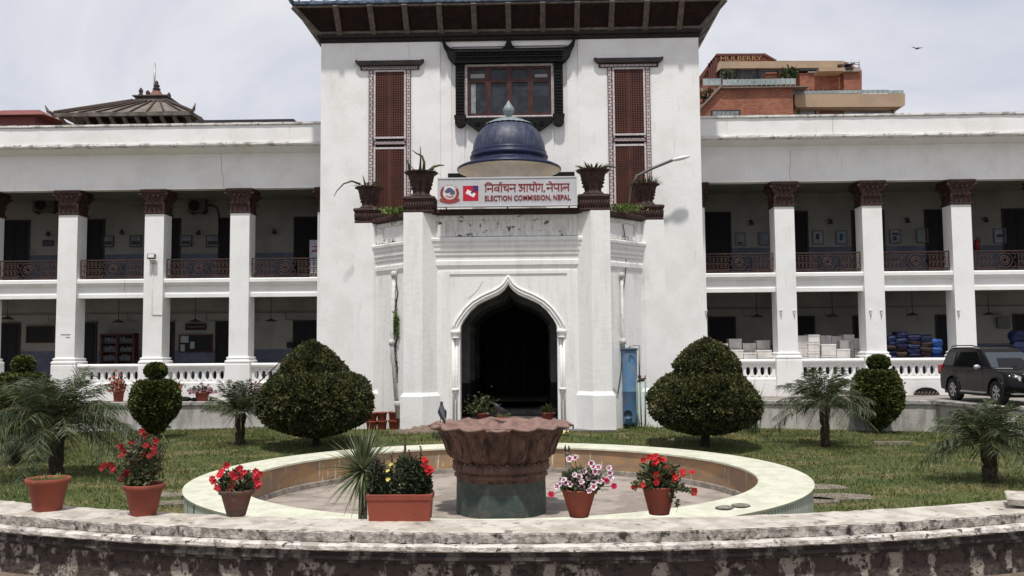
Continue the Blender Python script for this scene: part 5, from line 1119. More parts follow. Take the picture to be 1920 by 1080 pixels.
# ================================================================ THINGS ON AND ROUND THE PORCH
def blade(mb, p, d, L_, w_, droop=.4, seg=5, fold=.25):
    """one tapering bent leaf"""
    p = Vector(p); d = Vector(d).normalized(); side = d.cross(Vector((0,0,1)))
    side = side.normalized() if side.length > .05 else Vector((1,0,0)); vs = []; fs = []
    for k in range(seg+1):
        f = k/seg; ww = w_*(1-f)**.7*(.6+.4*min(1, f*4)); c = p+d*L_*f+Vector((0,0,-droop*L_*f*f)); up = Vector((0,0,1))
        vs += [tuple(c-side*ww/2+up*ww*fold), tuple(c), tuple(c+side*ww/2+up*ww*fold)]
    for k in range(seg):
        for j in range(2): fs.append((3*k+j, 3*k+j+1, 3*k+j+4, 3*k+j+3))
    mb.add(vs, fs)
def urn(cx_, cy_, z, label, seed, k=1.0, rz=22.5):
    t = thing('pier_planter', label, 'planter', (cx_, cy_, z), group='brown octagonal planters on the porch piers')
    m = MB(); c8 = [(.28,0),(.36,.03),(.36,.07),(.20,.12),(.20,.16),(.28,.22),(.30,.24)]
    pr = [(.40,0),(.40,.05),(.30,.13),(.29,.17),(.44,.66),(.455,.72),(.55,.78),(.56,.82),(.42,.825),(.40,.76)]
    m.lathe([(r_*k, z+h_*k*1.06) for r_, h_ in pr], cx_, cy_, 8, sm=False, a0=R(rz), a1=R(rz)+2*PI); body = m.build('pot', BROWNP, t)
    m = MB()
    for i in range(8):
        a = R(rz)+2*PI*(i+.5)/8
        for zz, rr in ((.30,.325),(.42,.355),(.52,.375)):
            m.ball((cx_+rr*.955*k*math.cos(a), cy_+rr*.955*k*math.sin(a), z+zz*k*1.06), (.05,.05,.05), 6)
    for i in range(16):
        a = 2*PI*i/16; m.ball((cx_+.50*k*math.cos(a), cy_+.50*k*math.sin(a), z+.80*k*1.06), (.08,.08,.03), 6)
    m.build('relief', BROWNP, body)
    MB().lathe([(.44*k,z+.80*k),(.001,z+.83*k)], cx_, cy_, 12).build('soil', SOIL, t)
    return t, z+.87*k
rs = random.Random(3)
def succulent(t, c, zt, long_, n=40, seed=1):
    r_ = random.Random(seed); m = MB()
    for i in range(n):
        a = r_.uniform(0,2*PI); q = r_.uniform(0,.4); el = r_.uniform(.15,1.2); blade(m, (c[0]+q*math.cos(a), c[1]+q*math.sin(a), zt), (math.cos(a)*math.cos(el), math.sin(a)*math.cos(el), math.sin(el)), r_.uniform(.22,.50), .06, .35, 4)
    for pts, w_ in long_:
        m.tube([(c[0]+a, c[1]-.2, zt+b_) for a, b_ in pts], [w_*(1-.8*k/(len(pts)-1)) for k in range(len(pts))], 5)
    m.build('foliage', LEAFPOT, t)
u0 = P(692,388,31.9); 
tt, z_ = urn(P(693,388,PC[0][1])[0], PC[0][1]-.05, PC[0][2]+.0, 'brown planter with a long drooping leaf on far left porch pier', 1, .92)
succulent(tt, (P(693,388,PC[0][1])[0], PC[0][1]-.05), z_, [([(-.3,.1),(-.6,.22),(-.9,.12),(-1.15,-.15),(-1.25,-.35)], .045),([(-.1,0),(-.15,.2),(-.2,.42)], .05),([(.1,0),(.2,.1),(.3,.28)], .06)], 46, 2)
tt, z_ = urn(P(790,370,PC[1][1])[0], PC[1][1], PC[1][2], 'brown planter with upright curling leaves on front pier left of signboard', 2, 1.0)
succulent(tt, (P(790,370,PC[1][1])[0], PC[1][1]), z_, [([(.1,0),(.12,.3),(.05,.52),(-.15,.62),(-.28,.72)], .06),([(-.02,0),(0,.4),(0,.85)], .05),([(.3,0),(.45,.15),(.65,.2),(.8,.19)], .07),([(-.35,0),(-.42,.3),(-.5,.5)], .05)], 34, 5)
tt, z_ = urn(P(1112,367,PC[2][1])[0], PC[2][1], PC[2][2], 'brown planter with bushy spiky leaves on front pier right of signboard', 3, 1.0)
succulent(tt, (P(1112,367,PC[2][1])[0], PC[2][1]), z_, [([(.3,0),(.5,.1),(.75,.05),(.8,-.2)], .05),([(-.3,0),(-.45,.1),(-.6,.12)], .05)], 110, 6)
tt, z_ = urn(P(1210,383,PC[3][1])[0], PC[3][1]-.05, PC[3][2], 'brown planter with grassy tuft on far right porch pier', 4, .92)
succulent(tt, (P(1210,383,PC[3][1])[0], PC[3][1]-.05), z_, [([(-.3,0),(-.45,.05),(-.5,-.25)], .05)], 130, 8)
# weeds growing on the porch coping
for px, py, lab in ((745,392,'small green weeds growing on coping between the left planters'),(1170,385,'small green weeds growing on coping between the right planters')):
    q = P(px,py,31.0); m = MB(); ps = [(q[0]+random.gauss(0,.28), 31.0+random.gauss(0,.12), 6.60+random.random()*.22) for _ in range(320)]
    leafcloud(m, ps, [(0,-.3,1)]*len(ps), .09, 2.0); tag(m.build('coping_weeds', LEAFGRN), lab, 'weeds', 'weeds on the porch coping')
# street lamp behind the right planter
t = thing('street_lamp', 'slanting metal arm with a white lamp head behind the far right planter', 'lamp', (P(1185,410,32.6)[0], 32.7, 6.6))
pp = [P(1177,412,32.6), P(1184,355,32.6), P(1194,330,32.6), P(1222,316,32.6), P(1262,300,32.6)]
MB().tube([(a, 32.6, z) for a, z in pp], [.06,.06,.06,.055,.05], 8).build('arm', M('lamp_arm_metal', (.12,.11,.105), rough=.5, metal=.3), t)
a, b = P(1258,301,32.6), P(1294,293,32.6); m = MB(); L_ = math.hypot(b[0]-a[0], b[1]-a[1]); an = math.atan2(b[1]-a[1], b[0]-a[0])
m.ball((L_/2,0,0), (L_/2,.12,.075), 12); m.xf(Matrix.Translation((a[0],32.6,a[1])) @ Matrix.Rotation(-an,4,'Y')); m.build('lamp_head', M('lamp_head_white', (.72,.72,.72), rough=.35), t)
# drain pipes
def pipe_thing(pts, r_, lab, fit):
    t = thing('drainpipe', lab, 'pipe', (pts[-1][0], pts[-1][1], pts[-1][2])); MB().tube(pts, r_, 10).build('pipe', PVC, t)
    for (x, y_, z), rr in fit: MB().lathe([(r_,z-.10),(rr,z-.09),(rr,z+.09),(r_,z+.10)], x, y_, 12).build('joint', PVC, t)
    return t
def sl(px, py, off=.12, sg=-1):     # a point standing off from the slanting porch wall
    k = ray(px, py).x/ray(px, py).y
    ax1, ay1 = PX+sg*PW, PF; ax2, ay2 = PX+sg*PR, PRY; tt_ = (k*ay1-ax1)/((ax2-ax1)-k*(ay2-ay1)); Y = ay1+(ay2-ay1)*tt_-off*1.2
    q = P(px, py, Y); return (q[0], Y, q[1])
a = sl(739,508); b_ = sl(735,642); c = sl(736,645); d_ = sl(746,785)
pipe_thing([a, b_, d_], .075, 'crooked white drainpipe on the slanting wall left of porch', (((a[0],a[1],a[2]-.12),.105),(b_,.11),((d_[0]-.02,d_[1],d_[2]+.5),.10)))
vt = sl(741,560,.04); vb = sl(743,745,.04); m = MB()
m.tube([sl(743+3*math.sin(k*1.7), 530+k*20, .03) for k in range(12)], [.02]*12, 4); v1 = m.build
t = thing('wall_vine', 'brown creeper with a green leaf tuft climbing behind left drainpipe', 'plant', (vb[0], vb[1], vb[2])); m.build('stem', M('vine_stem', (.10,.065,.05)), t)
m = MB(); ps = [sl(random.gauss(742,2.2), random.gauss(608,10), random.uniform(.03,.18)) for _ in range(260)]; leafcloud(m, ps, [(0,-1,.2)]*260, .085).build('leaves', LEAFGRN, t)
m = MB(); ps = [sl(random.gauss(742.5,1.6), 560+random.random()*190, random.uniform(.02,.08)) for _ in range(240)]; leafcloud(m, ps, [(0,-1,.2)]*240, .05).build('dry_leaves', M('dry_vine_leaves', (.09,.06,.045), (.04,.035,.03), sc=20), t)
a = sl(1165.5,512,.12,1); b_ = sl(1168,640,.12,1); c = sl(1170,656,.12,1)
pipe_thing([a, b_, c], .055, 'white drainpipe above the blue tank right of porch', (((a[0],a[1],a[2]-.08),.09),((b_[0],b_[1],b_[2]),.11)))
m = MB(); m.tube([sl(x, y_, .05, 1) for x, y_ in ((1168,420),(1173,450),(1174,500),(1167,560),(1168,640),(1164,700),(1158,738),(1150,728))], .014, 5); tag(m.build('black_cable', M('black_cable', (.03,.03,.03))), 'thin dark cable hanging down wall beside right drainpipe', 'cable')
# blue tank
Xt = P(1181,720,31.2)[0]; tz0 = P(1181,790,31.2)[1]; tz1 = P(1181,655,31.2)[1]
t = thing('blue_tank', 'tall narrow blue metal tank standing against right side of porch', 'tank', (Xt, 31.2, -.7))
MB().lathe([(0,tz0-.1),(.25,tz0-.1),(.258,tz0+.0),(.258,tz0+1.0),(.264,tz0+1.01),(.258,tz0+1.03),(.258,tz1)], Xt, 31.2, 24).build('shell', BLUET, t)
MB().lathe([(.258,tz1-.03),(.30,tz1-.03),(.30,tz1+.03),(.26,tz1+.04),(.0,tz1+.07)], Xt, 31.2, 24).build('lid', M('dark_blue_lid', (.06,.10,.15), rough=.5), t)
q = P(1177,777,30.9); m = MB(); m.lathe([(.001,0),(.13,0),(.15,.03),(.15,.08)], 0, 0, 20); m.xf(Matrix.Translation((q[0],30.90,q[1])) @ Matrix.Rotation(PI/2,4,'X')); m.build('hatch', M('tank_hatch', (.07,.12,.17), rough=.5), t)
m = MB(); m.box(Xt-.22, Xt+.22, 31.0, 31.4, -1.0, tz0-.08); m.build('base', BLACKI, t)
t = thing('valve_pipes', 'teal painted pipes with a rusty valve beside the blue tank', 'pipes', (P(1203,790,30.8)[0], 30.8, -.9))
m = MB(); q = lambda px, py: (P(px,py,30.8)[0], 30.8, P(px,py,30.8)[1])
m.tube([q(1180,656),q(1181,648),q(1199,648),q(1199,710)], .03, 6); m.build('overflow_pipe', GALV, t)
for pts in (((1194,712),(1194,770),(1191,808)),((1200,716),(1203,806)),((1210,714),(1210,806)),((1196,770),(1199,804))):
    MB().tube([q(*p) for p in pts], .026, 6).build('standpipe', TEAL, t)
MB().tube([q(1194,806),q(1212,806)], .02, 6).build('foot_bar', TEAL, t)
m = MB(); m.ball(q(1203,712), (.12,.08,.07), 8); m.ball(q(1199,706), (.06,.05,.08), 8); m.tube([q(1195,716),q(1211,709)], .035, 6); m.tube([q(1208,712),q(1210,704)], .02, 5); m.build('valve', M('rusty_valve', (.05,.035,.03), (.08,.05,.04), sc=20), t)

# ================================================================ POTS AND FLOWERS
def pot(t, x, y_, z, r0, r1, h_, mat, rim=True, n=28, soil=True):
    rm = .12*h_
    pr = [(0,z),(r0,z),(r0*1.02,z+.01)]
    pr += [(r0+(r1*.93-r0)*.82, z+h_*.80),(r1*.95,z+h_*.82),(r1,z+h_*.84),(r1*1.02,z+h_*.98),(r1*.99,z+h_),(r1*.91,z+h_*.99),(r1*.88,z+h_*.88)] if rim else [(r1*.97,z+h_*.93),(r1,z+h_*.95),(r1,z+h_),(r1*.93,z+h_),(r1*.9,z+h_*.85)]
    b_ = MB().lathe(pr, x, y_, n, sm=False).build('pot', mat, t)
    for p in b_.data.polygons: p.use_smooth = True
    if soil: MB().lathe([(r1*.93,z+h_*.88),(.001,z+h_*.92)], x, y_, 14).build('soil', SOIL, t)
    return b_
def petunia(mb, cb, c, d, r_, rnd):
    d = Vector(d).normalized(); u = d.cross(Vector((0,0,1))); u = u.normalized() if u.length > .05 else Vector((1,0,0)); v = d.cross(u); n = 15; c = Vector(c); ph = rnd.random()*6
    vs = [tuple(c-d*r_*.25)]+[tuple(c+(u*math.cos(a)+v*math.sin(a))*r_*(1+.16*math.cos(5*a+ph))+d*r_*(.10+.18*math.sin(5*a+rnd.random()))) for a in np.linspace(0,2*PI,n,endpoint=False)]
    mb.add(vs, [(0,1+i,1+(i+1)%n) for i in range(n)], False)
    if cb is not None:
        m_ = [tuple(c-d*r_*.18)]+[tuple(c+d*r_*.06+(u*math.cos(a)+v*math.sin(a))*r_*.55) for a in np.linspace(0,2*PI,8,endpoint=False)]
        cb.add(m_, [(0,1+i,1+(i+1)%8) for i in range(8)], False)
def bush(t, cx_, cy_, z, w_, h_, n, size, mat, rnd, stems=14, dep=None, name='leaves', jitter=.9, stemmat=None):
    m = MB()
    for k in range(stems):
        a = rnd.uniform(0,2*PI); q = math.sqrt(rnd.random()); m.tube([(cx_+.12*w_*math.cos(a), cy_+.12*w_*math.sin(a), z-.02),(cx_+q*w_*.6*math.cos(a), cy_+q*w_*.5*math.sin(a), z+h_*.5),(cx_+q*w_*math.cos(a), cy_+q*w_*.8*math.sin(a), z+h_*(1-.3*q))], .004, 4)
    m.build('stem', stemmat or M('green_stem', (.05,.06,.025)), t)
    m = MB(); ps = []; ns = []
    for _ in range(n):
        a = rnd.uniform(0,2*PI); q = rnd.random()**.6; e = rnd.random()**.9
        ps.append((cx_+q*w_*math.cos(a)*(1-.2*e), cy_+q*w_*.85*math.sin(a)*(1-.2*e), z+h_*e*(1-.25*q*q))); ns.append((math.cos(a)*q, math.sin(a)*q, .3))
    leafcloud(m, ps, ns, size, 1.9, .2, jitter).build(name, mat, t)
def flowers(t, base, lst, mat, r_, rnd, centre=None, name='flowers', toward=(0,-1,.25), each=True):
    """lst: (dx, dz, dy) of each bloom from the base point; each bloom a part of its own"""
    sm = MB()
    for dx, dz, dy in lst:
        b0 = Vector((base[0]+dx*.15, base[1]+dy*.2, base[2]+.20)); b1 = Vector((base[0]+dx, base[1]+dy+.012, base[2]+dz-.004)); sm.tube([b0, b0.lerp(b1,.55)+Vector((0,0,.02)), b1], .0028, 4)
    sm.build('flower_stems', M('green_stem', (.05,.06,.025)), t)
    for dx, dz, dy in lst:
        m = MB(); cb = MB() if centre else None
        d = Vector(toward)+Vector((rnd.gauss(0,.35), rnd.gauss(0,.25), rnd.gauss(0,.3)))
        petunia(m, cb, (base[0]+dx, base[1]+dy, base[2]+dz), d, r_*rnd.uniform(.85,1.15), rnd)
        petunia(m, None, (base[0]+dx+.01, base[1]+dy+.008, base[2]+dz+.004), d+Vector((.2,.1,.2)), r_*.8, rnd)
        o = m.build(name, mat, t)
        if cb: cb.build('flower_centre', centre, o)
def onwall(px, py): x, y_ = G(px, py, .49); return x, y_
SP = lambda px, py, Y: P(px, py, Y)
WT = .492
def pxl(px0, px1, Y): return abs(P(px1, 900, Y)[0]-P(px0, 900, Y)[0])
# 1 grassy pot, far left
x, y_ = onwall(89, 957); y_ -= .0; k = y_/F
t = thing('flower_pot', 'plain orange clay pot with only grass tufts, leftmost on the wall', 'flower pot', (x, y_, WT), group='flower pots along the curved wall')
pot(t, x, y_, WT, 24.5*k, 39*k, 60*k, TERRA); m = MB(); rr = random.Random(11)
for i in range(170):
    a = rr.uniform(0,2*PI); q = rr.random()**.5*.13; e = rr.uniform(.3,1.3); blade(m, (x+q*math.cos(a), y_+q*math.sin(a), WT+55*k), (math.cos(a)*math.cos(e), math.sin(a)*math.cos(e), math.sin(e)), rr.uniform(.04,.13), .007, .5, 3)
m.build('grass_tuft', LEAFGRN, t)
# 2 tall red flowered plant
x, y_ = onwall(269, 966); k = y_/F; rr = random.Random(12)
t = thing('flower_pot', 'orange clay pot with tall dark red flowering plant', 'flower pot', (x, y_, WT), group='flower pots along the curved wall')
pot(t, x, y_, WT, 22.5*k, 37.5*k, 58*k, TERRA); zt = WT+54*k
bush(t, x-.02, y_, zt, 38*k, 98*k, 760, .034, LEAFPOT, rr, 44, stemmat=M('grey_stem', (.10,.08,.065)))
m = MB()
for dx in (-.22,.17,.19,.21): m.tube([(x,y_,zt),(x+dx*.6,y_,zt+.15),(x+dx,y_,zt+.38)], .004, 4)
ps = [(x+dx*f+rr.gauss(0,.008), y_+rr.gauss(0,.02), zt+.40*f) for dx in (-.22,.17,.19,.21) for f in [i/26 for i in range(27)]]
leafcloud(m, ps, [(0,0,.5)]*len(ps), .028).build('outer_sprig', LEAFPOT, t)
base = (x, y_, WT); fl = [((px-269)*k, (963-py)*k, rr.uniform(-.14,-.02)) for px, py in ((273,806),(274,815),(223,835),(228,838),(235,845),(243,832),(248,828),(238,850),(281,832),(286,838),(292,826),(295,838),(298,845),(270,852),(276,848),(265,856),(197,870),(201,873),(212,868),(216,873),(223,877),(244,866),(242,880),(245,884),(238,889),(231,894),(291,886),(290,851),(245,838),(234,840))]
flowers(t, base, fl, DREDF, .024, rr)
# 3 pink red petunias
x, y_ = onwall(443, 967); k = y_/F; rr = random.Random(13)
t = thing('flower_pot', 'dull weathered clay pot of pink and red petunias', 'flower pot', (x, y_, WT), group='flower pots along the curved wall')
pot(t, x, y_, WT, 17*k, 32.5*k, 49*k, TERRAD); zt = WT+46*k; bush(t, x, y_, zt, 38*k, 38*k, 620, .034, LEAFPOT, rr, 16)
fl = [((px-443)*k, (967-py)*k, rr.uniform(-.13,-.03)) for px, py in ((429,873),(417,884),(419,889),(440,888),(442,896),(447,892),(399,898),(402,903),(414,913),(417,918),(440,913),(456,877),(460,886),(455,893),(484,884),(488,890),(482,900),(487,906),(484,912),(444,902),(434,893),(478,893))]
flowers(t, (x, y_, WT), fl, PINKF, .027, rr)
# 4 rectangular trough
x, y_ = onwall(751, 975); k = (y_-.12)/F; rr = random.Random(14); y0_ = y_-.10
t = thing('flower_trough', 'rectangular orange clay trough of tall snapdragons on the wall', 'flower trough', (x, y_, WT))
w0, w1, hh, dp = 57*k, 61*k, 50*k, .20
m = MB(); a = [(x-w0,y0_+.02,WT),(x+w0,y0_+.02,WT),(x+w0,y0_+dp-.02,WT),(x-w0,y0_+dp-.02,WT)]
def rc(w_, d_, z): return [(x-w_,y0_+.02-d_,z),(x+w_,y0_+.02-d_,z),(x+w_,y0_+dp-.02+d_,z),(x-w_,y0_+dp-.02+d_,z)]
m.frus(rc(w0-.01,0,WT), [rc(w0,0,WT+.01), rc(w1-.008,.015,WT+hh*.78), rc(w1+.002,.022,WT+hh*.80), rc(w1+.003,.025,WT+hh-.004), rc(w1-.002,.02,WT+hh), rc(w1-.018,.005,WT+hh), rc(w1-.02,.003,WT+hh*.86)], cap=False); m.Fc.append((3,2,1,0)); m.S.append(False)
m.build('pot', TERRA, t)
m = MB(); m.box(x-w1+.02, x+w1-.02, y0_+.02, y0_+dp-.02, WT+hh*.82, WT+hh*.86); m.build('soil', SOIL, t)
zt = WT+hh*.86; yc = y0_+dp/2
for cx_, w_, h_, n in ((x-.20,.075,.30,430),(x-.09,.06,.22,260),(x+.03,.08,.33,700),(x+.12,.10,.32,900),(x+.19,.06,.26,520)):
    bush(t, cx_, yc, zt, w_, h_, n, .034, LEAFDRK, rr, 10, jitter=.7)
m = MB()
for px, py in ((704,855),(712,862),(721,862),(735,850),(760,820),(768,845),(790,838),(775,858),(748,868)):
    dx = (px-751)*k; tz = WT+(975-py)*k; m.tube([(x+dx*.95,yc,zt+.1),(x+dx,yc-.02,tz)], .004, 4)
    for i in range(9): f = i/9; m.ball((x+dx+rr.gauss(0,.004), yc-.02+rr.gauss(0,.006), tz-.13*f), (.008+.005*f,)*3, 6)
m.build('seed_spike', M('seed_spike', (.055,.045,.03), (.10,.07,.05), sc=30), t)
flowers(t, (x, y_, WT), [((px-751)*k, (975-py)*k, -.07) for px, py in ((797,861),(801,866),(797,871),(800,876),(803,880),(808,876),(811,882),(805,886))], REDF, .020, rr)
flowers(t, (x, y_, WT), [((px-751)*k, (975-py)*k, -.07) for px, py in ((729,898),(728,882),(734,870))], YELF, .013, rr, name='yellow_flower')
# 5 white and crimson petunias
x, y_ = onwall(1086, 969); k = y_/F; rr = random.Random(15)
t = thing('flower_pot', 'orange clay pot of white petunias with crimson centres', 'flower pot', (x, y_, WT), group='flower pots along the curved wall')
pot(t, x, y_, WT, 17.5*k, 32.5*k, 51*k, TERRA, rim=False); zt = WT+47*k; bush(t, x+.02, y_, zt, 40*k, 42*k, 620, .034, LEAFPOT, rr, 16)
fl = [((px-1086)*k, (971-py)*k, rr.uniform(-.15,-.04)) for px, py in ((1068,863),(1079,861),(1108,871),(1112,878),(1095,884),(1085,890),(1077,892),(1121,878),(1140,880),(1141,888),(1115,886),(1110,893),(1103,898),(1086,895),(1089,903),(1084,908),(1090,913),(1112,906),(1111,912),(1103,919),(1069,908),(1061,906),(1057,900),(1045,912),(1050,908),(1124,904),(1136,904),(1144,898),(1083,924),(1099,892),(1118,896),(1130,901))]
flowers(t, (x, y_, WT), fl, WHITEF, .025, rr, PURPF)
flowers(t, (x, y_, WT), [((px-1086)*k, (971-py)*k, -.12) for px, py in ((1034,926),(1148,912),(1135,902))], M('crimson_petals', (.40,.01,.05)), .025, rr, name='crimson_flower')
# 6 red geranium
x, y_ = onwall(1236, 964); k = y_/F; rr = random.Random(16)
t = thing('flower_pot', 'orange clay pot of bright red petunias, rightmost on the wall', 'flower pot', (x, y_, WT), group='flower pots along the curved wall')
pot(t, x, y_, WT, 18.5*k, 31*k, 51*k, TERRA, rim=False); zt = WT+47*k; bush(t, x, y_, zt, 42*k, 48*k, 800, .036, LEAFPOT, rr, 16)
m = MB(); ps = [(x+dx+rr.gauss(0,.012), y_-.1+rr.gauss(0,.03), zt+dz+rr.gauss(0,.012)) for f in [i/20 for i in range(21)] for dx, dz in ((-.06-.16*f,.02+.03*f),(.08+.18*f,.04-.06*f),(.08+.05*f,.03-.16*f)) for _ in range(3)]
leafcloud(m, ps, [(0,-.4,.1)]*len(ps), .03).build('trailing_leaves', LEAFPOT, t)
fl = [((px-1236)*k, (967-py)*k, rr.uniform(-.15,-.04)) for px, py in ((1204,865),(1218,861),(1224,861),(1230,860),(1228,868),(1226,872),(1234,866),(1229,892),(1232,900),(1225,896),(1247,882),(1243,866),(1261,891),(1264,896),(1261,901),(1277,887),(1279,893),(1292,887),(1202,910),(1245,897),(1297,922),(1299,927),(1189,916),(1228,905))]
flowers(t, (x, y_, WT), fl, REDF, .025, rr)
# stones on the basin rim
for px, py, rz, lab in ((1359,948,8,'flat grey stone lying on the basin rim, left of the pair'),(1389,944,-5,'flat grey stone lying on the basin rim, right of the pair')):
    x, y_ = G(px, py+6, .50)
    m = MB(); m.ball((0,0,0), (.08,.055,.022), 16); rr = random.Random(px)
    m.V = [(a*(1+.12*math.sin(5*b_*20+rr.random())), b_*(1+.1*rr.random()), c if c > -.015 else -.015) for a, b_, c in m.V]
    m.xf(Matrix.Translation((x, y_, .492+.016)) @ Matrix.Rotation(R(rz),4,'Z')); tag(m.build('flat_stone', M('grey_stone', (.17,.155,.13), (.23,.21,.18), sc=20, rough=.9)), lab.replace('the basin rim', 'the curved wall top'), 'stone', 'flat stones on the wall')
# nozzle in basin
x, y_ = G(1064, 893, -1.24); t = thing('water_nozzle', 'small rusty metal water jet standing in the dry basin', 'nozzle', (x, y_, -1.24)); k = y_/F
m = MB(); m.box(x-.14, x+.14, y_-.12, y_+.12, -1.24, -1.12, .02); m.build('base', IRON, t)
MB().lathe([(.07,-1.12),(.07,-1.10),(.055,-1.08),(.055,-.72),(.07,-.70),(.05,-.64)], x, y_, 12).build('pipe', M('nozzle_metal', (.20,.17,.15), (.11,.09,.08), sc=9, rough=.5), t)
MB().tube([(x-.03,y_,-.66),(x-.05,y_,-.56),(x-.04,y_,-.46)], [.02,.03,.008], 6).tube([(x+.03,y_,-.66),(x+.05,y_,-.56),(x+.04,y_,-.48)], [.02,.03,.008], 6).build('spout', IRON, t)
# litter
for px, py, lab, s_ in ((1056,817,'crumpled yellow paper on the grass in front of porch arch',1),(1264,831,'crumpled yellow wrapper on the grass below the right shrub',.9)):
    x, y_, z = Lw(px, py); rr = random.Random(px); m = MB(); g_ = {}
    for i in range(5):
        for j in range(4): g_[i,j] = len(m.V); m.V.append((x+(i-2)*.09*s_+rr.gauss(0,.02), y_+(j-1.5)*.09*s_+rr.gauss(0,.02), z+.05+rr.random()*.13))
    for i in range(4):
        for j in range(3): m.Fc.append((g_[i,j],g_[i+1,j],g_[i+1,j+1],g_[i,j+1])); m.S.append(False)
    tag(m.build('crumpled_paper', M('yellow_paper', (.72,.62,.16), (.6,.58,.45), sc=7)), lab, 'litter', 'crumpled papers on the lawn')
# terracotta stacked pots beside porch
k = 31.2/F
cols = [(697,'left'),(716,'middle'),(739,'right')]
for px, nm in cols:
    for lv in range(2):
        q = P(px, 812, 31.2); z0 = lz(q[0],31.2)+lv*.29; r1 = (.21,.19,.21)[('left','middle','right').index(nm)]
        t = thing('empty_pot', f'empty terracotta pot, {("lower","upper")[lv]} of the {nm} stack beside the porch', 'pot', (q[0], 31.2, z0), group='stacked empty pots left of the porch')
        pot(t, q[0], 31.2, z0, r1*.74, r1, .31, TERRA, soil=False, n=20)
# earth mound
x, y_, z = Lw(775, 812); m = MB(); N = 22; rr = random.Random(4)
for i in range(N+1):
    for j in range(9):
        u = i/N*2-1; v = j/8*2-1; m.V.append((x+.35+u*1.25, y_+.15+v*.4, z-.05+.25*max(0,(1-u*u))*(1-v*v)*(.8+.5*rr.random())))
for i in range(N):
    for j in range(8): m.Fc.append((i*9+j,(i+1)*9+j,(i+1)*9+j+1,i*9+j+1)); m.S.append(False)
tag(m.build('earth_mound', DIRT), 'low mound of bare earth at the foot of left porch pier', 'earth mound')
# plants inside arch
for px, py, lab, n, sp, rr in ((905,772,'bushy green plant in red pot inside the arch at left',420,.42,random.Random(5)),(1028,772,'spiky pale plant in red pot inside the arch at right',160,.34,random.Random(6))):
    q = P(px, 776, 30.9); z0 = -.58; t = thing('arch_plant', lab, 'potted plant', (q[0], 30.9, z0)); pot(t, q[0], 30.9, z0, .17, .25, .36, TERRA, n=20)
    m = MB()
    if n > 200:
        ps = [(q[0]-.1+rr.gauss(0,.26), 30.9+rr.gauss(0,.2), z0+.36+abs(rr.gauss(0,.24))) for _ in range(n)]; leafcloud(m, ps, [(0,-.4,.5)]*n, .10)
        for i in range(26): a = rr.uniform(0,2*PI); e = rr.uniform(.6,1.4); blade(m, (q[0]+.1,30.9,z0+.36), (math.cos(a)*math.cos(e), math.sin(a)*math.cos(e), math.sin(e)), .75, .03, .25, 5)
    else:
        for i in range(n//2): a = rr.uniform(0,2*PI); e = rr.uniform(.2,1.4); blade(m, (q[0],30.9,z0+.36), (math.cos(a)*math.cos(e), math.sin(a)*math.cos(e), math.sin(e)), rr.uniform(.35,.6), .045, .4, 5)
    m.build('leaves', LEAFPOT, t)
q = P(940,778,30.4); t = thing('clay_bowl', 'shallow red clay bowl on the step inside the arch', 'bowl', (q[0],30.4,-.58)); MB().lathe([(0,-.58),(.2,-.58),(.36,-.38),(.38,-.36),(.35,-.36),(.18,-.5),(0,-.5)], q[0], 30.4, 20).build('bowl_body', TERRA, t)
ps = [(q[0]+random.gauss(0,.16),30.4+random.gauss(0,.12),-.34+random.random()*.08) for _ in range(60)]; leafcloud(MB(), ps, [(0,0,1)]*60, .08).build('leaves', LEAFPOT, t)
# flower pots on the left ledge
def ledgepot(px, pyb, w_, h_, lab, leaf, fm, nfl, seed, Y=35.05, spread=1.0, fh=.5):
    q = P(px, pyb, Y); k = Y/F; rr = random.Random(seed); t = thing('ledge_pot', lab, 'flower pot', (q[0], Y, .01), group='flower pots on the ledge below left gallery')
    pot(t, q[0], Y, .01, w_*k*.36, w_*k*.5, h_*k, TERRA, n=20); zt = .01+h_*k*.9
    m = MB(); n = 260; ps = [(q[0]+rr.gauss(0,w_*k*.3*spread), Y+rr.gauss(0,.12), zt+abs(rr.gauss(0,fh*.4))) for _ in range(n)]; leafcloud(m, ps, [(0,-.2,.6)]*n, .09).build('leaves', leaf, t)
    if nfl:
        m = MB()
        for _ in range(nfl): petunia(m, None, (q[0]+rr.gauss(0,w_*k*.36*spread), Y-.15+rr.gauss(0,.08), zt+abs(rr.gauss(0,fh*.42))), (rr.gauss(0,.3),-1,.4), .055, rr)
        m.build('flowers', fm, t)
ledgepot(379,750,28,17,'low clay pot of lilac flowers on the ledge below left gallery', LEAFPOT, LILAF, 40, 21, spread=1.2, fh=.28)
ledgepot(327,752,24,27,'tall clay pot with sparse brown plant beside the ball topped shrub', LEAFPOT, RUST, 6, 22, fh=.25)
ledgepot(222,757,22,22,'clay pot with upright rusty red leaves on ledge left of ball topped shrub', M('rusty_leaves', (.20,.06,.045), (.10,.05,.03), sc=12), RUST, 26, 23, fh=.62)
ledgepot(497,751,30,16,'clay pot of bright magenta flowers beside the stair handrail', LEAFGRN, M('magenta_petals', (.42,.05,.28)), 34, 24, spread=1.1, fh=.3)
ledgepot(92,752,22,20,'clay pot with dull red flowers behind the big left palm', LEAFPOT, RUST, 14, 25, fh=.3)
q = P(352,748,35.0); m = MB(); m.ball((q[0]-.1,35.0,.10), (.26,.12,.10), 10); m.ball((q[0]+.25,35.0,.08), (.16,.1,.08), 8); tag(m.build('black_bag', BLACKI), 'crumpled black bag between the two pots on left ledge', 'bag')
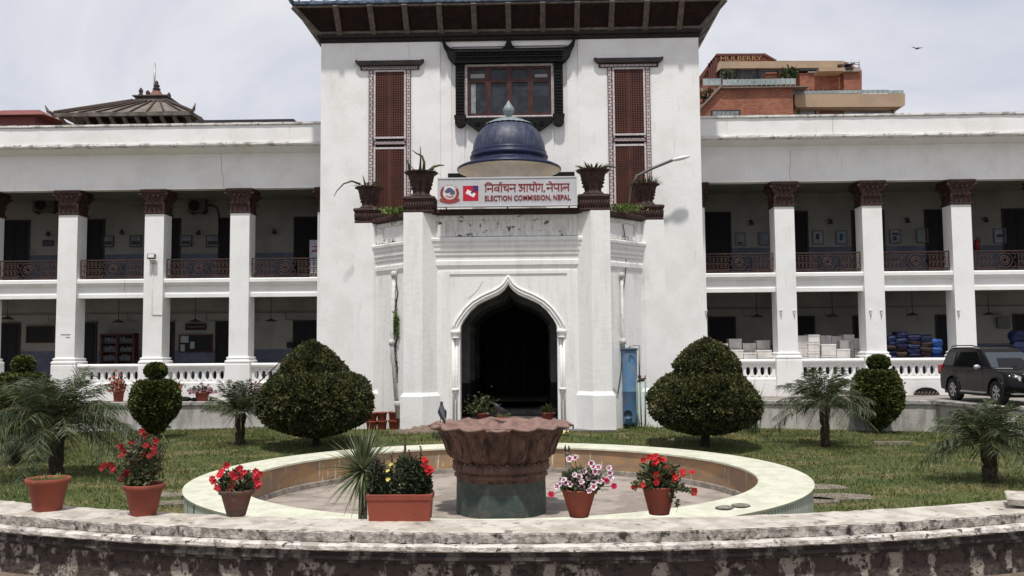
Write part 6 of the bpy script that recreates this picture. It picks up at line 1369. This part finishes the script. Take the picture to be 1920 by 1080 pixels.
# loose paving and slabs in the lawn
for (px, py, w_, d_, lab) in ((1540,915,.62,.45,'broken grey paving slab beside right side of basin'),(1568,934,.75,.5,'second broken paving slab further right of basin'),(1530,940,.5,.4,'small paving slab touching right side of basin'),(316,930,.5,.35,'pale flat stone slab in grass left of the basin'),(325,945,.42,.3,'pale stone slab behind the wall left of basin'),(1672,833,1.1,.16,'long low pale kerb stone lying in the right lawn'),(1815,822,.5,.2,'pale rubble lump below the right palm')):
    x, y_, z = Lw(px, py); rr = random.Random(px); m = MB(); pts = [(x+w_*math.cos(a)*rr.uniform(.8,1.1), y_+d_*math.sin(a)*rr.uniform(.8,1.1)) for a in (.4,1.3,2.4,3.6,4.4,5.6)] if w_ < 1 else [(x-w_/2,y_-d_/2),(x+w_/2,y_-d_/2),(x+w_/2,y_+d_/2),(x-w_/2,y_+d_/2)]
    m.poly(pts, z-.05, z+.035+.05*(w_ > 1)); tag(m.build('paving_slab', M('mossy_paving', (.24,.20,.165), (.15,.13,.10), sc=5, rough=.95, bump=.5)), lab, 'paving slab', 'loose slabs in the lawn')
# pigeons
def pigeon(px, py, z, az, lab, sc_=1.0, Y=None, hunch=0.):
    if Y: a_ = P(px,py,Y); x, y_ = a_[0], Y
    else: x, y_ = G(px, py, z)
    t = thing('pigeon', lab, 'bird', (x, y_, z), group='pigeons on the lotus rim')
    up = .35-hunch
    path = [(-.17,.085+.0*up,.012,.03),(-.12,.10,.022,.035),(-.07,.115,.04,.045),(-.02,.135,.052,.055),(.03,.16,.055,.058),(.065,.19,.045,.045),(.08,.22-hunch*.1,.030,.030),(.088,.245-hunch*.12,.024,.026),(.098,.265-hunch*.15,.026,.026),(.112,.272-hunch*.15,.018,.019),(.124,.268-hunch*.15,.007,.008),(.140,.262-hunch*.15,.002,.003)]
    n = 12; vs = []; fs = []; tilt = R(28 if hunch == 0 else 8)
    for l, hgt, wy, wz in path:
        for i in range(n): a = 2*PI*i/n; vs.append((l, wy*math.cos(a), hgt+wz*math.sin(a)))
    m_ = len(path)
    for k in range(m_-1):
        for i in range(n): fs.append((k*n+i, k*n+(i+1)%n, (k+1)*n+(i+1)%n, (k+1)*n+i))
    fs += [tuple(reversed(range(n))), tuple((m_-1)*n+i for i in range(n))]
    M4 = Matrix.Translation((x,y_,z)) @ Matrix.Rotation(az,4,'Z') @ Matrix.Scale(sc_,4) @ Matrix.Translation((0,0,.14)) @ Matrix.Rotation(-tilt,4,'Y') @ Matrix.Translation((0,0,-.14))
    M5 = Matrix.Translation((x,y_,z)) @ Matrix.Rotation(az,4,'Z') @ Matrix.Scale(sc_,4)
    PG = M('pigeon_slate', (.035,.037,.045), (.065,.068,.08), sc=40, rough=.6)
    b_ = MB().add(vs, fs, True).xf(M4).build('body', PG, t)
    for sg in (-1,1):
        wv = [(-.15,.018,.105),(-.10,.035,.15),(-.03,.056,.185),(.03,.056,.19),(.05,.050,.165),(.03,.056,.135),(-.05,.050,.115)]
        m = MB(); m.add([(a,sg*(c+.004),h_) for a,c,h_ in wv], [tuple(range(7)) if sg > 0 else tuple(reversed(range(7)))]); m.add([(a,sg*(c+.0),h_) for a,c,h_ in wv], [tuple(range(7))]); m.xf(M4).build('wing', M('pigeon_wing', (.06,.063,.07), (.03,.03,.036), sc=60), t)
        m = MB(); m.tube([(0,sg*.025,.095),(.006,sg*.025,.05),(.0,sg*.025,.006)], .006, 5)
        for q in (-.5,0,.5): m.tube([(0,sg*.025,.006),(.03*math.cos(q),sg*.025+.03*math.sin(q),.003)], .004, 4)
        m.xf(M5).build('leg', M('pigeon_leg', (.25,.07,.06)), t)
    m = MB(); m.ball((.108,.016,.276-hunch*.15), .0045, 6).ball((.108,-.016,.276-hunch*.15), .0045, 6).xf(M4).build('eyes', M('pigeon_eye', (.4,.12,.03)), t)
pigeon(829,793,.50,R(115),'dark pigeon standing upright on left edge of lotus bowl',1.25,Y=17.5)
pigeon(935,781,.53,R(200),'pigeon hunched on the back rim at middle of lotus bowl',1.05,Y=18.9,hunch=.35)
# far bird in the sky
q = P(1720,91,75); t = thing('flying_bird', 'tiny dark bird flying in the sky at upper right', 'bird', (q[0],75,q[1]))
m = MB(); m.tube([(-.30,0,-.05),(-.12,0,-.01),(.08,0,.03),(.24,0,.06),(.34,0,.07)], [.02,.085,.10,.06,.01], 8); m.xf(Matrix.Translation((q[0],75,q[1])) @ Matrix.Scale(.75,4)); m.build('body', BLACKI, t)
for sg in (-1,1):
    m = MB(); m.add([(.14,0,.06),(-.06,0,.0),(-.16,sg*.35,.10+.12*sg),(-.05,sg*.62,.16+.12*sg),(.10,sg*.38,.14+.12*sg)], [(0,1,2,3,4)]); m.V += [(a,b_,c-.02) for a,b_,c in m.V]; m.Fc.append((9,8,7,6,5)); m.S.append(False)
    m.xf(Matrix.Translation((q[0],75,q[1])) @ Matrix.Scale(.75,4) @ Matrix.Rotation(R(60),4,'Z')); m.build('wing', M('far_wing', (.12,.12,.13)), t)

# ================================================================ SHRUBS AND PALMS
def topiary(px, py, prof, label, leaf, seed, n, size, group, trunk_r, core_n=40, dent=.03, ball=None, shift=0, name='topiary_shrub', cat='shrub', kY=None):
    """prof: list of (pixel y, half width in pixels) of the clipped crown, read off at the depth of the trunk"""
    x, y_, z = Lw(px, py); k = y_/F; rr = np.random.default_rng(seed)
    t = thing(name, label, cat, (x, y_, z), group=group)
    zz = lambda yy_: P(px, yy_, y_)[1]
    pf = [(w_*k, zz(yy_)) for yy_, w_ in prof]
    m = MB(); N = 48; ph = rr.uniform(0, 6, 8); zsh = zz(704)
    def bump(a, z_):
        v = Vector((math.cos(a)*3.2, math.sin(a)*3.2, z_*2.6+seed)); return 1+dent*(math.sin(3*a+ph[0]+z_*2)+.6*math.sin(5*a+ph[1]-z_*3))+dent*2.2*mnoise.noise(v)+dent*2.0*mnoise.noise(v*2.6)+dent*1.4*mnoise.noise(v*6)
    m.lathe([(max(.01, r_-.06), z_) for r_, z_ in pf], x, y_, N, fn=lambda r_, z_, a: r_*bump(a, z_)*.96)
    m.build('inner_core', M('dark_inner_core', (.010,.012,.006), rough=1), t)  # near-black solid core filling the gaps behind the leaves
    m = MB(); seg = []; tot = 0
    for (r0, z0), (r1, z1) in zip(pf[:-1], pf[1:]):
        L_ = math.hypot(r1-r0, z1-z0); ar = L_*(r0+r1+.02); seg.append(ar); tot += ar
    ps = []; ns = []
    idx = rr.choice(len(seg), size=n, p=np.array(seg)/tot)
    for i in idx:
        (r0, z0), (r1, z1) = pf[i], pf[i+1]; f = rr.random(); r_ = r0+(r1-r0)*f; z_ = z0+(z1-z0)*f; a = rr.uniform(0, 2*PI); q = bump(a, z_); sx_ = shift*smooth((z_-zsh)/.35+.5)
        dep = -abs(rr.normal(0, .05))+.02
        nr = Vector((z0-z1, r1-r0)); nr = nr/max(1e-6, nr.length)
        if nr.x < 0 and False: nr = -nr
        ps.append((x+sx_+(r_*q+dep*nr.x)*math.cos(a), y_+(r_*q+dep*nr.x)*math.sin(a), z_+dep*nr.y)); ns.append((nr.x*math.cos(a), nr.x*math.sin(a), nr.y))
    leafcloud(m, ps, ns, size, 1.5, .15, .6)
    for _ in range(int(n*.012)):
        i = rr.integers(0, len(ps)); p0 = Vector(ps[i]); n0 = Vector(ns[i]); h_ = rr.uniform(.05,.16)*size*9
        leafcloud(m, [tuple(p0+n0*h_*f) for f in (.2,.5,.8,1.0)], [tuple(n0)]*4, size*.7, 1.6, .3, .6)
    m.build('foliage', leaf, t)
    m = MB(); zb = pf[-1][1]+.25
    m.tube([(x, y_, z-.05), (x+.02, y_, (z+zb)/2), (x, y_, zb+.3)], [trunk_r*1.25, trunk_r, trunk_r*.9], 10)
    for q in range(6):
        a = q*PI/3+.4; m.tube([(x, y_, (z+zb)/2), (x+.25*math.cos(a), y_+.25*math.sin(a), zb+.1), (x+.6*math.cos(a), y_+.6*math.sin(a), zb+.45)], [trunk_r*.6, trunk_r*.4, trunk_r*.25], 6)
    m.build('trunk', TRUNK, t)
    if ball:
        bx_, by_, br, bh = ball; q = P(bx_, by_, y_); m = MB(); ps = []; ns = []
        for _ in range(int(n*.16)):
            v = rr.normal(0,1,3); v /= np.linalg.norm(v); s_ = 1-abs(rr.normal(0,.05)); ps.append((q[0]+v[0]*br*k*s_, y_+v[1]*br*k*s_, q[1]+v[2]*bh*k*s_)); ns.append(tuple(v))
        leafcloud(m, ps, ns, size*.85, 1.5, .1, .5); b_ = m.build('ball_top', leaf, t)
        MB().ball((q[0], y_, q[1]), (br*k*.9, br*k*.9, bh*k*.9), 16).build('inner_core', M('dark_inner_core', (0,0,0)), b_)
        MB().tube([(q[0],y_,q[1]-bh*k),(x,y_,pf[0][1]-.1)], .05, 6).build('stem', TRUNK, b_)
    return t
G1 = 'big clipped conical shrubs flanking the basin'; G2 = 'ball topped clipped shrubs'
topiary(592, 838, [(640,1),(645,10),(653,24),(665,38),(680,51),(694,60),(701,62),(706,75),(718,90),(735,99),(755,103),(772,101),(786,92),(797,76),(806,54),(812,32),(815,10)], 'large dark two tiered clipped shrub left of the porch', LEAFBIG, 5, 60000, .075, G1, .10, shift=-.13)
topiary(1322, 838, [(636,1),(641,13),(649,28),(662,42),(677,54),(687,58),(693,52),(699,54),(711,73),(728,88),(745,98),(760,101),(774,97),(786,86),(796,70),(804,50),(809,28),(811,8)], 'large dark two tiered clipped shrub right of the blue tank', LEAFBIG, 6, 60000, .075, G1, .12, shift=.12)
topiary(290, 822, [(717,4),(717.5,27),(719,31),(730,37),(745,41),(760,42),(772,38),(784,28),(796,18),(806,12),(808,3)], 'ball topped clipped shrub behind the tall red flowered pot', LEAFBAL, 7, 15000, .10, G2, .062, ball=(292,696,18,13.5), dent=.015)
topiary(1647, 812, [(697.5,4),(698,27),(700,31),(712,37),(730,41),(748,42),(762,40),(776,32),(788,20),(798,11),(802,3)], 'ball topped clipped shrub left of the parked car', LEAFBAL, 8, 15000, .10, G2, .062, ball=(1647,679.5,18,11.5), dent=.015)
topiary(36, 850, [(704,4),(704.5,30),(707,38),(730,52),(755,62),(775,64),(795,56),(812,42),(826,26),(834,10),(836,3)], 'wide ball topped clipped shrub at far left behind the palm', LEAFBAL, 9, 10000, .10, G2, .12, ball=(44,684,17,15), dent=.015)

def palm(px, py, top_py, rad_px, label, seed, nf, tr, up=(.05,1.25), leaf=.0, droop=.9, lw=.018, len_k=1.0, lfl=.30, group='feathery dwarf palms in the lawn'):
    x, y_, z = Lw(px, py); k = y_/F; rr = random.Random(seed); zt = P(px, top_py, y_)[1]; L0 = rad_px*k
    t = thing('palm_tree', label, 'palm', (x, y_, z), group=group)
    m = MB(); n = 9; pts = [(x+.02*math.sin(i*2), y_, z-.05+(zt-z)*i/(n-1)) for i in range(n)]; m.tube(pts, [tr*(1.05+.18*(i%2)-.02*i+(.25 if i > 5 else 0)) for i in range(n)], 12)
    for i in range(110):
        a = rr.uniform(0,2*PI); h_ = rr.random()**.7; zz_ = z+(zt-z)*h_; blade(m, (x+tr*math.cos(a), y_+tr*math.sin(a), zz_), (math.cos(a)*.6, math.sin(a)*.6, .8), .10, .035, .1, 2)
    m.build('trunk', BARK, t)
    rac = MB(); lf = MB()
    for f in range(nf):
        a = f*2.39996+rr.uniform(-.2,.2); e = up[0]+(up[1]-up[0])*(f/nf)**.8+rr.uniform(-.1,.1); Lf = L0*rr.uniform(1.05,1.3)*len_k*(1 if e < 1 else .95)
        d = Vector((math.cos(a)*math.cos(e), math.sin(a)*math.cos(e), math.sin(e))); dr = droop*(.55+.45*math.cos(e))*rr.uniform(.8,1.15); N = 26; P0 = Vector((x+tr*.5*math.cos(a), y_+tr*.5*math.sin(a), zt))
        pts = [P0+d*Lf*(i/N)+Vector((0,0,-dr*Lf*(i/N)**2*.85)) for i in range(N+1)]
        rac.tube([pts[i] for i in range(0,N+1,3)], [.012*(1-.8*i/9) for i in range(len(range(0,N+1,3)))], 4)
        side0 = Vector((-math.sin(a), math.cos(a), 0))
        for i in range(3, N+1):
            g_ = i/N; tn = (pts[i]-pts[i-1]).normalized(); nn = side0.cross(tn).normalized()
            ll = Lf*lfl*math.sin(PI*min(1, .10+g_*.86))**.5
            for sg in (-1,1):
                for dd in (0,1):
                    if rr.random() < .12: continue
                    l2 = ll*rr.uniform(.7,1.15)
                    c = pts[i-1].lerp(pts[i], dd*.5+rr.uniform(0,.4)); dv = (side0*sg*rr.uniform(.55,1.0)+tn*rr.uniform(.5,1.0)-nn*(-.28+rr.gauss(0,.22))).normalized()
                    dp = rr.uniform(.05,.42)
                    e1 = c+dv*l2*.55+Vector((0,0,-.06*l2)); e2 = c+dv*l2+Vector((0,0,-dp*l2)); w_ = (tn+Vector((0,0,rr.uniform(-.6,.6)))).normalized()*lw*.5*rr.uniform(.6,1.1)
                    o = len(lf.V); lf.V += [tuple(c-w_*.6), tuple(c+w_*.6), tuple(e1+w_), tuple(e1-w_), tuple(e2)]; lf.Fc += [(o,o+1,o+2,o+3),(o+3,o+2,o+4)]; lf.S += [False]*2
    dl = MB()
    for f in range(9):
        a = rr.uniform(0,2*PI); e = rr.uniform(-.9,-.3); blade(dl, (x+tr*math.cos(a), y_+tr*math.sin(a), zt-.05), (math.cos(a)*math.cos(e), math.sin(a)*math.cos(e), math.sin(e)), L0*rr.uniform(.35,.6), .05, .4, 5)
    dl.build('dead_fronds', M('dead_frond', (.16,.10,.045), (.09,.06,.035), sc=9), t)
    lf.build('fronds', LEAFPALM, t); rac.build('frond_stalks', M('frond_stalk', (.17,.14,.06), (.10,.10,.045), sc=9), t)
palm(105, 893, 800, 118, 'largest dwarf palm at left with drooping blue green fronds', 31, 52, .15, up=(.0,1.35), droop=.72, lw=.026, len_k=1.25)
palm(450, 835, 772, 72, 'small dwarf palm between ball topped shrub and big left shrub', 32, 28, .13, up=(.1,1.45), droop=.35, lw=.024, len_k=.92)
palm(1548, 838, 755, 86, 'dwarf palm with drooping fronds between big right shrub and ball topped shrub', 33, 36, .12, up=(-.05,1.4), droop=.62, lw=.024, len_k=.98)
palm(1857, 905, 830, 100, 'dwarf palm at right edge in front of the car', 34, 38, .14, up=(.0,1.35), droop=.55, lw=.024, len_k=1.02)
palm(30, 868, 812, 60, 'half hidden dwarf palm behind the largest palm at far left edge', 35, 22, .12, up=(-.1,.9), droop=.9, lw=.028)

# yucca standing between wall and basin
Yy = 9.6; q = P(681, 880, Yy); k = Yy/F; zg = lz(q[0], Yy); rr = random.Random(41)
t = thing('yucca_plant', 'spiky yucca rosette on two bare stems behind the trough', 'yucca', (q[0], Yy, zg))
m = MB()
for dx in (-.035, .03): m.tube([(q[0]+dx*1.5, Yy, zg), (q[0]+dx, Yy, zg+.8), (q[0]+dx*.5, Yy, q[1]-.02)], [.03,.026,.022], 8)
m.build('stem', M('yucca_stem', (.22,.185,.14), (.10,.08,.06), sc=14, st=(1,1,3)), t)
m = MB()
for i in range(170):
    a = i*2.39996; f = i/170; e = -.75+2.2*f+rr.uniform(-.12,.12); e = min(e, 1.5); hz = q[1]-.06+.10*f
    blade(m, (q[0]+.02*math.cos(a), Yy+.02*math.sin(a), hz), (math.cos(a)*math.cos(e), math.sin(a)*math.cos(e), math.sin(e)), rr.uniform(.36,.50)*(1 if f < .8 else 1.05), .033, .10 if f > .35 else .28, 5, .35)
m.build('leaf_rosette', LEAFYUC, t)
m = MB(); m.box(0,0,0,0,0,0) if False else None
for a in (-1.9, -1.4, -2.3): blade(m, (q[0]-.01, Yy-.03, q[1]-.06), (.25*math.cos(a), -.3, -1), .26, .035, .0, 4, .2)
m.build('dead_leaves', M('dry_yucca_leaf', (.42,.38,.24), (.25,.2,.13), sc=10), t)
# grassy clump beside the right shrub, and weeds
def clump(px, py, label, n, h_, spread, seed, w_=.02, mat=LEAFPALM, name='grass_clump', cat='plant', lean=.5, up=.9):
    x, y_, z = Lw(px, py); rr = random.Random(seed); m = MB()
    for i in range(n):
        a = rr.uniform(0,2*PI); e = rr.uniform(up,1.5); blade(m, (x+rr.gauss(0,spread*.3), y_+rr.gauss(0,spread*.3), z), (math.cos(a)*math.cos(e), math.sin(a)*math.cos(e), math.sin(e)), h_*rr.uniform(.6,1.1), w_, lean*rr.random(), 5)
    tag(m.build(name, mat), label, cat)
clump(1408, 812, 'tall thin grassy clump just right of the big right shrub', 60, 2.1, .5, 51, .035, lean=.35, up=1.0)
clump(820, 822, 'low spiky weed on the grass at left of lotus bowl', 30, .5, .3, 52, .03, up=.4)
clump(1205, 806, 'small weeds growing round the feet of the teal pipes', 80, .35, .9, 53, .03, mat=LEAFGRN, up=.5)
clump(730, 815, 'small weeds at the foot of the stacked pots', 60, .25, 1.3, 54, .025, mat=LEAFGRN, up=.5)
clump(185, 790, 'leafy rusty weed patch behind the largest palm', 40, .8, .5, 55, .04, mat=LEAFPOT, up=.7)

# ================================================================ THE CAR
def suv():
    # local: +y back, front at y=0, ground z=0, x across (half width .94); heading -y
    t = thing('parked_car', 'dark brown grey sport utility vehicle parked at the right edge', 'car', (0,0,0), rz=1e-9)
    WL[t.name] = (0,0,0)
    PAINT = M('dark_brown_grey_paint', (.009,.008,.0085), (.011,.010,.0105), sc=2, rough=.18, spec=.14); BLK = M('black_plastic', (.012,.012,.013), rough=.6)
    GLS = M('car_glass', (.006,.007,.008), rough=.06, spec=.25); CHR = M('car_chrome', (.6,.6,.6), rough=.15, metal=.9); LENS = M('headlight_lens', (.45,.46,.47), (.2,.2,.21), sc=30, rough=.12, spec=.7)
    Lc = 4.78; fa, ra = .90, 3.69; wr = .395; ar = .47
    def side(top):       # lower body side outline (y,z): belt line down to sill with arches
        pts = [(.02,.42),(.0,.62),(.05,.80),(.16,.98),(.42,1.05),(1.0,1.10),(1.45,1.14),(2.5,1.16),(3.6,1.17),(4.35,1.17),(4.66,1.15),(4.76,.95),(4.78,.66),(4.72,.40)]
        arc = lambda c: [(c+ar*math.cos(a), wr+ar*math.sin(a)) for a in np.linspace(-.15, PI+.15, 15)]
        return pts+[(4.4,.36)]+[(c_, max(.33, d_)) for c_, d_ in arc(ra)]+[(2.3,.33)]+[(c_, max(.33, d_)) for c_, d_ in arc(fa)]+[(.3,.36)]
    S_ = side(0); n = len(S_)
    def layer(x, inset, fr):
        out = []
        for y_, z in S_:
            yy_ = y_
            if y_ < .9: yy_ = y_+fr*(1-y_/.9)
            if y_ > 4.0: yy_ = y_-fr*.6*((y_-4.0)/.78)
            z2 = z-inset*(.5 if z > .9 else (-.3 if z < .5 else 0)); out.append((x, yy_, z2))
        return out
    xs_ = [(-.94,.06,.36),(-.925,.0,.26),(-.80,-.02,.10),(-.5,-.03,.03),(0,-.035,0),(.5,-.03,.03),(.80,-.02,.10),(.925,0,.26),(.94,.06,.36)]
    m = MB(); vs = []; fs = []
    for a in xs_: vs += layer(*a)
    for k in range(len(xs_)-1):
        for i in range(n): j = (i+1) % n; fs.append((k*n+i, (k+1)*n+i, (k+1)*n+j, k*n+j))
    m.add(vs, fs, True)
    for k, rev in ((0, True), (len(xs_)-1, False)):
        bm = bmesh.new(); vv = [bm.verts.new(p) for p in layer(*xs_[k])]; ed = [bm.edges.new((vv[i], vv[(i+1)%n])) for i in range(n)]
        bmesh.ops.triangle_fill(bm, use_beauty=True, use_dissolve=False, edges=ed); bm.verts.index_update()
        m.add([tuple(v.co) for v in bm.verts], [tuple(v.index for v in f.verts) for f in bm.faces]); bm.free()
    # greenhouse shell: pillars and roof
    def ring(z, y0_, y1_, hw, rf=.12):
        return [(-hw+rf*.5,y0_,z),(-hw*.5,y0_-.04,z),(hw*.5,y0_-.04,z),(hw-rf*.5,y0_,z),(hw,y0_+rf*1.6,z),(hw,(y0_+y1_)/2,z),(hw,y1_-.15,z),(hw-.12,y1_,z),(-hw+.12,y1_,z),(-hw,y1_-.15,z),(-hw,(y0_+y1_)/2,z),(-hw,y0_+rf*1.6,z)]
    rg = [ring(1.10,1.22,4.72,.90), ring(1.18,1.34,4.70,.885), ring(1.70,2.14,4.50,.74), ring(1.80,2.30,4.42,.70), ring(1.85,2.55,4.25,.62), ring(1.865,2.9,4.0,.45)]
    m.frus(rg[0], rg[1:]); body = m.build('body', PAINT, t)
    # windows on the sloping sides
    def sp(y_, z, o=.02):       # x of the shell at height z
        f = (z-1.18)/(1.70-1.18); return .885+(.74-.885)*f+o
    for sg in (-1,1):
        for pts in ([(1.72,1.20),(2.68,1.20),(2.68,1.68),(2.26,1.68)],[(2.76,1.20),(3.62,1.20),(3.58,1.69),(2.76,1.69)],[(3.70,1.22),(4.42,1.26),(4.28,1.66),(3.66,1.69)]):
            m = MB(); q = [(sg*sp(a,b_), a, b_) for a, b_ in pts]; q2 = [(sg*(sp(a,b_)-.03), a, b_) for a, b_ in pts]
            m.add(q+q2, [(0,1,2,3),(7,6,5,4),(0,4,5,1),(1,5,6,2),(2,6,7,3),(3,7,4,0)]); m.build('side_window', GLS, t)
        m = MB(); m.tube([(sg*sp(a,b_,.012),a,b_) for a, b_ in ((1.66,1.175),(2.7,1.175),(3.7,1.195),(4.48,1.235))], .012, 5); m.build('window_trim', CHR if False else BLK, t)
        m = MB(); m.tube([(sg*.66,2.5,1.87),(sg*.66,2.8,1.915),(sg*.66,4.0,1.915),(sg*.66,4.25,1.86)], .02, 6); m.build('roof_rail', BLK, t)
        m = MB(); m.ball((sg*1.04,1.82,1.20), (.12,.075,.085), 12).tube([(sg*.88,1.86,1.16),(sg*1.0,1.84,1.17)], .025, 5); mr = m.build('mirror', M('mirror_silver', (.45,.45,.46), rough=.2, metal=.5), t)
        for y_ in (2.52, 3.42): MB().box(min(sg*.925,sg*.965), max(sg*.925,sg*.965), y_, y_+.2, 1.00, 1.035, .008).build('door_handle', PAINT, t)
        for y_ in (1.66, 2.72, 3.58): MB().box(min(sg*.9395,sg*.9425), max(sg*.9395,sg*.9425), y_, y_+.012, .45, 1.10).build('door_seam', BLK, t)
        MB().box(min(sg*.86,sg*1.03), max(sg*.86,sg*1.03), 1.5, 3.05, .34, .39, .015).build('side_step', M('step_metal', (.35,.35,.35), rough=.35, metal=.6), t)
        for c in (fa, ra):
            m = MB(); m.tube([(sg*.945, c+(ar+.02)*math.cos(a), wr+(ar+.02)*math.sin(a)) for a in np.linspace(-.1,PI+.1,17)], .03, 6); m.build('arch_flare', PAINT, t)
        m = MB(); q = [(sg*.55,.115,.92),(sg*.60,.07,.78),(sg*.86,.26,.83),(sg*.945,.58,.98),(sg*.90,.52,1.04),(sg*.72,.22,1.00)]
        m.add(q+[(a*.96,b_+.06,c) for a,b_,c in q], [tuple(range(6)),tuple(range(11,5,-1))]+[(i,(i+1)%6,(i+1)%6+6,i+6) for i in range(6)]); hl = m.build('headlight', LENS, t)
        MB().ball((sg*.70,.135,.90), (.06,.03,.06), 8).ball((sg*.83,.27,.93), (.045,.03,.045), 8).build('lamp_bulb', CHR, hl)
        m = MB(); m.box(min(sg*.80,sg*.95), max(sg*.80,sg*.95), 4.50, 4.72, .98, 1.24, .03); m.build('taillight', M('taillight_red', (.40,.02,.015), rough=.25), t)
        m = MB(); m.lathe([(.001,0),(.06,.0),(.08,.02)], 0, 0, 14); m.xf(Matrix.Translation((sg*.72,.11,.52)) @ Matrix.Rotation(PI/2,4,'X')); m.build('fog_lamp', BLK, t)
    # windscreen, rear screen
    def quad(pts, nm, mt, o): m = MB(); m.add(pts+[(a,b_+o,c-.01) for a,b_,c in pts], [(0,1,2,3),(7,6,5,4),(0,4,5,1),(1,5,6,2),(2,6,7,3),(3,7,4,0)]); return m.build(nm, mt, t)
    quad([(-.80,1.33,1.19),(.80,1.33,1.19),(.64,2.06,1.68),(-.64,2.06,1.68)], 'windscreen', M('windscreen_glass', (.03,.038,.045), rough=.06, spec=.6), .05)
    quad([(.70,4.715,1.22),(-.70,4.715,1.22),(-.60,4.52,1.68),(.60,4.52,1.68)], 'rear_screen', GLS, -.05)
    m = MB()
    for x_ in (-.45,.25): m.tube([(x_,1.29,1.17),(x_+.3,1.33,1.215),(x_+.5,1.36,1.23)], .012, 4)
    m.build('wiper', BLK, t)
    m = MB(); m.box(-.02,.02,1.9,1.95,1.52,1.58); m.box(-.74,-.2,1.2,1.3,1.155,1.17); m.build('mirror_tag', M('pale_tag', (.5,.5,.5)), t)
    # grille and bumper
    g_ = MB(); g_.box(-.52,.52,.0,.08,.70,.99,.02); gr = g_.build('grille', BLK, t)
    for k in range(7): MB().box(-.46+k*.15-.012,-.46+k*.15+.020,-.03,.02,.72,.97,.008).build('grille_bar', M('grille_bar_grey', (.10,.10,.105), rough=.3, metal=.4), gr)
    MB().box(-.56,.56,-.012,.03,.985,1.02,.008).build('grille_trim', CHR, t)
    MB().box(-.5,.5,-.02,.06,.42,.56,.01).build('air_intake', BLK, t); MB().box(-.86,.86,.05,.2,.36,.40,.01).build('skid_trim', GALV, t)
    MB().box(-.26,.26,-.035,-.02,.56,.68,.004).build('number_plate', M('plate_red', (.35,.03,.03)), t)
    MB().box(-.93,.93,.5,4.3,.25,.45).build('underbody', BLK, t)
    for c in (fa, ra):
        for sg in (-1,1):
            w0 = MB(); w0.lathe([(.24,-.12),(.37,-.125),(.395,-.09),(.395,.09),(.37,.125),(.24,.12)], 0, 0, 32); M6 = Matrix.Translation((sg*.83,c,wr)) @ Matrix.Rotation(PI/2,4,'Y'); w0.xf(M6)
            wh = w0.build('wheel', M('tyre_rubber', (.018,.017,.017), rough=.85), t)
            r_ = MB(); r_.lathe([(.245,-.10),(.25,.0),(.245,.10)], 0, 0, 28); r_.lathe([(.20,.05),(.24,.118),(.255,.112)], 0, 0, 28)
            for q in range(6):
                a = q*PI/3; s0 = len(r_.V); r_.box(.05,.235,-.035,.035,.06,.105,.008); r_.xf(Matrix.Rotation(a,4,'Z'), s0)
            r_.lathe([(.0,.11),(.07,.105),(.08,.06)], 0, 0, 16); r_.lathe([(.0,.03),(.24,.03)], 0, 0, 20)
            r_.xf(Matrix.Translation((sg*.83,c,wr)) @ Matrix.Rotation(PI/2 if sg > 0 else -PI/2,4,'Y')); r_.build('rim', M('alloy_rim', (.42,.42,.43), rough=.3, metal=.6), wh)
    return t
car = suv(); car.location = (15.76, 28.75, .006); car.rotation_euler = (0,0,R(2))
